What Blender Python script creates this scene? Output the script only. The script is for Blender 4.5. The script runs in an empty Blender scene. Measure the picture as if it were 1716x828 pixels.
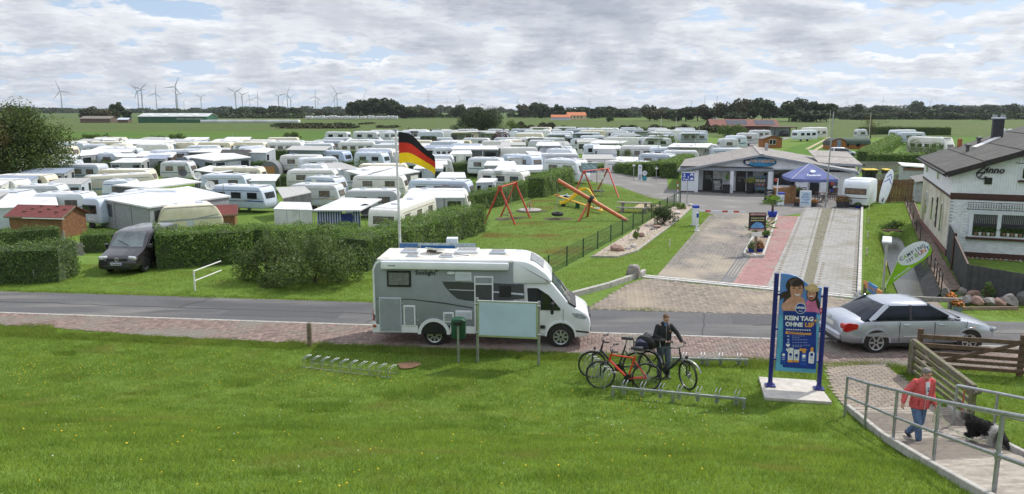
import bpy,math,random
import numpy as np
from mathutils import Vector,Matrix
R=math.radians
rng=np.random.default_rng(7)
rnd=random.Random(11)
S=bpy.context.scene
COL=S.collection
#camera, sky, sun, exposure
CAM_H=7.2;FPX=1300.0;TH=math.atan2(231,1300.0)
cd=bpy.data.cameras.new('camera');cam=bpy.data.objects.new('camera',cd);COL.objects.link(cam)
cam.location=(0,0,CAM_H);cam.rotation_euler=(math.pi/2-TH,0,0)
cd.sensor_width=36;cd.lens=36*FPX/1716;cd.clip_start=0.1;cd.clip_end=60000
S.camera=cam
SUN_EL=R(47);SUN_AZ=R(52)
sl=bpy.data.lights.new('sun','SUN');sun=bpy.data.objects.new('sun',sl);COL.objects.link(sun)
sl.energy=3.1;sl.angle=R(1.5);sl.color=(1,.95,.87)
sdir=Vector((math.sin(SUN_AZ)*math.cos(SUN_EL),math.cos(SUN_AZ)*math.cos(SUN_EL),math.sin(SUN_EL)))
sun.rotation_euler=(-sdir).to_track_quat('-Z','Y').to_euler()
S.view_settings.view_transform='Standard';S.view_settings.look='None'
S.view_settings.exposure=0.33;S.view_settings.gamma=1.0
S.cycles.max_bounces=6;S.cycles.transparent_max_bounces=8;S.cycles.volume_bounces=0
S.cycles.use_denoising=True
def make_world():
 w=bpy.data.worlds.new('World');S.world=w;w.use_nodes=True
 nt=w.node_tree;nt.nodes.clear();N=nt.nodes.new;L=nt.links.new
 def M(op,a,b=None,c=None,clamp=False):
  n=N('ShaderNodeMath');n.operation=op;n.use_clamp=clamp
  for i,v in enumerate((a,b,c)):
   if v is None:continue
   if isinstance(v,(int,float)):n.inputs[i].default_value=v
   else:L(v,n.inputs[i])
  return n.outputs[0]
 def ramp(f,stops,interp='EASE'):
  n=N('ShaderNodeValToRGB');n.color_ramp.interpolation=interp
  e=n.color_ramp.elements
  while len(e)<len(stops):e.new(.5)
  for k,(p,c)in zip(e,stops):
   k.position=p;k.color=(*c,1)if not isinstance(c,float)else(c,c,c,1)
  L(f,n.inputs[0]);return n.outputs[0]
 def mix(f,a,b):
  n=N('ShaderNodeMix');n.data_type='RGBA'
  if isinstance(f,float):n.inputs[0].default_value=f
  else:L(f,n.inputs[0])
  for i,v in((6,a),(7,b)):
   if isinstance(v,tuple):n.inputs[i].default_value=(*v,1)
   else:L(v,n.inputs[i])
  return n.outputs[2]
 sky=N('ShaderNodeTexSky');sky.sky_type='NISHITA';sky.sun_disc=False
 sky.sun_elevation=SUN_EL;sky.sun_rotation=SUN_AZ;sky.dust_density=1.2;sky.ozone_density=1.5
 tc=N('ShaderNodeTexCoord');sp=N('ShaderNodeSeparateXYZ');L(tc.outputs['Generated'],sp.inputs[0])
 z=M('MAXIMUM',sp.outputs[2],0.0)
 def noise(k,det,rough,off,dist=0.0,flat=4.6):
  mp=N('ShaderNodeMapping');mp.inputs['Scale'].default_value=(k,k,k*flat);mp.inputs['Location'].default_value=off
  L(tc.outputs['Generated'],mp.inputs[0])
  n=N('ShaderNodeTexNoise');n.inputs['Scale'].default_value=1;n.inputs['Detail'].default_value=det
  n.inputs['Roughness'].default_value=rough;n.inputs['Distortion'].default_value=dist
  L(mp.outputs[0],n.inputs['Vector']);return n.outputs['Fac']
 def band(lo,hi):
  r=N('ShaderNodeMapRange');r.interpolation_type='SMOOTHSTEP';r.inputs[1].default_value=lo;r.inputs[2].default_value=hi;L(z,r.inputs[0]);return r.outputs[0]
 def lerp(f,p,q):return M('ADD',M('MULTIPLY',p,M('SUBTRACT',1.0,f)),M('MULTIPLY',q,f))
 b1,b2=band(.015,.055),band(.06,.12)
 def field(dz):
  return lerp(b2,lerp(b1,noise(25,7,.60,(3.1,1.7,dz*25*4.4),.05,4.4),noise(14,8,.60,(7.7,2.1,dz*14*3.9),.08,3.9)),noise(8.2,9,.60,(1.4,5.2,dz*8.2*3.8),.1,3.8))
 big=field(0.0);shifted=field(.008)
 wide=noise(2.2,2,.5,(4.3,9.1,2.2),0,3.0)
 gap=M('MULTIPLY',M('SUBTRACT',.13,M('MINIMUM',z,.13)),.50)
 dens=M('SUBTRACT',M('ADD',M('MULTIPLY',big,.80),M('MULTIPLY',wide,.20)),gap)
 mask=ramp(dens,[(.40,0.0),(.445,1.0)])
 edge=M('MULTIPLY_ADD',M('SUBTRACT',big,shifted),2.9,.5,clamp=True)
 body=ramp(dens,[(.41,(6.6,6.8,7.2)),(.465,(6.3,6.45,6.8)),(.515,(4.9,5.1,5.55)),(.60,(3.4,3.65,4.2))])
 lit=ramp(edge,[(.12,(.72,.74,.78)),(.5,(1.0,1.0,1.0)),(.85,(1.24,1.22,1.19))])
 mm=N('ShaderNodeMix');mm.data_type='RGBA';mm.blend_type='MULTIPLY';mm.inputs[0].default_value=1.0
 L(body,mm.inputs[6]);L(lit,mm.inputs[7]);thick=mm.outputs[2]
 veil=mix(.62,sky.outputs[0],(3.9,5.1,7.2))
 veil=mix(M('SUBTRACT',.75,M('MULTIPLY',z,5.5),clamp=True),veil,(4.9,6.0,7.6))
 colr=mix(M('MULTIPLY',mask,.92),veil,thick)
 zen=N('ShaderNodeMapRange');zen.interpolation_type='SMOOTHSTEP';zen.inputs[1].default_value=.15;zen.inputs[2].default_value=.8;zen.inputs[3].default_value=1.0;zen.inputs[4].default_value=1.6;L(z,zen.inputs[0])
 bg=N('ShaderNodeBackground');L(M('MULTIPLY',zen.outputs[0],.105),bg.inputs[1])
 L(colr,bg.inputs[0])
 out=N('ShaderNodeOutputWorld');L(bg.outputs[0],out.inputs[0])
make_world()
#coordinates
def G(px,py,z=0.0):
 """Point on the level z that the photograph shows at px, py (used to survey real ground positions)."""
 u=(px-858)/FPX;v=(py-414)/FPX;s,c=math.sin(TH),math.cos(TH)
 d=(CAM_H-z)/(s+v*c)
 return Vector((u*d,d*(c-v*s),z))
RA=R(-6.9)
E1=Vector((math.cos(RA),math.sin(RA),0));E2=Vector((-math.sin(RA),math.cos(RA),0))
def RW(s,w,z=0.0):return E1*s+E2*w+Vector((0,0,z))
def SW(p):return p.x*E1.x+p.y*E1.y,p.x*E2.x+p.y*E2.y
DIKE_W=18.95
def dike_t(t):
 t=max(t,0.0);return .0379*t*t if t<4.35 else .717+.33*(t-4.35)
DITCH=[(15.6,28.4,0),(16.2,29.8,.5),(16.9,31.5,.8),(18.2,34.8,.85),(22.5,45,.8),(23.3,47,.5),(24,48.8,0)]
def sst(a,b,x):
 t=min(1.0,max(0.0,(x-a)/(b-a)));return t*t*(3-2*t)
HLINE=[tuple(G(*p)[:2])for p in((560,478),(800,398),(890,344),(955,309),(1000,299),(1160,284))]
def basin(x,y):
 """The campsite behind the hedges lies lower than the road and the playground."""
 if y<30 or y>172 or x>40:return 0.0
 w=x*E2.x+y*E2.y;s2=sst(33.5,47,w)
 if s2<=0:return 0.0
 d=1e9;inside=True
 for(x0,y0),(x1,y1)in zip(HLINE,HLINE[1:]):
  ex,ey=x1-x0,y1-y0;t=((x-x0)*ex+(y-y0)*ey)/(ex*ex+ey*ey);t=min(1,max(0,t))
  q=math.hypot(x-x0-ex*t,y-y0-ey*t)
  if q<d:d=q;inside=ex*(y-y0)-ey*(x-x0)>0
 if not inside:return 0.0
 u=x/y;D=2.25-.95*sst(-.13,.20,u)
 return D*s2*sst(.5,5.5,d)*(1-.65*sst(78,125,y))*(1-sst(145,172,y))
def zg(x,y):
 z=dike_t(DIKE_W-(x*E2.x+y*E2.y))-basin(x,y)
 if 28<y<49 and 13<x<27:
  for(x0,y0,d0),(x1,y1,d1)in zip(DITCH,DITCH[1:]):
   if y0<=y<y1:
    f=(y-y0)/(y1-y0);cx=x0+(x1-x0)*f;d=d0+(d1-d0)*f
    a=x-cx
    r=(1.6 if a<0 else 1.0)
    if abs(a)<r:
     q=min(1.0,(r-abs(a))/(r-.28));z-=d*(q*q*(3-2*q))
 return z
def on(px,py,dz=0.0):
 """Ground point (dike included) seen at px, py."""
 p=G(px,py)
 for _ in range(30):
  p=G(px,py,zg(p.x,p.y))
 p.z+=dz;return p
def GC(px,py,h=0.0):
 """Point h above the ground there that the photograph shows at px, py."""
 p=G(px,py,h)
 for _ in range(25):p=G(px,py,h+zg(p.x,p.y))
 return p
 #materials
def leafy(m,amt=.35,warm=(1.25,1.2,.7)):
 """Light passing through thin leaves and blades."""
 nt=m.node_tree;b=nt.nodes['Principled BSDF'];N=nt.nodes.new;L=nt.links.new;out=nt.nodes['Material Output']
 t=N('ShaderNodeBsdfTranslucent');mx=N('ShaderNodeMix');mx.data_type='RGBA';mx.blend_type='MULTIPLY';mx.inputs[0].default_value=1;mx.clamp_result=False
 L(b.inputs['Base Color'].links[0].from_socket,mx.inputs[6]);mx.inputs[7].default_value=(*warm,1);L(mx.outputs[2],t.inputs[0])
 s=N('ShaderNodeMixShader');s.inputs[0].default_value=amt;L(b.outputs[0],s.inputs[1]);L(t.outputs[0],s.inputs[2]);L(s.outputs[0],out.inputs['Surface']);return m
def mat(name,col,rough=.6,var=.12,scale=6.0,col2=None,bump=0.0,bscale=None,metal=0.0,island=0.0,spec=.5,detail=4.0,coat=0.0,trans=0.0,alpha=1.0,emit=None,obj=False):
 m=bpy.data.materials.new(name);m.use_nodes=True
 nt=m.node_tree;b=nt.nodes['Principled BSDF'];N=nt.nodes.new;L=nt.links.new
 b.inputs['Roughness'].default_value=rough;b.inputs['Metallic'].default_value=metal
 b.inputs['Specular IOR Level'].default_value=spec;b.inputs['Coat Weight'].default_value=coat
 b.inputs['Transmission Weight'].default_value=trans;b.inputs['Alpha'].default_value=alpha
 b.inputs['Coat Roughness'].default_value=.08
 c2=col2 if col2 is not None else tuple(c*(1-2*var)for c in col)
 c1=col if col2 is not None else tuple(min(1,c*(1+var))for c in col)
 if obj:tc=N('ShaderNodeTexCoord').outputs['Object']
 else:tc=N('ShaderNodeNewGeometry').outputs['Position']
 n=N('ShaderNodeTexNoise');n.inputs['Scale'].default_value=scale;n.inputs['Detail'].default_value=detail
 n.inputs['Roughness'].default_value=.6;L(tc,n.inputs['Vector'])
 r=N('ShaderNodeMapRange');r.inputs[1].default_value=.33;r.inputs[2].default_value=.67;L(n.outputs['Fac'],r.inputs[0])
 mx=N('ShaderNodeMix');mx.data_type='RGBA';mx.inputs[6].default_value=(*c2,1);mx.inputs[7].default_value=(*c1,1)
 L(r.outputs[0],mx.inputs[0]);out=mx.outputs[2]
 if island:
  g=N('ShaderNodeNewGeometry');hv=N('ShaderNodeHueSaturation')
  v=N('ShaderNodeMapRange');v.inputs[3].default_value=1-island;v.inputs[4].default_value=1+island
  L(g.outputs['Random Per Island'],v.inputs[0]);L(v.outputs[0],hv.inputs['Value'])
  h=N('ShaderNodeMath');h.operation='MULTIPLY_ADD';h.inputs[1].default_value=island*.07;h.inputs[2].default_value=.5-island*.035
  mo=N('ShaderNodeMath');mo.operation='FRACT';m7=N('ShaderNodeMath');m7.operation='MULTIPLY';m7.inputs[1].default_value=7.31
  L(g.outputs['Random Per Island'],m7.inputs[0]);L(m7.outputs[0],mo.inputs[0]);L(mo.outputs[0],h.inputs[0]);L(h.outputs[0],hv.inputs['Hue'])
  L(out,hv.inputs['Color']);out=hv.outputs[0]
 L(out,b.inputs['Base Color'])
 if bump:
  n2=N('ShaderNodeTexNoise');n2.inputs['Scale'].default_value=bscale or scale*4;n2.inputs['Detail'].default_value=3;L(tc,n2.inputs['Vector'])
  bp=N('ShaderNodeBump');bp.inputs['Strength'].default_value=min(1,bump);bp.inputs['Distance'].default_value=.02*max(1,bump);L(n2.outputs['Fac'],bp.inputs['Height'])
  L(bp.outputs[0],b.inputs['Normal'])
 if emit:b.inputs['Emission Color'].default_value=(*emit,1);b.inputs['Emission Strength'].default_value=1
 return m
def overlay(m,col,lo,hi,scale,detail=5,stretch=(1,1,1)):
 """Adds a second, larger pattern (dry patches, dirt, stains) over a material's colour."""
 nt=m.node_tree;b=nt.nodes['Principled BSDF'];N=nt.nodes.new;L=nt.links.new
 src=b.inputs['Base Color'].links[0].from_socket
 g=N('ShaderNodeNewGeometry');mp=N('ShaderNodeMapping');mp.inputs['Scale'].default_value=tuple(scale*s for s in stretch);L(g.outputs['Position'],mp.inputs[0])
 n=N('ShaderNodeTexNoise');n.inputs['Scale'].default_value=1;n.inputs['Detail'].default_value=detail;L(mp.outputs[0],n.inputs['Vector'])
 r=N('ShaderNodeMapRange');r.inputs[1].default_value=lo;r.inputs[2].default_value=hi;r.interpolation_type='SMOOTHSTEP';L(n.outputs['Fac'],r.inputs[0])
 mx=N('ShaderNodeMix');mx.data_type='RGBA';L(r.outputs[0],mx.inputs[0]);L(src,mx.inputs[6]);mx.inputs[7].default_value=(*col,1)
 L(mx.outputs[2],b.inputs['Base Color']);return m
MT={}
def MM(k,*a,**kw):
 if k not in MT:MT[k]=mat(k,*a,**kw)
 return MT[k]
WHITE=MM('white_paint',(.72,.76,.82),.35,.04,2.5)  # bluish cast of shaded sides is put into this white
WHITE2=MM('off_white_paint',(.74,.74,.71),.45,.06,2.0)
CREAM=MM('cream_paint',(.72,.66,.50),.45,.05,2.0)
PALE=MM('pale_grey_paint',(.52,.57,.64),.45,.05,2.0)
DIRTYW=overlay(MM('weathered_white',(.62,.63,.64),.5,.06,1.5),(.44,.44,.41),.50,.74,1.4,6)
CANVAS=overlay(MM('white_canvas',(.63,.64,.655),.7,.06,.8),(.46,.46,.44),.52,.76,.9,5)
GREYCANVAS=MM('grey_canvas',(.36,.38,.40),.8,.10,2)
DGREY=MM('dark_grey_fabric',(.10,.105,.115),.8,.15,3)
BLUEFAB=MM('blue_fabric',(.03,.05,.22),.8,.1,3)
GLASS=MM('dark_glass',(.018,.022,.026),.04,.2,1.2,spec=.8)
CURT=MM('curtained_glass',(.16,.14,.12),.08,.25,4.0,spec=.7)
BLACK=MM('black_plastic',(.018,.018,.02),.45,.1)
RUBBER=MM('tyre_rubber',(.022,.022,.022),.8,.15,20)
STEEL=MM('galvanised_steel',(.42,.44,.46),.42,.12,9,metal=.75)
ALU=MM('aluminium',(.62,.63,.64),.32,.06,6,metal=.8)
WOOD=MM('weathered_wood',(.21,.165,.115),.8,.25,14,bump=.3)
WOODG=MM('grey_wood',(.27,.255,.23),.85,.2,12,bump=.3)
PINE=MM('pine_boards',(.40,.20,.075),.65,.15,10,bump=.15)
ORANGEW=MM('orange_stained_boards',(.36,.13,.035),.6,.15,8)
RED=MM('red_paint',(.50,.062,.035),.5,.12,4)
ORANGE=MM('orange_paint',(.56,.15,.06),.5,.15,4)
YELLOW=MM('yellow_plastic',(.72,.50,.02),.4,.06,4)
BLUE=MM('blue_paint',(.012,.05,.40),.4,.06,4)
NAVY=MM('navy_paint',(.012,.018,.16),.35,.06,4)
GREENP=MM('dark_green_paint',(.012,.07,.035),.45,.1,6)
STONE=MM('field_stone',(.30,.28,.255),.85,.25,5,bump=.6,bscale=14)
CONC=MM('concrete',(.40,.385,.355),.85,.12,5,bump=.3,bscale=40)
REDROOF=MM('red_shingle',(.17,.040,.036),.8,.18,9)
DARKROOF=MM('dark_bitumen',(.075,.073,.07),.85,.2,3,bump=.4,bscale=60)
BROWNROOF=MM('brown_tile',(.19,.105,.07),.8,.2,6)
TYREM=RUBBER
#mesh building
class MB:
 def __init__(s):s.v=[];s.f=[];s.m=[];s.k=0
 def add(s,vs,fs,k=None):
  o=len(s.v);s.v.extend([tuple(v)for v in vs]);s.f.extend([tuple(i+o for i in f)for f in fs]);s.m.extend([s.k if k is None else k]*len(fs));return s
 def box(s,c,d,rz=0.0,ch=0.0,rx=0.0,ry=0.0):
  hx,hy,hz=d[0]/2,d[1]/2,d[2]/2
  if ch<=0:
   P=[(x,y,z)for x in(-hx,hx)for y in(-hy,hy)for z in(-hz,hz)]
   F=[(0,1,3,2),(4,6,7,5),(0,4,5,1),(2,3,7,6),(0,2,6,4),(1,5,7,3)]
  else:
   ch=min(ch,hx*.9,hy*.9,hz*.9)
   rings=[]
   for z,i in((-hz,ch),(-hz+ch,0),(hz-ch,0),(hz,ch)):
    a,b=hx-i,hy-i
    rings.append([(-a+ch*(i==0),-b,z),(a-ch*(i==0),-b,z),(a,-b+ch*(i==0),z),(a,b-ch*(i==0),z),(a-ch*(i==0),b,z),(-a+ch*(i==0),b,z),(-a,b-ch*(i==0),z),(-a,-b+ch*(i==0),z)])
   P=[p for r in rings for p in r];F=[]
   for r in range(3):
    for j in range(8):F.append((r*8+j,r*8+(j+1)%8,r*8+8+(j+1)%8,r*8+8+j))
   F.append((0,7,6,5,4,3,2,1));F.append(tuple(range(24,32)))
  M_=Matrix.Rotation(rz,3,'Z')@Matrix.Rotation(ry,3,'Y')@Matrix.Rotation(rx,3,'X');c=Vector(c)
  return s.add([M_@Vector(p)+c for p in P],F)
 def bar(s,a,b,w,h,up=(0,0,1),ch=0.0):
  a,b=Vector(a),Vector(b);d=b-a;L=d.length
  if L<1e-6:return s
  d.normalize();u=Vector(up)
  if abs(d.dot(u))>.99:u=Vector((0,1,0))
  r=d.cross(u).normalized();u=r.cross(d)
  t=MB();t.box((0,0,0),(L,w,h),ch=ch)
  return s.add([(a+b)/2+d*p[0]+r*(-p[1])+u*p[2]for p in t.v],t.f)
 def tube(s,pts,r,n=8,cap=True,closed=False):
  pts=[Vector(p)for p in pts];N=len(pts);rr=r if isinstance(r,(list,tuple))else[r]*N
  prev=None;V=[]
  for i in range(N):
   if closed:d=pts[(i+1)%N]-pts[i-1]
   else:d=pts[min(i+1,N-1)]-pts[max(i-1,0)]
   d.normalize()
   if prev is None:u=d.orthogonal().normalized()
   else:u=(prev-d*prev.dot(d));u=u.normalized()if u.length>1e-6 else d.orthogonal().normalized()
   prev=u;w=d.cross(u)
   for j in range(n):
    a=2*math.pi*j/n;V.append(pts[i]+(u*math.cos(a)+w*math.sin(a))*rr[i])
  F=[]
  for i in range(N if closed else N-1):
   k=(i+1)%N
   for j in range(n):F.append((i*n+j,i*n+(j+1)%n,k*n+(j+1)%n,k*n+j))
  if cap and not closed:F.append(tuple(range(n))[::-1]);F.append(tuple((N-1)*n+j for j in range(n)))
  return s.add(V,F)
 def lathe(s,prof,c=(0,0,0),axis=(0,0,1),n=16):
  q=Vector((0,0,1)).rotation_difference(Vector(axis));c=Vector(c);V=[];F=[]
  for(r,z)in prof:
   for j in range(n):
    a=2*math.pi*j/n;V.append(c+q@Vector((r*math.cos(a),r*math.sin(a),z)))
  for i in range(len(prof)-1):
   for j in range(n):F.append((i*n+j,i*n+(j+1)%n,i*n+n+(j+1)%n,i*n+n+j))
  closed=prof[0]==prof[-1]
  if prof[0][0]>1e-4 and not closed:F.append(tuple(range(n))[::-1])
  if prof[-1][0]>1e-4 and not closed:F.append(tuple((len(prof)-1)*n+j for j in range(n)))
  return s.add(V,F)
 def loft(s,rings,cap=True,closed=True):
  n=len(rings[0]);V=[p for r in rings for p in r];F=[]
  for i in range(len(rings)-1):
   for j in range(n if closed else n-1):F.append((i*n+j,i*n+(j+1)%n,i*n+n+(j+1)%n,i*n+n+j))
  if cap:F.append(tuple(range(n))[::-1]);F.append(tuple((len(rings)-1)*n+j for j in range(n)))
  return s.add(V,F)
 def prism(s,out,lo,hi,bev=0.0,f=None):
  """Outline in (a, b) extruded from lo to hi; f maps (a, b, t) to a point (default: side profile x, z extruded along y)."""
  f=f or(lambda a,b,t:(a,t,b))
  def inset(o,d):
   n=len(o);r=[]
   ar=sum(o[i][0]*o[(i+1)%n][1]-o[(i+1)%n][0]*o[i][1]for i in range(n));sg=1 if ar>0 else-1
   for i in range(n):
    p,q,w=Vector(o[i-1]),Vector(o[i]),Vector(o[(i+1)%n])
    e1=(q-p).normalized();e2=(w-q).normalized()
    n1=Vector((-e1.y,e1.x))*sg;n2=Vector((-e2.y,e2.x))*sg
    b=n1+n2;L=b.length
    b=b/L if L>1e-6 else n1
    r.append(tuple(q+b*min(d/max(.35,b.dot(n1)),d*1.8)))
   return r
  if bev>0:
   i1=inset(out,bev);i2=inset(out,bev*.3)
   rings=[(i1,lo),(i2,lo+bev*.3),(out,lo+bev),(out,hi-bev),(i2,hi-bev*.3),(i1,hi)]
  else:rings=[(out,lo),(out,hi)]
  return s.loft([[f(a,b,t)for a,b in o]for o,t in rings])
 def quad(s,*p):return s.add(p,[tuple(range(len(p)))])
 def build(s,name,mats,parent=None,loc=None,rz=0.0,smooth=None,kind=None):
  me=bpy.data.meshes.new(name);me.from_pydata(s.v,[],s.f);me.update()
  ms=mats if isinstance(mats,(list,tuple))else[mats]
  for m in ms:me.materials.append(m)
  if len(ms)>1:me.polygons.foreach_set('material_index',s.m)
  if smooth is not None:
   me.polygons.foreach_set('use_smooth',[True]*len(me.polygons));me.set_sharp_from_angle(angle=R(smooth))
  o=bpy.data.objects.new(name,me);COL.objects.link(o)
  if parent is not None:o.parent=parent
  if loc is not None:o.location=loc
  o.rotation_euler.z=rz
  if kind:o['kind']=kind
  return o
def npmesh(name,V,F,mats,parent=None,kind=None,midx=None,smooth=False):
 V=np.asarray(V,np.float32);F=np.asarray(F,np.int32);k=F.shape[1]
 me=bpy.data.meshes.new(name);me.vertices.add(len(V));me.vertices.foreach_set('co',V.ravel())
 me.loops.add(F.size);me.loops.foreach_set('vertex_index',F.ravel());me.polygons.add(len(F))
 me.polygons.foreach_set('loop_start',np.arange(0,F.size,k,dtype=np.int32))
 for m in(mats if isinstance(mats,(list,tuple))else[mats]):me.materials.append(m)
 if midx is not None:me.polygons.foreach_set('material_index',np.asarray(midx,np.int32))
 if smooth:me.polygons.foreach_set('use_smooth',np.ones(len(F),bool))
 me.update(calc_edges=True)
 o=bpy.data.objects.new(name,me);COL.objects.link(o)
 if parent is not None:o.parent=parent
 if kind:o['kind']=kind
 return o
def tag(o,label,cat,group=None):
 o['label']=label;o['category']=cat
 if group:o['group']=group
 return o
def thing(name,label,cat,loc=(0,0,0),rz=0.0,group=None):
 o=bpy.data.objects.new(name,None);COL.objects.link(o);o.location=loc;o.rotation_euler.z=rz;o.empty_display_size=.3
 return tag(o,label,cat,group)
def copy_tree(o,parent=None):
 c=o.copy();COL.objects.link(c)
 if parent is not None:c.parent=parent
 for ch in list(o.children):copy_tree(ch,c)
 return c
def place(o,loc,rz=0.0,label=None,group=None,scale=None):
 o.location=loc;o.rotation_euler.z=rz
 if label:o['label']=label
 if group:o['group']=group
 if scale:o.scale=(scale,)*3 if isinstance(scale,(int,float))else scale
 return o
def part(o,name,mesh_from,parent,loc=(0,0,0),rz=0.0):
 c=bpy.data.objects.new(name,mesh_from);COL.objects.link(c);c.parent=parent;c.location=loc;c.rotation_euler.z=rz;return c
def text_mesh(body,size,depth=.004,bold=0.0,shear=0.0,align='CENTER',spacing=1.0):
 cu=bpy.data.curves.new('lettering','FONT');cu.body=body;cu.size=size;cu.extrude=depth;cu.offset=bold;cu.shear=shear
 cu.align_x=align;cu.align_y='CENTER';cu.space_character=spacing;cu.resolution_u=2
 t=bpy.data.objects.new('lettering',cu);COL.objects.link(t)
 me=bpy.data.meshes.new_from_object(t.evaluated_get(bpy.context.evaluated_depsgraph_get()))
 bpy.data.objects.remove(t);bpy.data.curves.remove(cu);return me
def lettering(body,size,m,parent,M_,name='lettering',**kw):
 """Flat lettering: text lies in local x (reading) / y (up); M_ places it under the parent."""
 me=text_mesh(body,size,**kw);me.materials.clear();me.materials.append(m)
 o=bpy.data.objects.new(name,me);COL.objects.link(o);o.parent=parent;o.matrix_local=M_;return o
def face_m(origin,right=(1,0,0),up=(0,0,1)):
 r=Vector(right).normalized();u=Vector(up).normalized();n=r.cross(u)
 m=Matrix((r,u,n)).transposed().to_4x4();m.translation=Vector(origin);return m
def disc(c,r,n=20):return[(c[0]+r*math.cos(2*math.pi*i/n),c[1]+r*math.sin(2*math.pi*i/n))for i in range(n)]
def flat(mb,out,M_,t=.004):
 """Extrudes a 2-D outline (reading plane) by t off the plane M_."""
 return mb.prism(out,0,t,f=lambda a,b,h:M_@Vector((a,b,h)))
def inpoly(x,y,P):
 c=np.zeros(np.shape(x),bool);n=len(P)
 for i in range(n):
  x0,y0=P[i];x1,y1=P[(i+1)%n]
  if y0==y1:continue
  k=((y0>y)!=(y1>y))&(x<(x1-x0)*(y-y0)/(y1-y0)+x0);c^=k
 return c
ZG=np.vectorize(zg)
#ground, road, paving
GRASS=overlay(mat('lawn',(.145,.220,.042),.9,.2,3.5,col2=(.088,.155,.026),bump=.8,bscale=25,spec=.1),(.10,.115,.025),.55,.78,.35,6)
PLAYGRASS=overlay(mat('playground_lawn',(.135,.205,.040),.9,.2,3.0,col2=(.085,.148,.026),bump=.6,bscale=25,spec=.1),(.12,.088,.022),.50,.72,.22,5,(1,1.6,1))
BLADE=leafy(overlay(mat('grass_blades',(.225,.320,.060),.6,.2,.9,col2=(.140,.225,.038),island=.40,spec=.15),(.235,.245,.075),.52,.74,.55,6),.48)
TUFT=leafy(mat('tuft_blades',(.190,.295,.056),.6,.2,.8,col2=(.115,.200,.034),island=.4,spec=.15),.4)
BLADE2=leafy(mat('rough_grass_blades',(.200,.265,.062),.6,.2,.8,col2=(.110,.170,.034),island=.45,spec=.15),.48)
MEADOW=overlay(mat('meadow',(.085,.150,.026),.9,.2,.03,col2=(.055,.115,.018),spec=.1),(.10,.125,.035),.5,.75,.012,6,(.4,3,1))
REEDF=overlay(mat('reedy_field',(.095,.135,.036),.9,.2,.25,col2=(.055,.090,.024),spec=.1),(.120,.125,.048),.48,.74,.05,8,(.35,2.2,1))
ASPH=overlay(mat('asphalt',(.112,.112,.117),.9,.3,55,bump=.5,bscale=90),(.165,.158,.148),.46,.72,.7,8,(.25,1.6,1));overlay(ASPH,(.075,.075,.078),.56,.66,.22,3,(.6,2.2,1))
ASPH2=overlay(mat('pale_asphalt',(.178,.170,.160),.9,.2,30,bump=.3),(.235,.225,.21),.48,.72,.35,6)
SAND=MM('joint_sand',(.21,.18,.14),.95,.2,12)
PAVRED=overlay(mat('red_clinker',(.212,.152,.130),.85,.15,6,island=.26,bump=.3),(.185,.170,.140),.44,.68,.6,7)
PAVBR=overlay(mat('brown_clinker',(.240,.200,.160),.85,.15,5,island=.22,bump=.3),(.32,.265,.20),.46,.7,.5,6)
PAVLANE=overlay(mat('worn_clinker',(.205,.185,.165),.85,.15,4,island=.14,bump=.3),(.34,.29,.225),.46,.64,.36,8,(1,.6,1))
PAVGREY=overlay(mat('grey_slabs',(.285,.280,.265),.85,.1,3,island=.22,bump=.2),(.215,.205,.165),.47,.70,.5,7)
PAVROSE=overlay(mat('rose_slabs',(.335,.180,.172),.85,.1,3,island=.15,bump=.2),(.30,.225,.20),.47,.72,.6,7)
PAVMOSS=mat('mossy_strip',(.19,.185,.125),.9,.15,9,island=.3,bump=.3)
PAVBLK=mat('blue_grey_clinker',(.13,.14,.155),.8,.15,5,island=.2)
def grid_coords(lo,hi,fine,zones):
 """Coordinates that are fine inside zones and widen outside."""
 xs=set()
 for a,b,st in zones:
  k=a
  while k<b:xs.add(round(k,3));k+=st
 x=max(xs);st=fine
 while x<hi:st*=1.25;x+=st;xs.add(round(x,2))
 x=min(xs);st=fine
 while x>lo:st*=1.25;x-=st;xs.add(round(x,2))
 return np.array(sorted(xs))
gx=grid_coords(-9000,9000,1.2,[(-110,-34,3.0),(-34,15,1.0),(15,26,.22),(26,46,1.0)])
gy=grid_coords(-300,9500,1.2,[(-12,27,.75),(27,50,.4),(50,90,1.5),(90,178,4)])
X,Y=np.meshgrid(gx,gy);Z=ZG(X,np.maximum(Y,-30));Z=np.minimum(Z,8.0)
nx,ny=len(gx),len(gy)
idx=np.arange(nx*ny).reshape(ny,nx)
Fq=np.stack([idx[:-1,:-1],idx[:-1,1:],idx[1:,1:],idx[1:,:-1]],-1).reshape(-1,4)
ground=npmesh('ground',np.stack([X,Y,Z],-1).reshape(-1,3),Fq,GRASS,kind='structure',smooth=True)
def sheet(name,pts,m,z,sub=0.0,th=0.0):
 """Flat sheet on the ground, cut to its outline."""
 mb=MB();P=[Vector((p[0],p[1],z))for p in pts]
 if th:mb.prism([(p.x,p.y)for p in P],z-th,z,f=lambda a,b,t:(a,b,t))
 else:mb.quad(*P)
 o=mb.build(name,m);o['kind']='structure';return o
def strip(name,left,right,m,dz=.012):
 """Sheet between two poly-lines, draped on the ground."""
 mb=MB();V=[];F=[]
 for a,b in zip(left,right):
  for k in range(7):
   p=Vector(a).lerp(Vector(b),k/6);V.append((p.x,p.y,zg(p.x,p.y)+dz))
 for i in range(len(left)-1):
  for k in range(6):F.append((i*7+k,i*7+k+1,i*7+8+k,i*7+7+k))
 mb.add(V,F);o=mb.build(name,m);o['kind']='structure';return o
W_ROAD0,W_ROAD1,W_PAV0=24.65,27.66,22.35
sheet('road',[RW(-60,W_ROAD0),RW(70,W_ROAD0),RW(70,W_ROAD1),RW(-60,W_ROAD1)],ASPH,.012)
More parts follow.
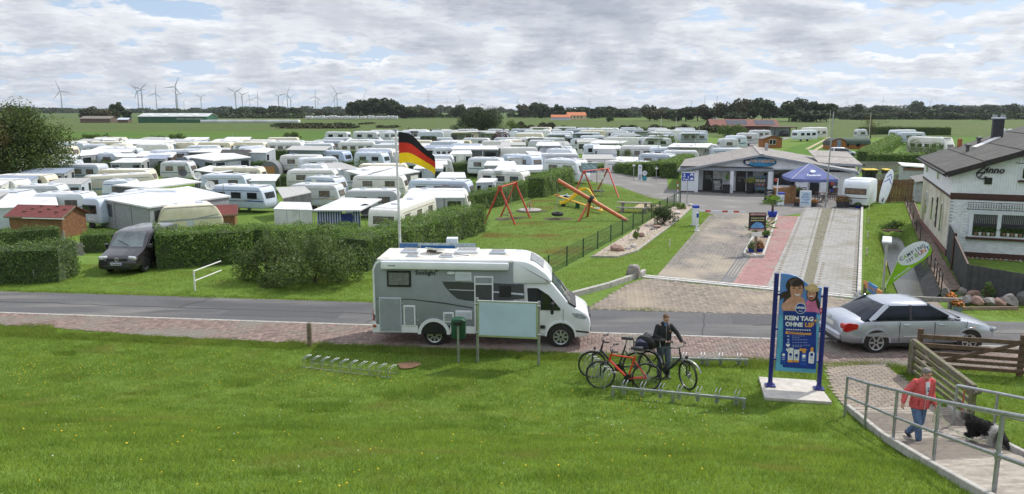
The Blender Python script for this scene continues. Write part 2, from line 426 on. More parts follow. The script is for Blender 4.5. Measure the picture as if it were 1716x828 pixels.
for k,(s0,s1,w0,w1)in enumerate(((-13.5,-9.2,25.2,26.4),(4.4,6.0,26.2,27.4),(9.5,13,24.9,25.8))):sheet('road_patch',[RW(s0,w0),RW(s1,w0+.1),RW(s1-.1,w1),RW(s0+.1,w1)],mat('patch_asphalt',(.088,.088,.092),.9,.2,40,bump=.4,bscale=80),.0165)
mb=MB();g=random.Random(4)
for s0,w0,s1,w1 in((-24,26.1,-3,26.0),(-8,24.9,-7.4,27.5),(3.2,24.8,3.6,27.6),(5,26.1,16,26.2),(-15.5,26.2,-15.0,27.6),(10.6,24.8,10.9,27.5)):
 n=max(5,int(math.hypot(s1-s0,w1-w0)/.5));P_=[RW(s0+(s1-s0)*k/n+g.gauss(0,.04),w0+(w1-w0)*k/n+g.gauss(0,.035),.0185)for k in range(n+1)]
 for p,q in zip(P_,P_[1:]):d_=(q-p).normalized();nn=Vector((-d_.y,d_.x,0))*.022;mb.quad(p-nn,q-nn,q+nn,p+nn)
mb.build('road_crack',mat('tar_seal',(.035,.035,.037),.7,.1,5))['kind']='structure'
mb=MB()
for i in range(120):
 mb.bar(RW(-34+i*.6,W_ROAD0-.06,.012),RW(-34+i*.6+.585,W_ROAD0-.06,.012),.11,.03)
e_=mb.build('kerb_edging',CONC);e_['kind']='structure'
def brick_mesh(name,l,w,h,m):
 mb=MB();c=.006;a,b=l/2,w/2
 V=[(-a,-b,0),(a,-b,0),(a,b,0),(-a,b,0),(-a,-b,h-c),(a,-b,h-c),(a,b,h-c),(-a,b,h-c),(-a+c,-b+c,h),(a-c,-b+c,h),(a-c,b-c,h),(-a+c,b-c,h)]
 F=[(0,1,5,4),(1,2,6,5),(2,3,7,6),(3,0,4,7),(4,5,9,8),(5,6,10,9),(6,7,11,10),(7,4,8,11),(8,9,10,11)]
 me=bpy.data.meshes.new(name);me.from_pydata(V,[],F);me.materials.append(m);return me
def paving(name,poly,m,l,w,pattern,ang,base_m=None,piece='paver',z=.012,gap=.008,stagger=.5,nparts=300,lay=None):
 """A paved area: joint bed (structure) and its pavers, the nearest 300 as parts, the rest joined."""
 P2=[(p[0],p[1])for p in poly]
 cx=sum(p[0]for p in P2)/len(P2);cy=sum(p[1]for p in P2)/len(P2)
 ca,sa=math.cos(ang),math.sin(ang)
 loc=[((x-cx)*ca+(y-cy)*sa,-(x-cx)*sa+(y-cy)*ca)for x,y in P2]
 x0,x1=min(p[0]for p in loc),max(p[0]for p in loc);y0,y1=min(p[1]for p in loc),max(p[1]for p in loc)
 C=[]
 if pattern=='herring':
  a=w;n0,n1=int(x0/a)-4,int(x1/a)+4;m0,m1=int(y0/a)-4,int(y1/a)+4
  for i in range(n0,n1):
   for j in range(m0,m1):
    k=(i-j)%4
    if k==0:C.append(((i+1)*a,(j+.5)*a,0.0))
    elif k==3:C.append(((i+.5)*a,(j+1)*a,math.pi/2))
 else:
  j=0;y=y0
  while y<y1:
   off=(j%2)*l*stagger;x=x0-l+off
   while x<x1+l:C.append((x+l/2,y+w/2,0.0));x+=l
   y+=w;j+=1
 C=np.array(C);inside=inpoly(C[:,0],C[:,1],loc);C=C[inside]
 wx=cx+C[:,0]*ca-C[:,1]*sa;wy=cy+C[:,0]*sa+C[:,1]*ca
 wz=ZG(wx,wy)if lay is None else lay(wx,wy)
 order=np.argsort(wx*wx+wy*wy);wx,wy,wz,wa=wx[order],wy[order],wz[order],C[order,2]+ang
 bed=strip_poly(name,P2,base_m or SAND,z)
 me=brick_mesh(piece,l-gap,w-gap,.016,m)
 u=np.abs(wx/np.maximum(wy,1));vis=np.where(u<.70)[0][:nparts];pick=np.zeros(len(wx),bool);pick[vis]=True
 jit=rng.normal(0,.0012,len(wx));tl=rng.normal(0,.006,(len(wx),2));ra=rng.normal(0,.008,len(wx))
 for i in vis:
  o=bpy.data.objects.new(piece,me);COL.objects.link(o);o.parent=bed
  o.location=(wx[i],wy[i],wz[i]+z-.004+jit[i]);o.rotation_euler=(tl[i,0],tl[i,1],wa[i]+ra[i])
 r=np.where(~pick)[0]
 if len(r):
  bv=np.array([v.co for v in me.vertices]);bf=np.array([p.vertices for p in me.polygons])
  c,s=np.cos(wa[r]+ra[r])[:,None],np.sin(wa[r]+ra[r])[:,None]
  V=np.stack([bv[:,0]*c-bv[:,1]*s+wx[r][:,None],bv[:,0]*s+bv[:,1]*c+wy[r][:,None],bv[:,2]+(wz[r]+z-.004+jit[r])[:,None]+bv[:,0]*tl[r,:1]+bv[:,1]*tl[r,1:]],-1).reshape(-1,3)
  F=(bf[None]+(np.arange(len(r))*len(bv))[:,None,None]).reshape(-1,4)
  npmesh(piece+'s_beyond',V,F,m,bed,'stuff')
 return bed
def strip_poly(name,P2,m,z):
 """A polygon sheet that follows the ground (fan of fine cells when it lies on the dike)."""
 import bmesh
 bm=bmesh.new();vs=[bm.verts.new((x,y,0))for x,y in P2];bm.faces.new(vs)
 if any(zg(x,y)>.01 for x,y in P2):
  ys=[p[1]for p in P2];xs=[p[0]for p in P2]
  for k in np.arange(min(ys),max(ys),.5):bmesh.ops.bisect_plane(bm,geom=bm.verts[:]+bm.edges[:]+bm.faces[:],plane_co=(0,k,0),plane_no=(0,1,0))
  for k in np.arange(min(xs),max(xs),.5):bmesh.ops.bisect_plane(bm,geom=bm.verts[:]+bm.edges[:]+bm.faces[:],plane_co=(k,0,0),plane_no=(1,0,0))
 for v in bm.verts:v.co.z=zg(v.co.x,v.co.y)+z
 bmesh.ops.recalc_face_normals(bm,faces=bm.faces[:])
 for f in bm.faces:
  if f.normal.z<0:f.normal_flip()
 me=bpy.data.meshes.new(name);bm.to_mesh(me);bm.free();me.materials.append(m)
 o=bpy.data.objects.new(name,me);COL.objects.link(o);o['kind']='structure';return o
near=[RW(-34,W_PAV0+.9),RW(-19,W_PAV0+.75),RW(-14,W_PAV0+.15),RW(-9,W_PAV0),RW(0,W_PAV0+.02),RW(8.3,W_PAV0-.15),RW(26,W_PAV0-.15)]
paving('pavement',near+[RW(26,W_ROAD0-.12),RW(-34,W_ROAD0-.12)],PAVRED,.24,.12,'herring',RA)
GUT0,GUT1=G(1078,464),G(1436,499)
ap=[RW(SW(G(985,514))[0],W_ROAD1),RW(SW(G(1475,530))[0],W_ROAD1),G(1436,503),G(1078,468),G(1050,478)]
paving('entrance_apron',ap,PAVBR,.24,.12,'herring',RA+R(45),z=.014)
mb=MB();n=14
for i in range(n):
 a=GUT0.lerp(GUT1,i/n);b=GUT0.lerp(GUT1,(i+.985)/n)
 for o_ in(-.16,.16):
  d_=Vector((-(b-a).y,(b-a).x,0)).normalized()*o_;mb.bar(a+d_+Vector((0,0,.02)),b+d_+Vector((0,0,.02)),.2,.07,ch=.012)
g_=mb.build('gutter_kerb',MM('pale_kerb_stone',(.50,.49,.46),.8,.12,5));g_['kind']='structure'
fore=[G(1300,364),G(1345,357),G(1380,352),G(1447,350),G(1452,330),G(1430,322),G(1120,318),G(1115,278),G(1000,268),G(880,262),G(860,275),G(985,303),G(1040,313),G(1085,330),G(1150,345),G(1200,362)]
sheet('forecourt',fore,ASPH2,.010)
LA0,LA1=G(1098,470),G(1190,362)
RS0,RS1=G(1230,479),G(1307,363)
RE0,RE1=G(1286,486),G(1340,363)
MS0,MS1,MS2,MS3=G(1338,491),G(1376,350),G(1362,493),G(1396,350)
EE0,EE1=G(1434,497),G(1442,346)
paving('left_lane',[LA0,RS0,RS1,G(1290,355),LA1],PAVLANE,.24,.12,'herring',math.atan2((LA1-LA0).y,(LA1-LA0).x)+R(45),z=.014)
paving('rose_walkway',[RS0,RE0,RE1,RS1],PAVROSE,.22,.11,'herring',math.atan2((RS1-RS0).y,(RS1-RS0).x),z=.016)
paving('right_lane',[RE0,MS0,MS1,G(1350,347),RE1],PAVGREY,.42,.28,'run',math.atan2((RE1-RE0).y,(RE1-RE0).x)-math.pi/2,z=.016)
paving('mossy_median',[MS0,MS2,MS3,MS1],PAVMOSS,.16,.16,'run',math.atan2((MS1-MS0).y,(MS1-MS0).x),z=.015,gap=.03)
paving('outer_lane',[MS2,EE0,EE1,MS3],PAVGREY,.42,.28,'run',math.atan2((EE1-EE0).y,(EE1-EE0).x)-math.pi/2,z=.016)
def seam(name,a,b,m,w=.14,z=.03,step=.5):
 mb=MB();n=int((b-a).length/step)
 for i in range(n):mb.bar(a.lerp(b,i/n)+Vector((0,0,z-.012)),a.lerp(b,(i+.98)/n)+Vector((0,0,z-.012)),w,.03,ch=.004)
 o=mb.build(name,m);o['kind']='structure'
for a,b,m in((LA0,LA1,PAVLANE),(RS0,RS1,PAVROSE),(RE0,RE1,PAVGREY),(MS0,MS1,PAVGREY),(MS2,MS3,PAVGREY)):seam('lane_edging',a,b,m)
mb=MB()
for k in range(5):
 a=RS0.lerp(LA0,.012+k*.042);b=RS1.lerp(LA1,.012+k*.042);mb.bar(a.lerp(b,.0)+Vector((0,0,.022)),a.lerp(b,.42)+Vector((0,0,.022)),.07,.02)
o=mb.build('drain_strip',PAVBLK);o['kind']='structure'
mb=MB();n=22
for i in range(n):
 a=EE0.lerp(EE1,i/n);b=EE0.lerp(EE1,(i+.97)/n);mb.bar(a+Vector((.12,0,.06)),b+Vector((.12,0,.06)),.15,.18,ch=.015)
o=mb.build('drive_kerb',MM('kerb_stone',(.47,.455,.42),.85,.12,4));o['kind']='structure'
mb=MB();pts=[G(905,516),G(960,498),G(1020,482),G(1072,464),G(1080,459)]
for a,b in zip(pts,pts[1:]):mb.bar(a+Vector((0,0,.09)),b+Vector((0,0,.09)),.16,.26,ch=.02)
o=mb.build('lawn_kerb',CONC);o['kind']='structure'
sheet('playground_lawn',[G(640,470),G(905,512),G(915,462),G(1145,340),G(1148,330),G(1085,332),G(1035,315),G(985,304),G(945,297),G(905,325),G(800,400),G(700,440)],PLAYGRASS,.004)
RL=[on(1378,618),on(1400,655),on(1402,690),on(1480,738),on(1560,787),on(1650,838),on(1800,915)]
paving('ramp_paving',[RW(SW(G(1374,600))[0],W_PAV0-.15),RW(SW(G(1480,610))[0],W_PAV0-.15),on(1520,640),on(1575,690),on(1420,690),on(1396,655)],PAVBR,.24,.12,'run',RA,z=.014)
ra_l=[on(1420,686),on(1480,735),on(1560,785),on(1650,838),on(1800,920)]
ra_r=[on(1590,686),on(1640,727),on(1720,768),on(1850,830),on(2050,915)]
RIB=mat('grooved_concrete',(.315,.278,.235),.9,.16,3,island=.12,bump=.3)
strip('ramp',ra_l,ra_r,mat('ramp_groove',(.17,.145,.12),.95,.15,8),.012)
mb=MB()
for i in range(len(ra_l)-1):
 L_=(ra_l[i+1]-ra_l[i]).length;n=max(2,int(L_/.17))
 for k in range(n):
  a=ra_l[i].lerp(ra_l[i+1],k/n);b=ra_r[i].lerp(ra_r[i+1],k/n)
  pts=[a.lerp(b,t/4)for t in range(5)]
  for p,q in zip(pts,pts[1:]):
   p=Vector((p.x,p.y,zg(p.x,p.y)+.018));q=Vector((q.x,q.y,zg(q.x,q.y)+.018));mb.bar(p,q,.115,.026)
o=mb.build('ramp_rib',RIB);o['kind']='structure'
for side,nm in((ra_l,'ramp_kerb'),(ra_r,'ramp_kerb')):
 mb=MB()
 for a,b in zip(side,side[1:]):
  for k in range(4):mb.bar(a.lerp(b,k/4)+Vector((0,0,.05)),a.lerp(b,(k+.98)/4)+Vector((0,0,.05)),.11,.16,ch=.012)
 o=mb.build(nm,CONC);o['kind']='structure'
def band(name,y0,y1,m,z,x0=-900,x1=900):return sheet(name,[(x0,y0,0),(x1,y0,0),(x1,y1,0),(x0,y1,0)],m,z)
band('meadow',178,262,MEADOW,.03,-700,30)
band('reedy_field',262,620,REEDF,.035,-1100,60)
band('reedy_field',205,560,REEDF,.04,48,1100)
band('far_pasture',620,2600,mat('far_pasture',(.085,.125,.035),.9,.2,.01,col2=(.06,.095,.028),spec=.1),.05,-2600,2600)
mb=MB();pts=[(x,y)for x,y,d in DITCH if d>.3]
pl=[Vector((x,y,-.47))for x,y in pts]
mb.loft([[(p.x-.75,p.y,-.5),(p.x+.5,p.y,-.5)]for p in pl],cap=False,closed=False)
o=mb.build('ditch_water',mat('still_water',(.075,.075,.062),.22,.2,2,spec=.15));o['kind']='structure'
#grass blades
def blades(name,poly,dens,h,wd,m,avoid=(),clump=0.0,ret=False):
 P=np.array([(p[0],p[1])for p in poly]);lo,hi=P.min(0),P.max(0);A=(hi-lo).prod();n=int(A*dens)
 x=rng.uniform(lo[0],hi[0],n);y=rng.uniform(lo[1],hi[1],n);k=inpoly(x,y,P)
 for a in avoid:k&=~inpoly(x,y,[(p[0],p[1])for p in a])
 x,y=x[k],y[k];n=len(x)
 if not n:return
 if clump:
  s=np.sin(x*2.1+1.3*np.sin(y*1.7))*np.sin(y*2.7+np.sin(x*3.1))+.6*np.sin(x*5.3+y*2)*np.sin(y*6.1-x);hh=1+clump*s
 else:hh=1
 w=x*E2.x+y*E2.y;t=np.clip(DIKE_W-w,0,None)
 z=np.where(t<4.35,.0379*t*t,.717+.33*(t-4.35))
 dm=(y>26.5)
 if dm.any():z[dm]=ZG(x[dm],y[dm])
 a=rng.uniform(0,2*math.pi,n);H=h*hh*rng.uniform(.5,1.35,n);ln=rng.normal(0,.55,(n,2))*H[:,None];w_=wd*rng.uniform(.6,1.3,n)
 dx,dy=np.cos(a)*w_/2,np.sin(a)*w_/2
 V=np.stack([np.stack([x-dx,y-dy,z],-1),np.stack([x+dx,y+dy,z],-1),np.stack([x+ln[:,0],y+ln[:,1],z+H],-1)],1).reshape(-1,3)
 if ret:return V
 npmesh(name,V,np.arange(n*3).reshape(-1,3),m,kind='stuff')
ramp_poly=[RL[0]]+[on(1396,655),on(1405,688)]+ra_l+ra_r[::-1]+[on(1520,640),on(1482,611)]
slab=[on(1271,636),on(1366,642),on(1394,679),on(1281,671)]
lawn=near+[RW(18,8),RW(7,2.5),RW(-5,6),RW(-16,13),RW(-22,15),RW(-34,16)]
blades('grass',lawn,1500,.062,.011,BLADE,(ramp_poly,slab),.3)
tufts=[]
for k in range(46):
 c=RW(rnd.uniform(-17,12),rnd.uniform(8,21));r_=rnd.uniform(.25,.9);pp=[c+Vector((r_*(1+.3*math.sin(3*a+k))*math.cos(a),r_*.6*math.sin(a),0))for a in np.linspace(0,6.28,10)[:-1]]
 q=blades('grass_tuft',pp,900,rnd.uniform(.09,.13),.012,TUFT,(ramp_poly,slab),.2,True)
 if q is not None:tufts.append(q)
tufts=np.concatenate(tufts);npmesh('grass_tufts',tufts,np.arange(len(tufts)).reshape(-1,3),TUFT,kind='stuff')
blades('rough_grass',[RW(s,W_PAV0+.05+.35*math.sin(s*1.9)*.3+(.8 if s<-18 else 0.1 if s<-12 else 0))for s in np.arange(-24,9.2,.8)]+[RW(9,W_PAV0-.9),RW(-24,W_PAV0-.4)],1500,.10,.012,BLADE2,(ramp_poly,slab),.4)
blades('grass',[RW(11.6,W_PAV0-.5),RW(24,W_PAV0-.4),RW(24,9),RW(13,14)],700,.11,.012,BLADE2,(ramp_poly,),.5)
blades('verge_grass',[RW(-30,W_ROAD1+.05),RW(SW(G(900,514))[0],W_ROAD1+.05),G(910,500),G(870,440),G(600,445),G(330,455),G(100,440),G(0,470)],420,.07,.013,BLADE,(),.4)
blades('verge_grass',[G(905,514),G(1068,463),G(1100,466),G(1200,365),G(1180,352),G(925,462)],420,.06,.013,BLADE,(),.3)
blades('playground_grass',[G(640,470),G(905,512),G(915,462),G(1145,340),G(985,306),G(905,325),G(800,400)],160,.06,.018,BLADE2,(),.4)
blades('bank_grass',[G(1446,497),G(1452,345),G(1515,341),G(1530,375),G(1549,428),G(1565,463),G(1560,500),G(1500,512)],420,.07,.013,BLADE,(),.4)
blades('verge_grass',[RW(s_,W_ROAD1-.04-.12*abs(math.sin(s_*1.3))*abs(math.sin(s_*.37+1)))for s_ in np.arange(-30,3,.4)]+[RW(3,W_ROAD1+.3),RW(-30,W_ROAD1+.3)],700,.07,.013,BLADE2,(),.4)
blades('verge_grass',[RW(15.2,W_ROAD1+.05),RW(30,W_ROAD1+.05),G(1730,505),G(1640,512),G(1470,510)],420,.06,.013,BLADE,(),.4)
def flowers(name,n,m,r,seeds):
 pts=[]
 while len(pts)<n:
  c=rnd.choice(seeds);px=rnd.gauss(c[0],c[2]);py=rnd.gauss(c[1],c[3])
  if not(-80<px<1400 and 585<py<845):continue
  p=on(px,py)
  if inpoly(np.array([p.x]),np.array([p.y]),[(q[0],q[1])for q in slab])[0]or inpoly(np.array([p.x]),np.array([p.y]),[(q[0],q[1])for q in ramp_poly])[0]:continue
  pts.append(p)
 mb=MB()
 for p in pts:
  h=rnd.uniform(.05,.09);rr=r*rnd.uniform(.7,1.25);tl=Vector((rnd.gauss(0,.3),rnd.gauss(-.25,.3),1)).normalized();mb.lathe([(0.001,0),(rr*.8,.004),(rr,.009),(rr*.6,.014),(.001,.015)],p+Vector((0,0,h)),tl,6)
 mb.build(name,m)['kind']='stuff'
flowers('yellow_flowers',430,mat('yellow_petals',(.75,.52,.01),.7,.1),.013,[(80,610,90,14),(120,628,90,12),(330,610,80,16),(600,625,120,18),(560,640,70,10),(900,650,120,18),(1060,680,60,14),(250,700,220,50),(600,760,300,40),(1100,720,150,40),(60,650,60,20)])
flowers('white_flowers',60,mat('white_petals',(.8,.8,.78),.7,.05),.011,[(300,720,300,70),(900,700,300,50),(1180,690,60,12)])
#foliage
LEAF_H=leafy(mat('hedge_leaves',(.160,.255,.050),.5,.2,.7,col2=(.092,.170,.032),island=.45,spec=.35),0.3)
LEAF_D=leafy(mat('dark_hedge_leaves',(.110,.180,.040),.5,.2,.7,col2=(.064,.118,.026),island=.45,spec=.3),0.25)
LEAF_W=leafy(mat('willow_leaves',(.115,.170,.050),.55,.2,.9,col2=(.066,.108,.030),island=.5,spec=.3),0.3)
LEAF_T=leafy(mat('tree_leaves',(.100,.150,.034),.55,.2,.5,col2=(.056,.090,.020),island=.5,spec=.3),0.3)
LEAF_B=leafy(mat('rusty_leaves',(.125,.110,.038),.6,.2,.5,col2=(.070,.085,.024),island=.5,spec=.25),0.3)
LEAF_F=mat('far_leaves',(.070,.098,.042),.7,.2,.04,col2=(.040,.060,.028),island=.35,spec=.1)
LEAF_R=mat('far_brown_leaves',(.095,.092,.048),.7,.2,.04,col2=(.055,.066,.032),island=.35,spec=.1)
LEAF_P=mat('purple_leaves',(.075,.022,.022),.6,.2,.5,island=.4)
HEDGECORE=mat('hedge_core',(.050,.080,.024),.9,.3,6)  # colour of the solid box added inside each hedge to block light
BARK=mat('bark',(.10,.080,.058),.9,.25,10,bump=.5)
def leaf_arrays(P,Nn,size,up=.35,asp=.55):
 """One quad leaf at each point, turned loosely along the normal."""
 n=len(P);d=Nn+rng.normal(0,.75,(n,3));d[:,2]+=up;d/=np.linalg.norm(d,axis=1)[:,None]+1e-9
 t=rng.normal(0,1,(n,3));t-=d*(t*d).sum(1)[:,None];t/=np.linalg.norm(t,axis=1)[:,None]+1e-9;b=np.cross(d,t)
 s=(size*rng.uniform(.6,1.3,n))[:,None];w=s*asp
 V=np.stack([P-t*s*.5,P-b*w*.5+d*w*.12,P+t*s*.5,P+b*w*.5+d*w*.12],1).reshape(-1,3)
 return V,np.arange(n*4).reshape(-1,4)
def hedge(label,line,h,th,m=None,dens=170,leaf=.10,name='hedge',wob=.15,group=None,z0=0.0,flat_top=True):
 """Clipped hedge along a ground line: a solid box added inside to block light, and its leaves."""
 m=m or LEAF_H;pts=[Vector((p[0],p[1],zg(p[0],p[1])-.05))for p in line]
 core=MB();Ps,Ns=[],[]
 sec=[]
 for a,b in zip(pts,pts[1:]):
  d=(b-a);L=d.length;d.normalize();nrm=Vector((-d.y,d.x,0));sec.append((a,b,d,nrm,L))
  hw=th/2-.10;core.add([a-nrm*hw,b-nrm*hw,b+nrm*hw,a+nrm*hw]+[p+Vector((0,0,h-.14))for p in(a-nrm*hw*.9,b-nrm*hw*.9,b+nrm*hw*.9,a+nrm*hw*.9)],[(0,1,5,4),(1,2,6,5),(2,3,7,6),(3,0,4,7),(4,5,6,7)])
  for face,area in(('l',L*h),('r',L*h),('t',L*th),('e0',th*h),('e1',th*h)):
   n=int(area*dens*1.7)
   u,v=rng.random(n),rng.random(n);A=np.array(a);D=np.array(d);N_=np.array(nrm)
   if face in 'lr':
    sg=1 if face=='l' else-1;P=A+np.outer(u*L,D)+N_*sg*th/2;P[:,2]+=v*h;P+=np.outer(np.clip((v-.82)/.18,0,1)**2*.12,-N_*sg);Nn=np.tile(N_*sg,(n,1))
   elif face=='t':P=A+np.outer(u*L,D)+np.outer((v-.5)*th,N_);P[:,2]+=h;Nn=np.tile([0,0,1.],(n,1))
   else:
    e=A if face=='e0' else np.array(b);sg=-1 if face=='e0' else 1
    P=e+np.outer((u-.5)*th,N_);P[:,2]+=v*h;Nn=np.tile(D*sg,(n,1))
   Ps.append(P);Ns.append(Nn)
 P=np.concatenate(Ps);Nn=np.concatenate(Ns)
 lump=np.sin(P[:,0]*1.9+1.1*P[:,2])*np.sin(P[:,1]*2.3+.7)+.7*np.sin(P[:,0]*4.7+P[:,1]*3.9)*np.sin(P[:,2]*5.1+P[:,0])
 P=P+Nn*(lump*wob+rng.normal(0,.06,len(P))-rng.exponential(.05,len(P))+(rng.random(len(P))<.05)*rng.uniform(.05,.22,len(P)))[:,None]
 o=core.build(name,HEDGECORE);tag(o,label,'hedge',group)
 V,F=leaf_arrays(P,Nn,leaf);npmesh('leaves',V,F,m,o,'stuff');return o
def crown_points(cs,n):
 """Points on and inside a cloud of clumps (cx, cy, cz, r)."""
 cs=np.array(cs);w=cs[:,3]**2;k=rng.choice(len(cs),n,p=w/w.sum())
 d=rng.normal(0,1,(n,3));d/=np.linalg.norm(d,axis=1)[:,None];r=cs[k,3]*rng.uniform(.45,1.08,n)**.5
 return cs[k,:3]+d*r[:,None],d
def clumps(rx,ry,rz,cz,n,r0,seed,rough=.25,flat=0.0):
 g=np.random.default_rng(seed);out=[]
 while len(out)<n:
  d=g.normal(0,1,3);d/=np.linalg.norm(d);q=g.uniform(.25,1)**.4
  if d[2]<-.8+flat:continue
  k=1+g.normal(0,rough)
  out.append((d[0]*rx*q*k,d[1]*ry*q*k,cz+d[2]*rz*q*k,r0*g.uniform(.6,1.3)))
 return out
def tree(name,label,loc,h,cw,m,n=2500,leaf=.3,seed=1,trunk=.22,base=.28,group=None,ncl=26,cat='tree',stems=1):
 t=thing(name,label,cat,loc,0,group);g=random.Random(seed)
 cz=h*(base+(1-base)*.5);rz=h*(1-base)*.5;cs=clumps(cw/2*.8,cw/2*.8,rz*.8,cz,ncl,cw*.17,seed)
 mb=MB()
 for k in range(stems):
  ox,oy=(0,0)if stems==1 else(g.uniform(-.5,.5)*cw*.3,g.uniform(-.5,.5)*cw*.2)
  mb.tube([(ox,oy,-.1),(ox+g.uniform(-.1,.1),oy,h*base),(ox*1.2+g.uniform(-.2,.2),oy,h*.55),(ox*1.3,oy,h*.85)],[trunk,trunk*.75,trunk*.45,trunk*.12],7)
 for c in cs[::max(1,ncl//10)]:
  z0=h*g.uniform(base*.8,.5);mb.tube([(0,0,z0),(c[0]*.45,c[1]*.45,z0+(c[2]-z0)*.6),(c[0],c[1],c[2])],[trunk*.4,trunk*.22,.02],5)
 mb.build('trunk',BARK,t)
 P,D=crown_points(cs,n);V,F=leaf_arrays(P,D,leaf,.3,.7);npmesh('crown',V,F,m,t,'stuff');return t
def shrub(name,label,loc,w,h,m,n=500,leaf=.12,seed=3,group=None,cat='shrub'):
 t=thing(name,label,cat,loc,0,group);cs=clumps(w/2*.78,w/2*.7,h*.46,h*.46,int(14+10*max(0,w/h-1)),min(w,h)*.25,seed)
 mb=MB();g=random.Random(seed)
 for k in range(6):a=g.uniform(0,6.28);mb.tube([(0,0,0),(math.cos(a)*w*.15,math.sin(a)*w*.15,h*.4),(math.cos(a)*w*.3,math.sin(a)*w*.3,h*.8)],[.03,.02,.008],4)
 mb.build('stem',BARK,t)
 P,D=crown_points(cs,n);P[:,2]=np.maximum(P[:,2],.02);V,F=leaf_arrays(P,D,leaf,.3,.65);npmesh('foliage',V,F,m,t,'stuff');return t
 #the far plain
def far_wood(name,segs,m,leaf,dens=1.0):
 Ps=[];Ds=[]
 for x0,x1,top,dist in segs:
  X0,X1=(x0-858)/FPX*dist,(x1-858)/FPX*dist;H=(183-top)*dist/FPX+7.2;n=int((x1-x0)*26*dens);top-=2.5
  x=rng.uniform(X0,X1,n);prof=.62+.22*np.sin(x*6.3/(dist*.035)+dist)+.16*np.sin(x*6.3/(dist*.013)+2);y=dist+rng.normal(0,dist*.012,n)
  z=H*prof*rng.uniform(0,1,n)**.6;Ps.append(np.stack([x,y,z],-1));d=rng.normal(0,1,(n,3));Ds.append(d/np.linalg.norm(d,axis=1)[:,None])
 V,F=leaf_arrays(np.concatenate(Ps),np.concatenate(Ds),leaf,.3,.75);return npmesh(name,V,F,m,kind='stuff')
far_wood('far_woods',[(100,380,181,1500),(360,600,178,1450),(660,780,176,1500),(770,1090,180,1600),(1050,1330,180,1500),(1380,1760,176,1500),(-100,130,180,1400),(1690,1900,178,1500)],LEAF_F,4.2)
far_wood('far_hedgerow',[(355,620,188,640),(850,1080,187,700),(1395,1800,185,560),(560,800,187,680),(470,590,207,330),(1290,1400,186,650)],LEAF_F,1.7)
far_wood('far_field_bushes',[(476,575,206,300),(570,600,209,300),(636,668,209,310),(608,624,205,380),(1020,1210,208,245),(860,935,203,270)],LEAF_R,.9,.8)
FT=[]
for k,(m,cw,h,base)in enumerate([(LEAF_F,9,11,.12),(LEAF_F,13,11,.08),(LEAF_R,10,9.5,.1),(LEAF_F,7.5,12,.15),(LEAF_R,14,11,.06)]):
 t=tree('field_tree','dark round tree standing in the treeline beyond the fields',(0,0,0),h,cw,m,2600,1.1,20+k,.3,base,'trees in the far treeline',30);FT.append((t,h,cw));t.location=(0,-500,-60)
ft_used=set()
def far_tree(px,top,dist,kind,wpx=None,label=None):
 t,h,cw=FT[kind];H=(183-top)*dist/FPX*1.25+7.2
 o=copy_tree(t);W=(wpx*dist/FPX)if wpx else H*cw/h
 o.location=((px-858)/FPX*dist,dist,0);o.scale=(W/cw,W/cw,H/h);o.rotation_euler.z=rnd.uniform(0,6.28)
 if label:o['label']=label;del o['group']
for px,top,dist,kind,w,lab in[(205,173,520,0,26,'tall round dark tree left of the green hall'),(187,183,515,4,46,'wide brown-green tree clump beside the grey farm roofs'),(222,184,500,3,15,'slim dark tree directly left of the green hall'),(160,181,560,2,26,None),(600,170,600,0,34,'leftmost tall tree of the big dark copse behind the flag'),(625,167,590,3,30,None),(650,167,600,0,36,'highest round crown in the big dark copse behind the flag'),(668,173,610,1,30,None),(690,180,620,1,40,None),(720,180,640,4,40,None),(770,177,610,1,30,None),(800,179,600,3,24,None),(878,178,640,2,26,None),(897,173,640,0,30,'round dark crown left of the orange-roofed farmhouse'),(912,176,640,1,26,None),(935,176,640,0,22,None),(965,180,640,1,40,None),(1002,180,620,1,42,None),(1018,178,640,0,24,None),(1040,182,680,1,40,None),(1086,179,490,2,30,None),(1098,182,480,4,36,'broad brownish tree at the left end of the right hand copse'),(1123,183,480,1,40,None),(1145,179,480,0,34,None),(1165,179,480,2,36,None),(1182,181,490,1,30,None),(1210,174,480,4,40,'rusty brown tree beside the white house in the copse'),(1232,172,470,2,36,None),(1250,170,480,1,40,None),(1272,167,470,0,44,'tallest rounded tree of the copse behind the barn'),(1284,177,470,3,26,None),(1224,187,440,1,36,None),(1316,171,460,0,40,'first tall tree of the dark block right of the field gap'),(1338,169,465,1,44,None),(1362,172,460,0,40,None),(1378,174,465,3,26,None),(1352,184,440,1,60,None),(1430,175,640,3,18,'slim tree poking out of the right hand hedgerow'),(1525,171,900,0,24,'single high crown in the woods on the right horizon'),(1470,178,900,1,46,None),(1560,177,900,1,50,None),(1600,178,900,4,46,None),(1650,177,950,1,46,None),(1680,175,950,0,30,None),(40,178,420,1,40,None),(410,181,780,1,30,None),(440,180,800,0,26,None),(470,179,800,1,34,None),(500,180,800,0,24,None),(540,184,700,2,18,None),(1640,188,520,1,30,None),(1586,187,540,1,40,None),(1500,187,560,4,40,None),(1440,188,540,1,50,None)]:
 far_tree(px,top,dist,kind,w,lab)
for t,_,_ in FT:
 for ch in list(t.children):bpy.data.objects.remove(ch)
 bpy.data.objects.remove(t)
p=G(1022,204.5);tree('field_bush','lone round bush in the field behind the caravans',p,3.4,4.6,LEAF_F,900,.45,5,.15,.02,cat='bush')
p=G(808,219);tree('broad_tree','big dark spreading tree at the back edge of the campsite',p,6.9,15,LEAF_F,13000,.42,9,.4,.02,ncl=90)
p=G(770,221);shrub('dark_bush','dark low bush left of the broad tree',p,4.5,3.6,LEAF_F,700,.4,12,cat='bush')
p=G(858,222);shrub('dark_bush','paler low bush right of the broad tree',p,6.5,3.6,LEAF_T,800,.4,13,cat='bush')
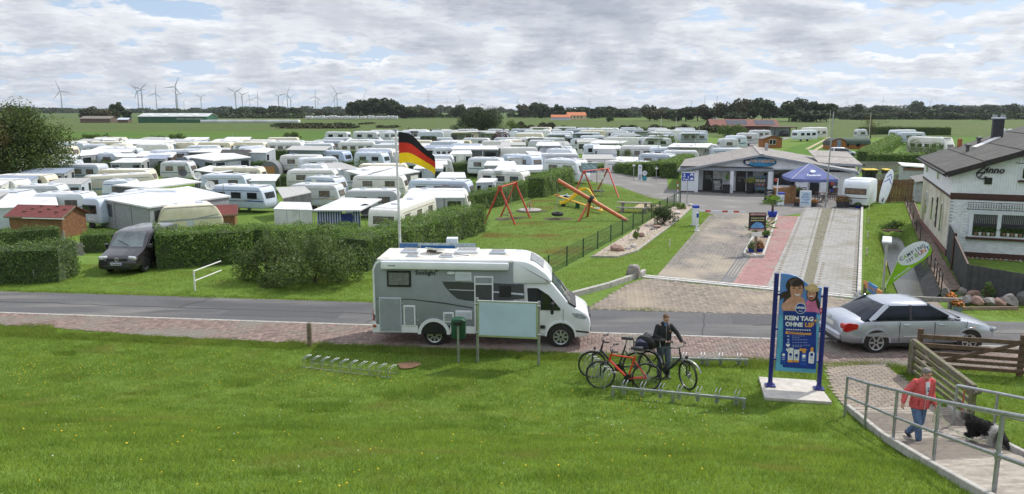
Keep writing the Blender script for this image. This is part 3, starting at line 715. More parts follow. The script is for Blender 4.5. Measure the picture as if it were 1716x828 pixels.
TURB=MM('turbine_grey',(.36,.39,.43),.6,.04,.02)
def turbine(hx,hy,blade_px,ang,label):
 hub=70.0;dist=(hub-7.2)*FPX/(183.5-hy);bl=blade_px*dist/FPX
 t=thing('wind_turbine',label,'wind turbine',((hx-858)/FPX*dist,dist,0),0,'wind turbines on the horizon')
 MB().tube([(0,0,-1),(0,0,hub*.5),(0,0,hub-1.5)],[2.6,2.0,1.3],8).build('tower',TURB,t,smooth=60)
 MB().box((0,1.5,hub),(3.4,9,3.6),ch=.8).build('nacelle',TURB,t)
 MB().lathe([(1.6,0),(1.4,1.2),(.1,2.6)],(0,-3,hub),(0,-1,0),10).build('hub',TURB,t)
 for k in range(3):
  a=R(ang+120*k);d=Vector((math.sin(a),0,math.cos(a)));s=Vector((math.cos(a),0,-math.sin(a)))
  c=Vector((0,-3.8,hub));rings=[]
  for f,w in((.02,1.2),(.18,2.5),(.55,1.7),(1.0,.35)):
   q=c+d*bl*f;rings.append([q-s*w*.5,q+Vector((0,.4,0)),q+s*w*.8,q-Vector((0,.4,0))])
  MB().loft(rings).build('blade',TURB,t)
nth='wind turbine on the horizon '
for hx,hy,b,a,lab in[(116,154,20,-20,'lone tall wind turbine farthest to the left'),(242.5,154,16,-40,'lower of two overlapping turbines left of the green hall'),(248.6,151,17,48,'higher of two overlapping turbines above the hall'),(272,158,16,10,'turbine with raised blade above the hall roof'),(305,147.5,18,25,'tallest turbine above the green hall'),(307,160,14,-45,'turbine standing just under the tallest one'),(317,172,9,40,'very small turbine right of the tallest one'),(346,164,12,60,'mid-sized turbine at the right end of the hall'),(403,156,18,-60,'turbine with level wide blades right of the hall'),(414,160,13,-50,'turbine close behind the one with level blades'),(426,167,11,-10,'faint thin turbine between two bigger ones'),(439,164,13,10,'turbine with upright blade near the middle group'),(473.6,163,13,-55,'left turbine of the tight middle group'),(488,159,17,25,'highest turbine of the tight middle group'),(493,165.5,12,50,'right turbine of the tight middle group'),(479.5,171,9,30,'small far turbine in the tight middle group'),(506,176,7,0,'tiny turbine right of the tight middle group'),(534,163,14,5,'turbine with level blade left of the tall pair'),(538,171,10,30,'small turbine beneath the level-bladed one'),(557,176,8,0,'tiny turbine left of the tall pair'),(566,167,15,-30,'lower turbine of the tall pair'),(570,158,18,-35,'higher turbine of the tall pair'),(614,167,17,15,'turbine rising out of the big dark copse'),(720,168,15,0,'turbine alone right of the flag'),(751,171,9,0,'faint small turbine right of the flag'),(772.5,169,10,-20,'turbine above the trees right of the flag'),(794.5,174,8,-30,'small turbine above the broad tree'),(687.5,174,7,60,'small turbine right of the copse'),(867,172,8,0,'small turbine left of the round crown'),(985,172,9,20,'turbine above the orange-roofed farmhouse'),(903,171,8,-20,'small turbine over the round crown'),(1409,172,8,10,'small turbine at the right of the dark tree block'),(1425,172,8,-40,'second small turbine by the dark tree block'),(1469,170,9,0,'thin turbine over the right hedgerow'),(1516,171,8,0,'thin turbine beside the single high crown'),(1548,170,8,15,'rightmost thin turbine on the horizon')]:
 turbine(hx,hy,b,a,lab)
def gable_building(name,label,cat,p,w,d,eave,ridge,rz,wallm,roofm,extra=None,over=.3,ridge_along='x'):
 t=thing(name,label,cat,p,rz);mb=MB()
 if ridge_along=='x':
  mb.prism([(0,0),(d,0),(d,eave),(d/2,ridge-.05),(0,eave)],-w/2,w/2,f=lambda a,b,q:(q,a,b));mb.build('wall',wallm,t)
  s=(ridge-eave)/(d/2)
  for sg in(0,1):
   y0,y1=(-over,d/2)if sg==0 else(d+over,d/2);z0=eave-over*s
   MB().loft([[(-w/2-over,y0,z0+.02),(-w/2-over,y1,ridge+.02),(-w/2-over,y1,ridge+.16),(-w/2-over,y0,z0+.16)],[(w/2+over,y0,z0+.02),(w/2+over,y1,ridge+.02),(w/2+over,y1,ridge+.16),(w/2+over,y0,z0+.16)]]).build('roof',roofm,t)
 else:
  mb.prism([(-w/2,0),(w/2,0),(w/2,eave),(0,ridge-.05),(-w/2,eave)],0,d,f=lambda a,b,q:(a,q,b));mb.build('wall',wallm,t);s=(ridge-eave)/(w/2)
  for sg in(-1,1):
   x0=sg*(w/2+over);z0=eave-over*s
   MB().loft([[(x0,y,z0+.02),(0,y,ridge+.02),(0,y,ridge+.14),(x0,y,z0+.14)]for y in(-over,d+over)]).build('roof',roofm,t)
 return t
HALLG=MM('hall_green',(.030,.115,.060),.6,.1,.5)
b=gable_building('green_hall','long green farm hall with pale roof at the field edge','hall',G(290,206),37,14,3.3,4.9,0,HALLG,MM('hall_roof',(.48,.50,.50),.6,.1,.3))
for k in range(5):MB().box((-15+k*4.3,-.05,1.5),(.12,.1,3.0)).build('wall_rib',MM('hall_rib',(.02,.08,.04),.6),b)
for k in range(3):MB().box((4+k*4.8,-.06,2.1),(4.3,.08,.9)).build('window_strip',MM('hall_glazing',(.20,.28,.24),.3),b)
for k in range(4):MB().box((-13+k*8,3.3,4.35),(2.2,2.4,.12),rx=.22).build('roof_light',MM('roof_light',(.75,.77,.78),.4),b)
gable_building('farm_shed','low brown shed roof left of the round tree','shed',G(160,206),16,8,2.2,3.4,0,MM('brown_wall',(.15,.11,.085),.8),MM('brown_shed_roof',(.20,.17,.15),.8))
gable_building('farm_shed','grey barn roof showing above the brown tree clump','barn',G(158,199),20,9,4.2,6.2,0,MM('brown_wall',(.15,.11,.085),.8),MM('tile_red_far',(.20,.10,.075),.8))
gable_building('farm_shed','small white-roofed shed beneath the round tree','shed',G(206,206),5.5,4,1.7,2.5,0,MM('brown_wall',(.15,.11,.085),.8),PALE)
b=gable_building('farmhouse','cream farmhouse with orange tiled roof in the fields','farmhouse',G(967,201),12.5,8,3.0,5.0,.12,MM('farm_cream',(.62,.52,.33),.8),MM('orange_tile',(.50,.165,.07),.8))
for k in range(4):MB().box((-4.2+2.4*k,-.04,1.9),(.9,.1,1.0)).build('window',GLASS,b)
b=gable_building('farm_annex','long low annex with orange roof beside the cream farmhouse','annex',G(940,201.5),12.5,6,1.9,3.4,0,PALE,MM('orange_tile',(.50,.165,.07),.8))
b=gable_building('white_house','white gabled house half hidden in the copse','house',G(1196,199.5),6,9,4.6,7.6,-.2,MM('far_white',(.7,.71,.72),.7),DARKROOF,ridge_along='y')
for k in(-1,1):MB().box((1.2*k,-.04,2.8),(.8,.1,1.1)).build('window',GLASS,b)
o=MB().box((0,0,.8),(52,5,1.6),ch=.3).build('poly_tunnel',MM('pale_film',(.62,.64,.63),.6,.1,.2),None,G(420,206));tag(o,'long pale low greenhouse row right of the green hall','greenhouse')
for k in range(24):
 x=516+k*6.4+rnd.uniform(-1,1);h=rnd.uniform(1.9,2.6);p=G(x,200.2)
 m=MB().box((0,0,h/2+.2),(rnd.uniform(1.9,2.7),3.4,h),ch=.3);o=m.build('distant_caravan',DIRTYW,None,p);tag(o,'tiny white caravan in the distant row below the copse','caravan','distant row of caravans below the copse')
for px,py,h,lab in[(1180,200,17,'tall thin mast above the copse'),(1158,200,13,'short thin mast left of the tall one'),(1200,200,16.5,'thin mast just right of the white house'),(1222,200,11,'stubby mast over the rusty tree')]:
 p=G(px,py);o=MB().tube([(0,0,0),(0,0,h)],[.22,.12],6).tube([(-.9,0,h*.97),(.9,0,h*.97)],.07,4).build('radio_mast',TURB,None,p);tag(o,lab,'mast')
 #the campsite
def fillet(pts,rad,n=4):
 out=[];N=len(pts)
 for i in range(N):
  r=rad[i]if isinstance(rad,(list,tuple))else rad
  p0,p,p1=Vector(pts[i-1]),Vector(pts[i]),Vector(pts[(i+1)%N])
  if r<=0:out.append(tuple(p));continue
  a,b=(p0-p),(p1-p);r=min(r,a.length*.45,b.length*.45);a=p+a.normalized()*r;b=p+b.normalized()*r
  for k in range(n+1):
   t=k/n;out.append(tuple(a*(1-t)**2+p*2*t*(1-t)+b*t*t))
 return out
STRIPE_BLUE=MM('stripe_blue',(.05,.10,.33),.4);STRIPE_GREY=MM('stripe_grey',(.34,.36,.38),.4);STRIPE_BEIGE=MM('stripe_beige',(.45,.36,.24),.5)
prnd=random.Random(5);TINTS=(WHITE,MM('white_tint_blue',(.66,.72,.80),.4,.05,2),MM('white_tint_warm',(.72,.71,.67),.45,.06,2),MM('white_tint_grey',(.60,.62,.64),.45,.06,2),WHITE);STRIPE_TEAL=MM('stripe_teal',(.10,.22,.27),.4)
FRAMEM=MM('window_rubber',(.055,.055,.058),.5)
def caravan(label,A,B,H=2.45,col=None,W=2.25,stripe=None,wins=3,detail=2,front=.42,rear=.18,group=None,L=None,endwin=True,name='caravan',low=None,flip=False,glass=None,zfrac=1.0,door=None,gz=None):
 """Touring caravan: A and B are the image ends of its near roof edge, surveyed at height H."""
 col=col or WHITE;q_=prnd.random()
 if col is WHITE:col=TINTS[int(prnd.random()*5)]
 if stripe is None and detail>0 and q_<.7:stripe=(STRIPE_GREY,STRIPE_BLUE,STRIPE_BEIGE,STRIPE_TEAL,STRIPE_GREY)[int(q_*7)]
 z=H*.95 if zfrac==1.0 else H*zfrac
 m_=GC((A[0]+B[0])/2,(A[1]+B[1])/2,z);g0=zg(m_.x,m_.y+1.2)if gz is None else gz;a,b=G(A[0],A[1],z+g0),G(B[0],B[1],z+g0)
 d=b-a;d.z=0
 if L is None:L=d.length
 d.normalize();n=Vector((-d.y,d.x,0));c=a+d*(L/2)+n*(W/2);c.z=g0
 rz=math.atan2(d.y,d.x)
 t=thing(name,label,'caravan',c,rz,group);glass=glass or CURT
 h2=L/2;f,r=(front,rear)if not flip else(rear,front)
 out=fillet([(-h2+.12,.42),(h2-.12,.42),(h2,.85),(h2-f*.35,1.55),(h2-f,H),(-h2+r,H),(-h2+r*.3,1.55),(-h2,.85)],[.06,.1,.3,.5,.38,.38,.5,.3],3)
 MB().prism(out,-W/2,W/2,.13).build('body',col,t,smooth=35)
 MB().box((0,0,H+.012),(L-f-r-.45,W-.42,.03),ch=.012).build('roof',DIRTYW if col is not CREAM else WHITE2,t)
 if detail>=1:
  for k in range(2 if detail>1 else 1):
   MB().box((-L*.2+k*L*.38,.1,H+.07),(.5,.5,.09),ch=.035).build('roof_hatch',PALE,t)
 span=L-1.0
 for k in range(wins):
  x=-span/2+span*(k+.5)/wins;ww=min(1.05,span/wins*.62)
  if door is not None and k==door:
   MB().box((x,-W/2-.006,1.35),(.6,.03,1.7),ch=.012).build('door',WHITE2,t);continue
  w=MB().box((x,-W/2-.004,1.62),(ww,.035,.58),ch=.015).build('window',FRAMEM,t)
  MB().box((x,-W/2-.02,1.62),(ww-.09,.02,.49)).build('pane',glass,w)
 if endwin:
  for sg in((1,-1)if detail>1 else(1,)):
   x0=h2-f*.36 if sg>0 else-h2+r*.38;tl=(f if sg>0 else r)*.42
   w=MB().box((sg*(abs(x0)+.012-.02),0,1.62),(.05,W*.66,.58),ry=-sg*math.atan(tl/.8),ch=.012).build('window',FRAMEM,t)
   MB().box((sg*(abs(x0)+.025-.02),0,1.62),(.04,W*.66-.09,.49),ry=-sg*math.atan(tl/.8)).build('pane',glass,w)
 if stripe:MB().box((0,-W/2-.004,1.12),(L*.93,.015,.10)).build('stripe',stripe,t);MB().box((0,-W/2-.004,2.06),(L*.80,.015,.06)).build('stripe',stripe,t)
 if detail>=1:
  xd=(prnd.random()-.5)*L*.5;MB().box((xd,-W/2-.005,.80),(.5,.016,.42),ch=.004).build('service_hatch',PALE,t)
  if prnd.random()<.5:MB().prism([(-L*.42,1.0),(L*.1,1.06),(L*.42,1.34),(L*.40,1.40),(.0,1.14),(-L*.42,1.08)],-W/2-.012,-W/2-.002).build('graphic',STRIPE_TEAL if q_>.5 else STRIPE_GREY,t)
 if low:MB().box((0,-W/2-.005,.72),(L*.9,.015,.55)).build('lower_panel',low,t)
 if detail>=1:
  for sy in(-1,1):MB().lathe([(.02,-.09),(.27,-.09),(.31,-.05),(.31,.05),(.27,.09),(.02,.09)],(-.1,sy*(W/2-.12),.31),(0,1,0),12).build('wheel',RUBBER,t)
  MB().tube([(h2*(1 if not flip else-1)*.9,-.35,.42),((h2+.9)*(1 if not flip else-1),0,.45),(h2*(1 if not flip else-1)*.9,.35,.42)],.04,5).build('drawbar',STEEL,t)
 if detail>1:MB().tube([(-h2+.25,-W/2-.012,.5),(-h2+.1,-W/2-.012,1.4),(-h2+r+.06,-W/2-.012,H-.15)],.012,4).build('edge_trim',ALU,t)
 return t
def canopy(label,C,zs,m=None,walls=(),wallm=None,th=.07,name='awning',cat='awning',wins=1,group=None,posts=True,winm=None):
 """Awning or shelter roof: C are its four roof corners in the image (around), zs their heights; walls lists the edges closed by cloth."""
 m=m or CANVAS;c=sum((GC(p[0],p[1],z)for p,z in zip(C,zs)),Vector())/4;g0=zg(c.x,c.y);P=[G(p[0],p[1],z+g0)for p,z in zip(C,zs)];c=sum(P,Vector())/4;base=Vector((c.x,c.y,g0))
 t=thing(name,label,cat,base,0,group);Q=[p-base for p in P]
 mb=MB();n=4;top=[];bot=[]
 for j in range(n+1):
  a=Q[0].lerp(Q[3],j/n);b=Q[1].lerp(Q[2],j/n);row=[a.lerp(b,i/3)for i in range(4)]
  top.append([p-Vector((0,0,.05*math.sin(math.pi*i/3)*math.sin(math.pi*j/n)))for i,p in enumerate(row)])
 V=[p for r in top for p in r]+[p-Vector((0,0,th))for r in top for p in r];N=(n+1)*4;F=[]
 for j in range(n):
  for i in range(3):q=j*4+i;F+=[(q,q+1,q+5,q+4),(q+N+4,q+N+5,q+N+1,q+N)]
 loop=list(range(0,4))+[7+4*j for j in range(n)]+[N-2,N-3,N-4]+[4*j for j in range(n-1,0,-1)]
 for a,b in zip(loop,loop[1:]+loop[:1]):F.append((b,a,a+N,b+N))
 mb.add(V,F).build('roof',m,t,smooth=30)
 for w in walls:
  a,b=Q[w],Q[(w+1)%4];a=a.lerp(c-base,.03);b=b.lerp(c-base,.03);up=Vector((0,0,1));d=b-a
  nn=3;xs=[k/nn for k in range(nn+1)]
  for k in range(nn):
   p,q=a.lerp(b,xs[k]+.006),a.lerp(b,xs[k+1]-.006);p.z-=th;q.z-=th
   mb=MB();nrm=Vector((d.y,-d.x,0)).normalized()*.02
   mb.loft([[Vector((p.x,p.y,.03))+nrm,Vector((p.x,p.y,.03))-nrm,p-nrm,p+nrm],[Vector((q.x,q.y,.03))+nrm,Vector((q.x,q.y,.03))-nrm,q-nrm,q+nrm]])
   o=mb.build('wall_panel',wallm or GREYCANVAS,t)
   if wins and k in(0,2)[:wins]:
    p1,q1=p.lerp(q,.15),p.lerp(q,.85);z0,z1=.95,min(p.z,q.z)-.25;nn_=nrm*1.6
    MB().loft([[Vector((p1.x,p1.y,z0))+nn_,Vector((p1.x,p1.y,z0))-nn_,Vector((p1.x,p1.y,z1))-nn_,Vector((p1.x,p1.y,z1))+nn_],[Vector((q1.x,q1.y,z0))+nn_,Vector((q1.x,q1.y,z0))-nn_,Vector((q1.x,q1.y,z1))-nn_,Vector((q1.x,q1.y,z1))+nn_]]).build('window',winm or GLASS,o)
 if posts:
  for q in Q:MB().tube([(q.x*.96,q.y*.96,0),(q.x*.96,q.y*.96,q.z-th*.6)],.03,6).build('post',ALU,t)
 return t
def par(x0,x1,yf,yb,sh=0):return[(x0,yf),(x1,yf),(x1+sh-(x1-x0)*.06,yb),(x0+sh+(x1-x0)*.06,yb)]
def dish(label,px,py,z,r=.42,m=None,base=None):
 p=GC(px,py,z);t=thing('satellite_dish',label,'satellite dish',(p.x,p.y,zg(p.x,p.y)));d=(0.35,-.85,.35)
 MB().lathe([(.001,-.02),(r*.6,.0),(r,.08),(r,.10),(r*.6,.02),(.001,0)],(0,0,z),d,16).build('reflector',m or WHITE2,t,smooth=50)
 MB().tube([(0,0.1,0),(0,.1,z-.1),(0,0,z)],.025,5).build('mast',STEEL,t);MB().tube([(0,-.02,z-r*.9),(.12,-.42,z+.05)],.012,4).box((.12,-.42,z+.06),(.07,.1,.07)).build('feed',BLACK,t)
def shed(label,p,w,d,h,rz,wallm,roofm,boards=True,door=None,name='garden_shed',cat='shed',ridge=.55,along='x'):
 """Timber shed: boarded walls (each board a part), two roof slopes, fascia."""
 t=thing(name,label,cat,p,rz);wm=wallm
 MB().box((0,d/2,h/2),(w-.06,d-.06,h-.02)).build('wall',wm,t)
 nb=int(h/.14)
 me=MB().box((0,0,0),(w,.022,h/nb-.012),ch=.004).build('board',wm,t,(0,.012,h/nb*.5)).data
 me2=MB().box((0,0,0),(.022,d,h/nb-.012),ch=.004).build('board',wm,t,(w/2-.012,d/2,h/nb*.5)).data
 for k in range(1,nb):part(t,'board',me,t,(0,.012,h/nb*(k+.5)));part(t,'board',me2,t,(w/2-.012,d/2,h/nb*(k+.5)))
 o=.22
 if along=='x':
  MB().add([(-w/2,0,h),(-w/2,d,h),(-w/2,d/2,h+ridge),(w/2,0,h),(w/2,d,h),(w/2,d/2,h+ridge)],[(0,1,2),(3,5,4)]).build('gable',wm,t)
  for s in(0,1):
   y0=-o if s==0 else d+o;z0=h-o*ridge/(d/2);MB().loft([[(x,y0,z0),(x,d/2,h+ridge),(x,d/2,h+ridge+.05),(x,y0,z0+.05)]for x in(-w/2-o,w/2+o)]).build('roof',roofm,t)
  MB().box((0,-o-.015,h-o*ridge/(d/2)+.0),(w+2*o,.025,.12)).build('fascia',WOOD,t)
  for sx in(-1,1):MB().bar((sx*(w/2+o+.012),-o,h-o*ridge/(d/2)),(sx*(w/2+o+.012),d/2,h+ridge),.024,.13).build('fascia',WOOD,t)
 else:
  MB().add([(-w/2,0,h),(w/2,0,h),(0,0,h+ridge),(-w/2,d,h),(w/2,d,h),(0,d,h+ridge)],[(0,1,2),(3,5,4)]).build('gable',wm,t)
  for s in(-1,1):
   x0=s*(w/2+o);z0=h-o*ridge/(w/2);MB().loft([[(x0,y,z0),(0,y,h+ridge),(0,y,h+ridge+.05),(x0,y,z0+.05)]for y in(-o,d+o)]).build('roof',roofm,t)
   MB().bar((x0,-o-.012,z0),(0,-o-.012,h+ridge),.024,.12).build('fascia',WOOD,t)
 if door:MB().box((door[0],-.012,.95),(door[1],.04,1.9)).build('door',MM('shed_door',(.12,.09,.06),.7),t)
 return t
C=caravan
#nearest, left
C('white caravan with grey rain cover in front of the left tree',(22,314),(104,313),wins=2,col=WHITE)
C('long white caravan behind the log cabin, awning slung along it',(52,327),(146,327),wins=2,col=WHITE)
canopy('pale tent awning sloping down behind the log cabin roof',[(-16,349),(98,345),(92,323),(14,324)],(1.75,1.75,2.4,2.4),walls=(0,),wallm=PALE,wins=0)
C('pale blue caravan turned end-on with one wide dark rear window',(133,334),(174,336),wins=0,L=2.15,W=5.5,rear=.25,front=.25,col=MM('pale_blue_body',(.56,.64,.76),.4,.05),endwin=False,detail=1)
t=bpy.data.objects['caravan.002']if 'caravan.002' in bpy.data.objects else None
w=MB().box((-.12,-2.76,1.55),(1.45,.05,.72),ch=.03).build('window',FRAMEM,t);MB().box((-.12,-2.78,1.55),(1.3,.03,.58)).build('pane',GLASS,w);MB().box((-.1,-2.76,.75),(.5,.04,.1)).build('number_plate',WHITE2,t)
canopy('huge white flat awning roof in front of the end-on caravan',[(161,331),(248,347),(387,328),(316,312)],(2.35,2.3,2.3,2.4),walls=(0,1),wallm=MM('awning_wall_grey',(.30,.32,.34),.8),wins=1,th=.12)
C('small cream caravan with bulging nose behind the van hedge',(262,350),(374,343),col=CREAM,wins=0,H=2.2,front=.7,rear=.5,endwin=False)
C('grey-cream caravan with dark end window beside the wooden fence',(146,298),(262,292),col=MM('dull_cream',(.56,.53,.45),.5,.06),wins=1,W=2.4)
C('white caravan tucked under a long flat white roof',(168,305),(222,305),wins=1)
canopy('long flat white awning roof reaching right above the end-on caravan',[(188,310),(250,315),(339,304),(296,297)],(2.35,2.3,2.3,2.45),walls=(0,),wallm=DGREY,wins=0,th=.12)
C('blue-white caravan with two small windows above the Y-post shelter',(142,244),(184,243),wins=2,col=PALE)
C('cream caravan end beside the lamp at the left meadow edge',(182,243),(216,243),wins=2,col=CREAM,detail=1)
C('white caravan sheltered under the Y-post roof',(160,258),(196,258),wins=1,detail=1)
t=canopy('white sloped shelter roof carried by a Y-shaped post',[(134,261),(194,256),(188,248),(136,252)],(2.2,2.2,2.5,2.5),walls=(0,),wallm=GREYCANVAS,wins=1)
canopy('open white gazebo with striped side curtains',par(194,229,263,257),(2.2,)*4,walls=(0,),wallm=WHITE2,wins=2)
canopy('blue-grey hut with wide flat overhanging roof near the meadow',par(208,296,241,235),(2.4,2.4,2.5,2.5),walls=(0,1),wallm=MM('hut_blue_grey',(.30,.35,.42),.7),wins=2,th=.14,name='camp_hut',cat='hut')
canopy('low white canopy over a dark brown timber hut',[(222,262),(288,263),(296,255),(238,253)],(2.1,2.1,2.4,2.4),walls=(0,1),wallm=MM('dark_brown_wall',(.075,.045,.032),.8),wins=0,th=.16)
C('blue-sided caravan with white roof behind the brown timber hut',(258,254),(344,251),wins=3,col=PALE,stripe=STRIPE_BLUE)
canopy('wide white ribbed awning roof with grey windowed walls',[(306,262),(358,269),(421,263),(376,253)],(2.2,2.15,2.2,2.5),walls=(0,1),wallm=MM('wall_mid_grey',(.26,.29,.33),.8),wins=2,th=.12)
C('low rounded white caravan behind the bushes by the lamp',(266,273),(320,273),wins=2,col=WHITE)
canopy('white canopy and tent sides left of the cream caravan',[(324,285),(366,290),(398,284),(352,277)],(2.1,2.0,2.2,2.4),walls=(0,),wallm=DGREY,wins=0)
C('cream caravan with rounded roof in the middle left rows',(356,283),(424,281),wins=2,col=CREAM)
C('pale blue caravan roof with white dish at its left end',(333,295),(414,295),wins=2,col=MM('pale_blue_body',(.56,.64,.76),.4,.05))
dish('white satellite dish at the left end of the pale blue roof',331,295,2.6);dish('dark grey satellite dish between hedge and canopy',306,290,1.9,.5,DGREY)
C('large pale blue caravan with three dark windows facing the hedge',(347,313),(443,316),wins=3,col=MM('pale_blue_body',(.56,.64,.76),.4,.05),glass=GLASS,front=.5)
dish('white dish at the left end of the large pale blue caravan',352,311,2.7)
canopy('grey striped tent roof against the large pale blue caravan',[(474,332),(522,322),(510,312),(462,314)],(1.95,2.0,2.4,2.5),m=MM('tent_grey',(.40,.40,.39),.8),walls=(0,),wallm=DGREY,wins=0)
#middle left
C('white caravan at the end of the grey-blue row',(402,248),(446,247),wins=2)
canopy('white awning with low front left of the hedge block',[(400,255),(446,256),(462,249),(420,245)],(2.1,2.1,2.4,2.4),walls=(0,1),wallm=PALE,wins=1)
C('long low blue-grey caravan with white nose, seen over roofs',(412,238),(485,238),wins=3,col=PALE)
C('blue caravan with a row of dark windows under a grey roof edge',(483,253),(578,255),wins=4,col=MM('mid_blue_paint',(.42,.52,.70),.4,.05),glass=GLASS)
canopy('grey awning roof on top of the long blue caravan',[(478,251),(545,252),(555,245),(490,244)],(2.5,2.5,2.6,2.6),m=MM('tent_grey',(.40,.40,.39),.8),posts=True)
C('white caravan whose rounded roof rises behind another',(504,267),(570,265),wins=2,detail=1)
C('white caravan with dark end window and a grey tent beside it',(500,278),(546,278),wins=1,glass=GLASS)
canopy('smooth grey tent roof right of the white caravan',[(528,288),(604,282),(572,272),(530,273)],(1.6,1.8,2.4,2.4),m=MM('tent_grey',(.40,.40,.39),.8),walls=(0,),wallm=PALE,wins=0)
C('cream caravan with one dark window left of the barrel tent',(388,283),(440,283),wins=2,col=CREAM,glass=GLASS)
canopy('flat white cover roof in front of the cream caravan',[(398,303),(462,303),(470,292),(410,291)],(1.7,1.7,2.0,2.0),walls=(0,),wallm=PALE,wins=0)
p=on(452,297);t=thing('barrel_tent','grey barrel-roofed storage tent with wooden door','tent',p,.1)
MB().prism([(1.3*math.cos(a),.55+1.5*math.sin(a))for a in np.linspace(0,math.pi,11)]+[(-1.3,0),(1.3,0)],0,3.2).build('cover',MM('tarp_grey',(.16,.17,.18),.7,.15,5),t,smooth=40)
MB().box((0,-.04,.7),(1.4,.05,1.4)).build('door',PINE,t)
C('grey-white caravan standing behind a round green plant',(508,298),(566,300),wins=2,col=PALE,door=0,front=.55)
t=shrub('grass_plant','round bushy green plant on a raised planter',on(546,336)+Vector((0,0,1.0)),1.15,1.1,LEAF_H,900,.10,31,cat='plant')
p=on(551,345);t=thing('windbreak','grey and white cloth windbreak under the round plant','windbreak',p,-.1)
for k in range(3):MB().box((-.75+k*.75,0,.55),(.73,.03,1.0)).build('cloth_panel',[GREYCANVAS,CANVAS,CANVAS][k],t)
for k in range(4):MB().tube([(-1.12+k*.75,.02,0),(-1.12+k*.75,.02,1.15)],.02,5).build('pole',ALU,t)
C('blue-white caravan left of the open-fronted white awning',(574,287),(614,288),wins=1)
canopy('open-fronted white awning roof with dark posts behind the flagpole',[(606,293),(646,296),(704,287),(668,278)],(2.2,2.2,2.25,2.45),walls=(0,1),wallm=DGREY,wins=2,winm=WHITE2,th=.12)
canopy('flat white roof joining caravan and open awning',[(577,286),(606,293),(668,278),(634,276)],(2.45,2.3,2.45,2.5),th=.08)
canopy('low white covered trailer tent behind the long hedge',[(458,350),(524,352),(520,339),(470,338)],(1.5,1.5,1.8,1.8),walls=(0,1,3),wallm=CANVAS,wins=0)
C('white caravan standing corner-on with three curtained windows',(668,354),(733,331),wins=3,H=2.45,col=WHITE,W=2.4)
t=canopy('awning with blue and white striped front and dark blue door',[(524,352),(604,352),(640,333),(574,331)],(2.15,2.15,2.4,2.4),th=.1)
a,b=GC(530,352,2.1),GC(602,352,2.1);n_=34;o=t
for k in range(n_):
 f0,f1=k/n_,(k+1)/n_
 if .56<f0<.84:continue
 p,q=a.lerp(b,f0),a.lerp(b,f1);MB().quad(*[Vector((u.x,u.y+.08,zz+t.location.z))-t.location for u,zz in((p,.05),(q,.05),(q,2.02),(p,2.02))]).build('stripe',BLUEFAB if k%2 else PALE,t)
p,q=a.lerp(b,.57),a.lerp(b,.84);MB().bar(Vector((p.x,p.y+.1,.95+t.location.z))-t.location,Vector((q.x,q.y+.1,.95+t.location.z))-t.location,.03,1.75).build('door',BLUEFAB,t)
dish('dark grey satellite dish on a thin mast by the striped awning',612,352,1.9,.48,DGREY)
C('grey caravan with cream nose behind the corner-on white one',(575,322),(672,322),wins=2,col=MM('light_grey_side',(.46,.48,.50),.45,.05),front=.5)
C('long pale blue caravan with pale windows right of the flagpole',(682,304),(790,306),wins=3,col=MM('pale_blue_body',(.56,.64,.76),.4,.05),front=.55)
shed('small grey shed with dark felt roof behind the playground hedge',on(756,349),1.9,2.0,1.55,.35,MM('shed_grey',(.26,.24,.21),.8,.15,8),DARKROOF,along='y',ridge=.5)
C('blue-shaded white caravan with two windows and white end left of the flag',(592,257),(644,258),wins=2,col=MM('pale_blue_body',(.56,.64,.76),.4,.05),glass=GLASS,front=.5)  # bluish shade of its long side is put into the body colour
#middle
C('white caravan with dark windows just right of the flag',(724,249),(764,249),wins=3,glass=GLASS)
C('white caravan with grey end tucked under the flag tip',(716,262),(762,262),wins=1)
canopy('long dark-walled hut with flat white roof beyond the hedge block',par(756,836,250,244),(2.4,2.4,2.5,2.5),walls=(0,1),wallm=MM('hut_dark_grey',(.10,.11,.125),.7),wins=2,th=.16,name='camp_hut',cat='hut')
C('blue-white caravan in front of the long dark-walled hut',(782,266),(842,267),wins=2)
C('white caravan with royal blue lower side by the small gazebo',(839,260),(893,263),wins=2,low=BLUE,col=MM('pale_blue_body',(.56,.64,.76),.4,.05))
canopy('white awning sloping away behind the blue-bottomed caravan',[(892,262),(916,262),(905,254),(880,253)],(2.0,2.0,2.5,2.5),walls=(0,),wallm=PALE,wins=0)
canopy('narrow gazebo with white striped curtains by the blue-bottomed caravan',par(850,876,264,260),(2.2,)*4,walls=(0,1),wallm=WHITE2,wins=1)
C('long white caravan with three dark windows behind the red swing',(798,287),(880,290),wins=3,glass=GLASS,stripe=STRIPE_GREY)
canopy('long white puffed canopy behind the three-windowed caravan',[(828,286),(912,284),(920,277),(836,276)],(2.5,2.4,2.6,2.6),th=.3)
canopy('low white gazebo with slatted sides left of the three-windowed caravan',[(797,306),(826,305),(834,299),(806,298)],(2.1,2.1,2.2,2.2),walls=(0,1),wallm=PALE,wins=2)
C('white caravan roof with smooth blue side behind the playground hedges',(908,268),(970,271),wins=2)
t=C('white camper with dark window band and roof dish',(913,251),(962,252),wins=3,glass=GLASS,name='camper',H=2.6)
dish('white dish on the camper in the middle rows',943,243,2.9)
C('pale caravan with windows in front of the purple tree',(909,233),(950,233),wins=3)
C('cream and white caravan with dark panel windows by the purple tree',(845,236),(878,235),wins=3,col=CREAM,glass=GLASS)
canopy('grey flat awning roof below the purple tree',par(838,882,243,238),(2.2,2.2,2.4,2.4),walls=(0,),wallm=WHITE2,wins=1,m=MM('tent_grey',(.40,.40,.39),.8))
C('white caravan with dark windows right of the cream one',(881,232),(908,231),wins=2)
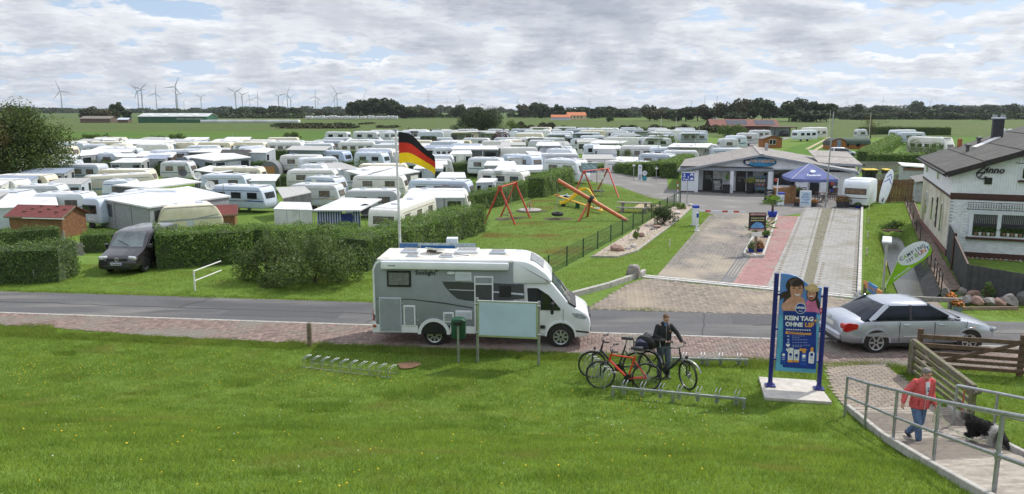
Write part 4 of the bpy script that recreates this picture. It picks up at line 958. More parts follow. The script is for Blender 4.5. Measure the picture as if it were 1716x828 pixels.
#right of the middle
C('white caravan with dark blue stripe behind the signpost hedge',(1011,271),(1088,274),wins=2,stripe=STRIPE_BLUE,low=NAVY,gz=-1.15)
canopy('flat white roof over the dark-striped caravan',[(1018,268),(1090,270),(1108,264),(1036,262)],(1.35,1.3,1.4,1.4),th=.08)
C('white and grey caravan with open blue end flap',(1068,259),(1128,261),wins=2,col=PALE,gz=-1.0)
C('white rounded caravan behind the black snack hut',(1089,249),(1146,249),wins=3,glass=GLASS)
p=on(1143,270);t=thing('snack_hut','small black timber snack hut with orange sign panel','hut',p,-.1)
MB().box((0,1,1.0),(2.6,2,2.0)).build('wall',MM('hut_black',(.03,.028,.026),.7),t);MB().box((0,.9,2.06),(3.0,2.6,.10)).build('roof',WOODG,t);MB().box((1.02,-.02,1.1),(.42,.05,1.3)).build('sign_panel',MM('orange_panel',(.75,.30,.03),.5),t);MB().box((-.3,-.02,1.1),(1.5,.05,.8)).build('hatch',BLACK,t)  # sign panel is plain orange colour
C('high white caravan with one dark window left of the track',(1121,247),(1180,247),wins=2,glass=GLASS,H=2.6)
canopy('white awning roof on the high caravan by the track',[(1118,246),(1186,247),(1194,240),(1128,240)],(2.6,2.5,2.7,2.7),th=.07)
p=on(1198,271);o=thing('woodshed','slim dark wooden lean-to between caravans by the track','shed',p,-.2);MB().box((0,1,1.05),(1.3,2,2.1)).build('wall',MM('dark_brown_wall',(.075,.045,.032),.8),o);MB().box((0,1,2.17),(1.8,2.4,.08),ry=.12).build('roof',DARKROOF,o)
C('white canopy-roofed caravan with long overhang',(990,239),(1044,239),wins=3)
canopy('white winged awning over the long overhang caravan',[(988,240),(1042,240),(1052,236),(1000,235)],(2.4,2.3,2.6,2.6),th=.1)
C('pale caravan with blue-white side in the central rows',(1048,232),(1092,232),wins=3)
C('white caravan with two dark windows left of the long overhang one',(978,244),(1012,244),wins=2,glass=GLASS)
canopy('round white party tent top in the central rows',par(1000,1034,256,250),(1.9,1.9,2.4,2.4),walls=(0,),wallm=PALE,wins=0)
for k,(a,b,l)in enumerate([((1166,244),(1208,244),'nearest white caravan of the row along the sand track'),((1206,234),(1240,234),'second white caravan of the row along the sand track'),((1218,229),(1254,229),'third white caravan of the row along the sand track'),((1237,224.5),(1274,224.5),'fourth caravan of the track row, with a dark side window'),((1258,219.5),(1294,219.5),'farthest caravan of the track row, below the barn')]):
 C(l,a,b,wins=1 if k<4 else 3,front=.3,rear=.3,H=2.5)
C('white caravan with slanted nose on the mown pitch',(1338,219.5),(1372,219),wins=3,H=2.5,glass=GLASS)
C('white motorhome parked behind the slant-nosed caravan',(1354,215),(1389,214.5),wins=3,H=2.8)
C('white caravan behind the hedged pitch, back left',(1502,219),(1538,218.5),wins=2,H=2.5);C('pale caravan with blue awning in the hedged pitch',(1511,223),(1554,223),wins=2,col=PALE,H=2.5)
C('long white motorhome with dark window band in the hedged pitch',(1520,230.5),(1590,233),wins=5,H=2.9,glass=GLASS,stripe=STRIPE_GREY,front=.9)
C('white caravan half hidden by the reddish tree',(1437,218),(1456,218),wins=1,H=2.5)
far_group='small caravans in the packed far rows'
taken=[(842,910,229,240)]
rows=[(214.5,900,1165,40),(217,690,1190,40),(220,640,1180,40),(223.5,600,1195,42),(227.5,560,1165,46),(232,560,1130,48),(237,640,760,50),(240,300,660,54),(236,300,640,54),(244,330,480,60),(247,1060,1110,50),(245,920,985,50),(258,920,1010,52)]
protos=[]
for k,(col,st,wn)in enumerate([(WHITE,None,3),(WHITE,STRIPE_GREY,2),(PALE,STRIPE_BLUE,3),(CREAM,STRIPE_BEIGE,2),(WHITE2,None,4)]):
 t=C('small white caravan in the packed far rows of the campsite',(858,240),(880,240),L=5.2+.3*k,wins=wn,stripe=st,col=col,detail=1,group=far_group,H=2.35+.06*k,glass=GLASS if k%2 else CURT,flip=k in(1,3));protos.append(t)
used=[0]*5
for y,x0,x1,wpx in rows:
 x=x0+rnd.uniform(0,20)
 while x<x1:
  k=rnd.choice([0,0,1,2,2,3,4]);p=GC(x,y,2.35);t=protos[k];o=t if not used[k]else copy_tree(t);used[k]=1
  p.z=zg(p.x,p.y);o.location=p;o.rotation_euler.z=rnd.gauss(-.03,.10)+(math.pi if rnd.random()<.25 else 0);Lp=5.4*FPX/p.y
  if k==3:o['label']='small cream caravan in the packed far rows of the campsite'
  if rnd.random()<.38:
   A=(x-Lp*.5+rnd.uniform(-6,6),y+rnd.uniform(.5,2.5));Wd=Lp*rnd.uniform(.6,1.0);dy=rnd.uniform(1.2,2.5)
   canopy('awning roof among the packed far caravan rows',[A,(A[0]+Wd,A[1]),(A[0]+Wd-3,A[1]-dy),(A[0]+3,A[1]-dy)],(2.15,2.15,2.5,2.5),m=rnd.choice([CANVAS,CANVAS,MM('tent_grey',(.40,.40,.39),.8),MM('tent_blue_grey',(.26,.31,.40),.8)]),walls=(0,),wallm=rnd.choice([GREYCANVAS,PALE,DGREY]),wins=2,group='awnings in the packed far rows',posts=False)
  x+=Lp*rnd.uniform(1.0,1.45)
cab=shed('log cabin with red shingle roof and white gutter, far left',on(62,398),4.4,2.6,1.62,-.16,MM('cabin_boards',(.24,.115,.052),.6,.2,6),REDROOF,along='x',ridge=.62)
MB().box((.9,-.26,1.48),(3.5,.07,.07),ch=.02).build('gutter',WHITE2,cab)
for k in range(8):MB().box((-1.2+.45*k,.45+.35*(k%3),1.93+.16*(k%3)),(.25,.12,.05)).build('roof_clip',BROWNROOF,cab)
shed('small hut whose red roof shows beside the cream caravan',on(368,384),2.4,1.8,1.25,.25,MM('cabin_boards',(.24,.115,.052),.6,.2,6),REDROOF,along='x',ridge=.55,name='red_roofed_hut')
shed('dark brown hut roof among the white awnings',on(392,283),3.6,3.0,1.8,.0,MM('dark_brown_wall',(.075,.045,.032),.8),DARKROOF,ridge=.8)
def board_fence(label,a,b,h,m,bw=.14,gap=.02,name='board_fence',horizontal=False,posts=2.0,top=0.0):
 d=(b-a);L=d.length;rz=math.atan2(d.y,d.x);t=thing(name,label,'fence',a,rz)
 if horizontal:
  n=int(h/(bw+gap));me=None
  for k in range(n):
   if me is None:me=MB().box((L/2,0,0),(L,.025,bw),ch=.005).build('slat',m,t,(0,0,.06+bw/2)).data
   else:part(t,'slat',me,t,(0,0,.06+bw/2+k*(bw+gap)))
 else:
  n=int(L/(bw+gap));me=MB().box((0,0,0),(bw,.024,h),ch=.006).build('board',m,t,(bw/2,0,h/2+.03)).data
  for k in range(1,n):part(t,'board',me,t,(bw/2+k*(bw+gap),rnd.uniform(-.006,.006),h/2+.03+rnd.uniform(-.02,.02)))
  for z in(.3,h*.8):MB().box((L/2,.035,z),(L,.04,.08)).build('rail',m,t)
 k=0
 while k<=L+.01:MB().box((k,.06,h/2),(.09,.09,h+.06),ch=.01).build('post',WOODG,t);k+=posts
 return t
board_fence('grey slatted timber fence right of the left tree',on(136,292),on(190,290),1.5,WOODG,.16,.02,horizontal=True)
board_fence('grey slatted timber fence left of the tree trunk',on(5,300),on(50,297),1.5,WOODG,.16,.02,horizontal=True)
board_fence('short weathered picket fence between the two hedges',on(104,422),on(142,428),.95,WOODG,.10,.04)
p=on(110,424);t=thing('gate_brace','pale wooden gate post with a slanting brace by the cabin','gate',p,-.2)
MB().box((0,0,.75),(.1,.1,1.5),ch=.01).build('post',WOODG,t);MB().bar((-.75,0,.35),(0,0,1.35),.05,.07).build('brace',WOODG,t);MB().box((.35,.02,.55),(.8,.04,.22)).build('board',PINE,t)
#trees at the left edge
tree('leafy_tree','big dark green tree towering over the left caravans',on(46,313),9.2,9.4,LEAF_T,24000,.25,41,.17,.08,ncl=95)
tree('rusty_tree','brown-tinged tree cut by the left picture edge',on(-6,318),9.4,7.0,LEAF_B,11000,.25,43,.16,.08,ncl=60)
tree('small_tree','small dark purple-leaved tree among the middle caravans',on(838,249),3.6,3.2,LEAF_P,900,.26,44,.1,.2)
tree('rusty_tree','thin reddish tree beside the barrel cabins',on(1462,232),6.2,6.5,LEAF_B,520,.26,45,.12,.15,stems=2)
#hedges
hedge('long clipped block hedge at the left road edge',[on(-60,470),on(116,466)],1.55,2.0,LEAF_D,260,.085)
hedge('dark hedge in front of the log cabin',[on(-30,420),on(100,410)],1.35,1.1,LEAF_D,200,.09)
hedge('hedge running behind the parked dark van',[on(140,422),on(330,414),on(470,408),on(600,405)],1.35,1.3,LEAF_H,220,.09)
hedge('thick clipped hedge right of the parked dark van',[on(262,447),on(420,438),on(600,428)],1.75,1.9,LEAF_H,280,.085)
hedge('clipped hedge climbing towards the playground swings',[on(590,452),on(660,432),on(790,388)],1.6,2.0,LEAF_H,280,.085)
hedge('square hedge behind the first red swing',[on(700,372),on(830,345),on(880,328)],1.7,1.5,LEAF_H,180,.10)
hedge('clipped hedge block right of the first red swing',[on(898,331),on(948,312)],1.75,1.6,LEAF_H,170,.11)
hedge('hedge block at the corner of the playground by the camp road',[on(955,304),on(968,290)],1.6,2.2,LEAF_H,150,.12)
hedge('long hedge along the camp road behind the white signs',[on(1000,297),on(1080,296),on(1128,291)],1.55,1.6,LEAF_H,150,.12)
hedge('bright-topped hedge end left of the reception',[on(1120,299),on(1158,277)],1.75,1.8,LEAF_H,150,.12)
hedge('dark low hedge behind the playground frames',[on(893,288),on(990,287)],1.5,1.5,LEAF_D,130,.12)
hedge('dark square hedge block behind the flag tip',[on(730,299),on(838,291)],1.85,1.8,LEAF_D,140,.12)
hedge('dark hedge piece left of the blue-shaded caravan',[on(574,284),on(626,284)],1.2,1.5,LEAF_D,120,.12)
hedge('hedge behind the cream caravan and barrel tent',[on(402,290),on(500,288)],1.5,1.6,LEAF_D,110,.13)
hedge('low hedge between white cover and plant',[on(405,312),on(506,310)],1.3,1.5,LEAF_D,110,.12)
hedge('bushy hedge left of the camp lamp',[on(150,288),on(230,290),on(330,296)],1.5,1.8,LEAF_D,100,.14,wob=.25)
hedge('bright-topped hedge bounding the right pitches',[on(1452,272),on(1500,241),on(1507,228)],1.6,2.6,LEAF_H,90,.16)
hedge('front hedge of the right pitches by the timber fence',[on(1454,275),on(1548,277)],1.5,2.4,LEAF_H,90,.16)
hedge('dark back hedge behind the right pitches',[on(1442,226),on(1505,225)],2.2,2.0,LEAF_D,60,.2)
hedge('dark back hedge behind the long motorhome',[on(1500,226),on(1592,227)],2.2,2.0,LEAF_D,60,.2)
for k,(px,py,w,h,lab)in enumerate([(247,283,5.5,1.9,'loose bush in front of the brown timber hut'),(640,300,2,1.5,'small bush under the blue-shaded caravan end'),(785,262,4,2.4,'loose bush right of the white caravans by the flag'),(690,232,5,2.4,'pale bush in the far rows behind the flag'),(925,262,6,2.6,'dark bush left of the white camper'),(870,272,5,2.2,'bush row behind the round gazebo'),(1052,276,5,2.4,'bush beside the round party tent'),(1040,270,4,2.6,'tall bush left of the round party tent'),(1105,252,6,3.2,'broad bush in the central caravan rows'),(1075,232,6,2.4,'low bush in the far central rows'),(1215,230,6,3.0,'dark bush in front of the barn'),(1240,226,5,3.0,'second dark bush in front of the barn'),(1535,266,6,2.6,'tangled shrub in front of the long motorhome'),(1568,266,4,2.2,'tangled shrub at the nose of the long motorhome'),(945,223,4,2,'dark bush at the far edge of the rows'),(490,233,5,1.6,'low bush at the meadow edge left'),(150,240,6,1.8,'bush at the meadow edge behind the cream caravan end'),(175,238,5,1.6,'second bush behind the cream caravan end'),(262,240,6,1.5,'bush at the meadow edge above the flat hut'),(300,239,6,1.8,'bush at the meadow edge right of the flat hut')]):
 shrub('garden_bush',lab,on(px,py),w,h,LEAF_D if k%3 else LEAF_T,int(600+170*w*h),.13 if py>255 else .24,60+k,cat='bush')
shrub('willow_bush','big rounded grey-green bush between hedge and road',on(505,486)+Vector((.2,1.4,0)),5.4,2.0,LEAF_W,16000,.085,77,cat='bush')
shrub('willow_bush','lower end of the grey-green bush by the road',on(420,484)+Vector((.2,1.2,0)),3.6,1.8,LEAF_W,9000,.085,78,cat='bush')
busy=[(o.location.x,o.location.y)for o in COL.objects if o.parent is None and o.get('category')in('caravan','awning','hut','shed','tent','barn','cabin','tree','plant')]
grp='caravans filling the pitches between';kinds=[C('white caravan squeezed between the awnings of the middle rows',(858,260),(900,260),L=5.0+.4*k,wins=2+k%2,col=[WHITE,PALE,WHITE,CREAM][k],detail=1,group=grp,flip=k==1,stripe=[None,STRIPE_BLUE,STRIPE_GREY,None][k])for k in range(4)];first=[1]*4
kinds[3]['label']='cream caravan squeezed between the awnings of the middle rows'
for j in range(22):
 for i in range(34):
  x=-78+i*4.2+rnd.uniform(-1,1);y=58+j*5.2+rnd.uniform(-.8,.8)
  if basin(x,y)<.5 or basin(x+3,y-2)<.45 or basin(x+1,y-5)<.3 or abs(x)/y>.68 or y>160:continue
  if min((x-a)**2*.6+(y-b)**2 for a,b in busy)<17:continue
  busy.append((x,y));k=rnd.choice((0,0,1,2,3));q=rnd.random();z=zg(x,y)
  if q<.55:
   o=kinds[k]if first[k]else copy_tree(kinds[k]);first[k]=0;o.location=(x,y,z);o.rotation_euler.z=rnd.gauss(-.03,.08)+(math.pi if rnd.random()<.3 else 0)
   if rnd.random()<.5:q=.7;y-=2.0
  if .55<=q<.76:
   w,d=rnd.uniform(3.2,5.5),rnd.uniform(2.2,3.0);h0,h1=2.1,2.5;pj=[]
   for dx,dy,h in((-w/2,-d/2,h0),(w/2,-d/2,h0),(w/2-.3,d/2,h1),(-w/2+.3,d/2,h1)):X_,Y_,Z_=x+dx,y+dy,zg(x,y)+h;dep=Y_*math.cos(TH)-(Z_-CAM_H)*math.sin(TH);pj.append((858+FPX*X_/dep,414-FPX*(Y_*math.sin(TH)+(Z_-CAM_H)*math.cos(TH))/dep))
   canopy('awning tent squeezed between the middle caravan rows',pj,(h0,h0,h1,h1),m=rnd.choice([CANVAS,CANVAS,MM('tent_grey',(.40,.40,.39),.8),MM('tent_blue_grey',(.26,.31,.40),.8)]),walls=(0,1),wallm=rnd.choice([GREYCANVAS,PALE,DGREY,WHITE2]),wins=2,group='awnings filling the pitches between',posts=False)
  elif q>=.86:hl_=rnd.uniform(2.5,4.5);hedge('clipped hedge between the middle caravan rows',[(x-hl_,y),(x+hl_,y+rnd.uniform(-.4,.4))],rnd.uniform(1.4,1.9),1.3,LEAF_D,60,.15,group='hedges between the pitches')
  elif q>=.76:shrub('garden_bush','loose green bush between the middle caravan rows',Vector((x,y,z)),rnd.uniform(2.5,4),rnd.uniform(1.5,2.3),LEAF_D,700,.16,int(x*7+999),'bushes filling the pitches between',cat='bush')
  #lamps and thin poles
for px,py,h,lab in[(318,303,2.9,'white mushroom lamp behind the long flat awning'),(210,258,2.6,'white mushroom lamp beside the cream caravan end'),(569,330,3.0,'camp lamp with small cap beside the round plant')]:
 t=thing('camp_lamp',lab,'lamp',on(px,py));MB().tube([(0,0,0),(0,0,h-.2)],.04,6).build('pole',ALU,t);MB().lathe([(.10,h-.3),(.12,h-.12),(.30,h-.06),(.22,h+.04),(.01,h+.08)],n=12).build('lamp_head',WHITE,t)
for k,(px,py,y1,lab)in enumerate([(377,360,310,'thin mast left of the large pale blue caravan'),(391,250,225,'thin aerial mast over the brown timber hut'),(287,268,238,'white pole behind the low canopy'),(1164,275,226,'thin pole beside the high caravan'),(1102,285,235,'pole above the bush in the centre'),(1013,232,200,'thin pole at the far row edge'),(1035,236,203,'second thin pole at the far row edge'),(1107,232,196,'white flagless pole in the far centre'),(1132,232,198,'white flagless pole right of the far centre'),(735,245,210,'pole behind the flag tip'),(1455,246,191,'white pole beside the reddish tree'),(1388,240,187,'white pole on the mown pitch'),(1171,245,208,'aerial pole left of the track row'),(1062,285,255,'short post in the central caravans')]):
 p=on(px,py);h=(py-y1)*p.y/FPX;o=MB().tube([(0,0,0),(0,0,h)],[.045,.03],6).lathe([(.05,h),(.05,h+.06),(.01,h+.08)],n=6).build('thin_pole',WHITE2 if k in(2,7,8,10,11)else STEEL,None,p);tag(o,lab,'pole')
 #barn, carport, cabins and cars behind the reception
b=gable_building('long_barn','long low brown barn with red tiles and solar panels','barn',on(1248,222),21,8,2.0,3.9,-.02,MM('barn_wood',(.09,.045,.035),.8),MM('barn_tile',(.19,.065,.05),.8,.15,.8))
for k,x in enumerate([-4.4,-2.2,0,2.2,4.4,6.6,8.6]):
 if k==3:continue
 MB().box((x,1.9,3.08),(2.05,3.2,.05),rx=.44).build('solar_panel',MM('solar_blue',(.035,.04,.055),.2),b)
t=thing('carport','open dark carport sheltering a black car','carport',on(1316,229),-.02)
MB().box((0,2.5,2.5),(6,5.5,.18),rx=.02).build('roof',MM('dark_brown_wall',(.075,.045,.032),.8),t)
for x in(-2.8,2.8):
 for y in(0.1,4.9):MB().box((x,y,1.2),(.18,.18,2.4)).build('post',MM('dark_brown_wall',(.075,.045,.032),.8),t)
MB().box((0,5.1,1.2),(5.8,.1,2.3)).build('back_wall',PALE,t)
t=shed('orange stained cabin with double window beside the track',on(1294,248),3.6,2.8,1.75,.0,ORANGEW,MM('cabin_roof',(.20,.20,.20),.8),along='y',ridge=.6,name='orange_cabin',cat='cabin')
w=MB().box((.0,-.03,1.1),(1.3,.06,.95)).build('window',WHITE2,t);MB().box((-.32,-.05,1.1),(.54,.05,.8)).build('pane',GLASS,w);MB().box((.32,-.05,1.1),(.54,.05,.8)).build('pane',GLASS,w)
for px,py,w_,rz,lab in[(1405,251,2.9,0,'barrel-shaped timber cabin with blue-grey door'),(1432,250,5.6,0,'longer barrel cabin with green arched roof')]:
 t=thing('barrel_cabin',lab,'cabin',on(px,py),rz);r=1.25;d=3.5 if w_<4 else 2.6
 arc=[(w_/2*math.cos(a),.75+r*math.sin(a))for a in np.linspace(0,math.pi,13)]
 if w_<4:MB().prism(arc+[(-w_/2,0),(w_/2,0)],0,d).build('wall',ORANGEW,t);MB().prism([(x*1.05,z+.06)for x,z in arc]+[(x*.99,z-.02)for x,z in arc[::-1]],-.15,d+.1).build('roof',DARKROOF,t,smooth=40);MB().box((0,-.03,.9),(.75,.06,1.7)).build('door',MM('door_blue_grey',(.22,.27,.36),.6),t)
 else:
  arc=[(1.3+1.3*math.cos(a),.75+r*math.sin(a))for a in np.linspace(0,math.pi,13)]
  MB().prism(arc+[(0,0),(2.6,0)],-w_/2,w_/2,f=lambda a,b,q:(q,a,b)).build('wall',ORANGEW,t)
  MB().prism([((x-1.3)*1.05+1.3,z+.06)for x,z in arc]+[((x-1.3)*.99+1.3,z)for x,z in arc[::-1]],-w_/2-.1,w_/2+.1,f=lambda a,b,q:(q,a,b)).build('roof',MM('green_felt',(.05,.085,.06),.8),t,smooth=40)
  for x in(-1.4,.6):MB().box((x,-.03,.75),(.7,.08,.5)).build('window',GLASS,t)
TR=mat('sandy_track',(.40,.34,.20),.95,.12,3)
for a,b in[((1150,275),(1282,241)),((1352,250),(1392,229)),((1362,254),(1397,233))]:
 p,q=G(*a),G(*b);n=Vector((-(q-p).y,(q-p).x,0)).normalized()*.32;sheet('sand_track',[p-n,p+n,q+n,q-n],TR,.02)
mpts=[on(1330,245),on(1398,228),on(1450,228),on(1450,275),on(1300,258)]
sheet('mown_pitch',mpts,mat('mown_pitch',(.085,.17,.022),.9,.15,.6,col2=(.065,.135,.018),spec=.1),.006)
sheet('camp_lane',[on(1200,262),on(1205,252),on(1260,240),on(1320,229),on(1330,230),on(1270,246)],ASPH2,.008)
sheet('mown_pitch',[on(1505,262),on(1512,228),on(1640,225),on(1716,235),on(1640,270)],MT.get('x')or mat('right_pitch',(.085,.17,.022),.9,.15,.6,col2=(.065,.135,.018),spec=.1),.007)
#playground
def px_h(base,top_py):
 """Height that reaches the image row top_py above the ground point base."""
 s,c=math.sin(TH),math.cos(TH);v=(top_py-414)/FPX
 zz=-(base.y*(s+v*c))/(c-v*s);return zz+CAM_H-base.z
ROPE=MM('rope',(.45,.40,.30),.9)
def swing(label,n1,n2,f1,f2,ya,yb,m,seats):
 c=(n1+n2+f1+f2)/4;t=thing('swing_set',label,'swing',c)
 a=(n1+n2)/2;b=(f1+f2)/2;za=px_h(a,ya);zb=za
 A=a-c+Vector((0,0,za));B=b-c+Vector((0,0,zb))
 for q,ap in((n1,A),(n2,A),(f1,B),(f2,B)):MB().tube([q-c+Vector((0,0,-.05)),ap],.062,10).build('leg',m,t,smooth=50)
 MB().tube([A+(A-B).normalized()*.12,B+(B-A).normalized()*.12],.058,10).build('crossbar',m,t,smooth=50)
 for p in(A,B):MB().box(p+Vector((0,0,-.06)),(.30,.09,.30),rz=math.atan2((n2-n1).y,(n2-n1).x),ch=.02).build('bracket',m,t)
 for f,kind in seats:
  p=A.lerp(B,f);d=(B-A).normalized();zs=.42
  s=MB().box((p.x,p.y,zs),(.2,.44,.04)if kind=='s' else(.8,.8,.08),rz=math.atan2(d.y,d.x),ch=.015).build('seat',BLACK,t)
  for k in(-.18,.18):MB().tube([p+d*k,Vector((p.x,p.y,zs))+d*k],.012,4).build('rope',ROPE,s)
swing('red A-frame swing with two seats by the clipped hedge',G(812,373),G(864,377),G(839,362),G(889,366),314,308,RED,[(.36,'s'),(.68,'s')])
swing('taller red swing frame with black plate seat by the camp road',G(959,333),G(997,331),G(1000,321),G(1037,331),287,282,RED,[(.6,'p')])
lo=G(1051,371);hb=G(934,367);hi=hb+Vector((0,0,px_h(hb,302)));t=thing('leaning_beam','long orange log leaning on crossed legs, holding the tyre swing','climbing beam',lo)
MB().tube([Vector((0,0,.02)),hi-lo],.13,12).build('beam',ORANGE,t,smooth=50)
m_=(Vector((0,0,.02))).lerp(hi-lo,.52)
for q in(G(969,371),G(984,363)):MB().tube([q-lo+Vector((0,0,-.05)),m_+Vector((0,0,.05))],.085,8).build('leg',ORANGE,t,smooth=50)
d=(hi-lo).normalized()
MB().lathe([(.15,-.11),(.27,-.12),(.31,-.06),(.31,.06),(.27,.12),(.15,.11),(.15,-.11)],m_,d,16).build('tyre',RUBBER,t,smooth=40)
t=thing('tyre_swing','flat hanging tyre swing on chains over a dark patch','tyre swing',hb)
MB().lathe([(.2,-.1),(.33,-.11),(.4,-.05),(.4,.05),(.33,.11),(.2,.1),(.2,-.1)],(0,0,.34),(0,0,1),18).build('tyre',RUBBER,t,smooth=40)
for k in range(3):a=k*2.09;MB().tube([(.33*math.cos(a),.33*math.sin(a),.42),(0,0,1.3),(0,0,px_h(hb,302)-.1)],.012,4).build('chain',STEEL,t)
PATCHM=mat('dark_brown_patch',(.085,.065,.042),.95,.25,6)  # dark brown for the flat patches under swings and roundabout
def patch(name,p,rx,ry,m,z=.012):
 o=MB().quad(*[(rx*(1+.15*math.sin(3*a+rx))*math.cos(a),ry*(1+.15*math.sin(2*a))*math.sin(a),0)for a in np.linspace(0,2*math.pi,24)[:-1]]).build(name,m,None,p+Vector((0,0,z)));o['kind']='structure';return o
patch('ground_patch',hb,1.0,.75,PATCHM);patch('ground_patch',G(848,367),.75,.7,PATCHM);patch('ground_patch',G(858,366)+Vector((.5,.3,0)),.5,.5,PATCHM)
t=thing('slide','bright yellow plastic slide with ladder arch behind the log','slide',G(981,345));o_=G(981,345)
def chute(pts,w,m,name,wall=.12):
 mb=MB();V=[]
 for i,p in enumerate(pts):
  d=(pts[min(i+1,len(pts)-1)]-pts[max(i-1,0)]).normalized();s=Vector((-d.y,d.x,0)).normalized();u=s.cross(d)*(-1 if s.cross(d).z<0 else 1)
  V.append([p-s*w/2+u*wall,p-s*w/2,p+s*w/2,p+s*w/2+u*wall,p+s*(w/2+.04)+u*wall,p+s*(w/2+.04)-u*.04,p-s*(w/2+.04)-u*.04,p-s*(w/2+.04)+u*wall])
 return mb.loft(V).build(name,m,t,smooth=40)
top=px_h(o_,317)
e=G(941,346)-o_;x=G(1009,353)-o_
chute([Vector((0,0,top)),Vector((e.x*.15,e.y*.15,top-.02)),Vector((e.x*.45,e.y*.45,top*.62)),Vector((e.x*.75,e.y*.75,top*.27)),Vector((e.x*.92,e.y*.92,.26)),Vector((e.x*1.05,e.y*1.05,.24))],.42,YELLOW,'chute')
for s in(-.2,.2):MB().tube([Vector((0,s,top+.05)),Vector((x.x*.2,x.y*.2+s,top+.02)),Vector((x.x*.45,x.y*.45+s,top*.72)),Vector((x.x*.8,x.y*.8+s,top*.3)),Vector((x.x,x.y+s,.0))],.055,8).build('ladder_rail',YELLOW,t,smooth=50)
for k in range(6):f=.15+k*.15;MB().tube([Vector((x.x*f,x.y*f-.2,top*(1.05-f))),Vector((x.x*f,x.y*f+.2,top*(1.05-f)))],.025,6).build('rung',YELLOW,t)
MB().box((e.x*.93,e.y*.93,.1),(.3,.3,.22)).build('foot',BLACK,t)
a,b=G(930,340),G(1010,359);c=(a+b)/2;t=thing('seesaw','long yellow and red seesaw plank in front of the slide','seesaw',c)
MB().bar(a-c+Vector((0,0,.62)),b-c+Vector((0,0,.22)),.2,.08,ch=.015).build('plank',MM('yellow_wood',(.60,.34,.04),.6,.1),t)
MB().box((0,0,.2),(.3,.22,.42),ch=.02).build('pivot',GREENP,t)
for f in(.06,.90):p=(a-c).lerp(b-c,f);z=.62-.40*f;s=MB().box((p.x,p.y,z+.07),(.34,.24,.05),ch=.015).build('seat',RED if f<.5 else PALE,t);MB().tube([(p.x+(.3 if f<.5 else-.3),p.y-.15,z+.05),(p.x+(.3 if f<.5 else-.3),p.y-.15,z+.35),(p.x+(.3 if f<.5 else-.3),p.y+.15,z+.35),(p.x+(.3 if f<.5 else-.3),p.y+.15,z+.05)],.02,6).build('handle',STEEL,s)
for k,(px,py,lab)in enumerate([(943,341,'pale blue spring rocker left of the slide end'),(953,341,'second pale blue spring rocker nearer the slide end')]):
 t=thing('spring_rocker',lab,'spring rocker',G(px,py));pl=MM('pale_blue_plastic',(.52,.66,.74),.4)
 MB().tube([(.09*math.cos(i*.9),.09*math.sin(i*.9),.02*i)for i in range(18)],.014,5).build('spring',STEEL,t)
 MB().prism(fillet([(-.38,.36),(.30,.36),(.42,.62),(.36,.82),(.20,.62),(-.18,.58),(-.34,.72),(-.44,.55)],.08,3),-.06,.06,.015).build('body',pl,t,smooth=40);MB().box((-.05,0,.60),(.26,.26,.05),ch=.02).build('seat',WHITE,t)
t=thing('roundabout','flat grey merry-go-round disc with red centre handle','roundabout',G(888,354))
MB().lathe([(.72,.02),(.82,.04),(.82,.12),(.76,.15),(.001,.16)],n=28).build('disc',MM('roundabout_disc',(.33,.31,.28),.7,.1,4),t,smooth=30)
MB().tube([(0,0,.15),(0,0,.72)],.04,8).build('post',STEEL,t);MB().lathe([(.05,.42),(.16,.44),(.16,.48),(.05,.5)],n=14).build('handle',RED,t)
for k in range(3):a=k*2.1+.4;MB().tube([(.25*math.cos(a),.25*math.sin(a),.16),(.25*math.cos(a),.25*math.sin(a),.55),(.04*math.cos(a),.04*math.sin(a),.6)],.018,5).build('grip_bar',GREENP if k else RED,t)
patch('ground_patch',G(888,354),1.15,1.0,PATCHM)
a,b=G(1032,356),G(1090,358);c=(a+b)/2;t=thing('picnic_bench','long weathered log bench with table by the sandpit','bench',c,math.atan2((b-a).y,(b-a).x));L=(b-a).length
for k in range(3):MB().box((0,.45+k*.19,.66),(L,.175,.06),ch=.01).build('table_board',WOODG,t)
for y in(0,):MB().box((0,y,.36),(L,.26,.07),ch=.012).build('seat',WOODG,t)
for xx in(-L*.33,L*.33):MB().box((xx,.0,.16),(.18,.3,.34),ch=.015).build('leg',WOODG,t);MB().box((xx,.62,.32),(.18,.36,.62),ch=.015).build('leg',WOODG,t)
sheet('sandpit',[G(1060,349),G(1104,352),G(1112,344),G(1072,341)],mat('play_sand',(.46,.37,.24),.95,.1,4),.012)
#green mesh fence along the lane
fa,fb=G(919,463),G(1140,340);d=(fb-fa);NF=12;t=thing('mesh_fence','dark green wire mesh fence between playground and gravel bed','fence',fa)
hf=.92;FG=MM('fence_green',(.012,.060,.035),.5)
for k in range(-2,NF+1):MB().box((0,0,hf/2),(.06,.06,hf+.06),ch=.008).build('post',FG,t,d*k/NF)
for k in range(-2,NF):
 p,q=d*k/NF,d*(k+1)/NF;mb=MB();n=28;L=(q-p).length
 for i in range(1,n):x=p.lerp(q,i/n);mb.bar(x+Vector((0,0,.06)),x+Vector((0,0,hf)),.006,.006)
 for z in(.06,.26,.46,.66,.86):mb.bar(p+Vector((0,0,z)),q+Vector((0,0,z)),.012,.016)
 mb.build('wire_panel',FG,t)
o=thing('fence_sign','small white sign with animal picture at the fence end','sign',G(1134,343),math.atan2(d.y,d.x));MB().box((0,-.05,.55),(.42,.02,.5),ch=.005).build('plate',WHITE2,o)
MB().prism(fillet([(-.12,.38),(.12,.38),(.10,.52),(.15,.66),(.02,.60),(-.10,.70),(-.08,.50)],.03,2),-.066,-.06).build('picture',GREYCANVAS,o)
bed=[G(990,431),G(1033,432),G(1067,422),G(1099,398),G(1136,370),G(1162,346),G(1140,341),G(1112,356)]
GR=overlay(mat('pale_gravel',(.42,.35,.29),.9,.3,30,bump=1.0,bscale=30),(.30,.25,.20),.45,.7,5,6)
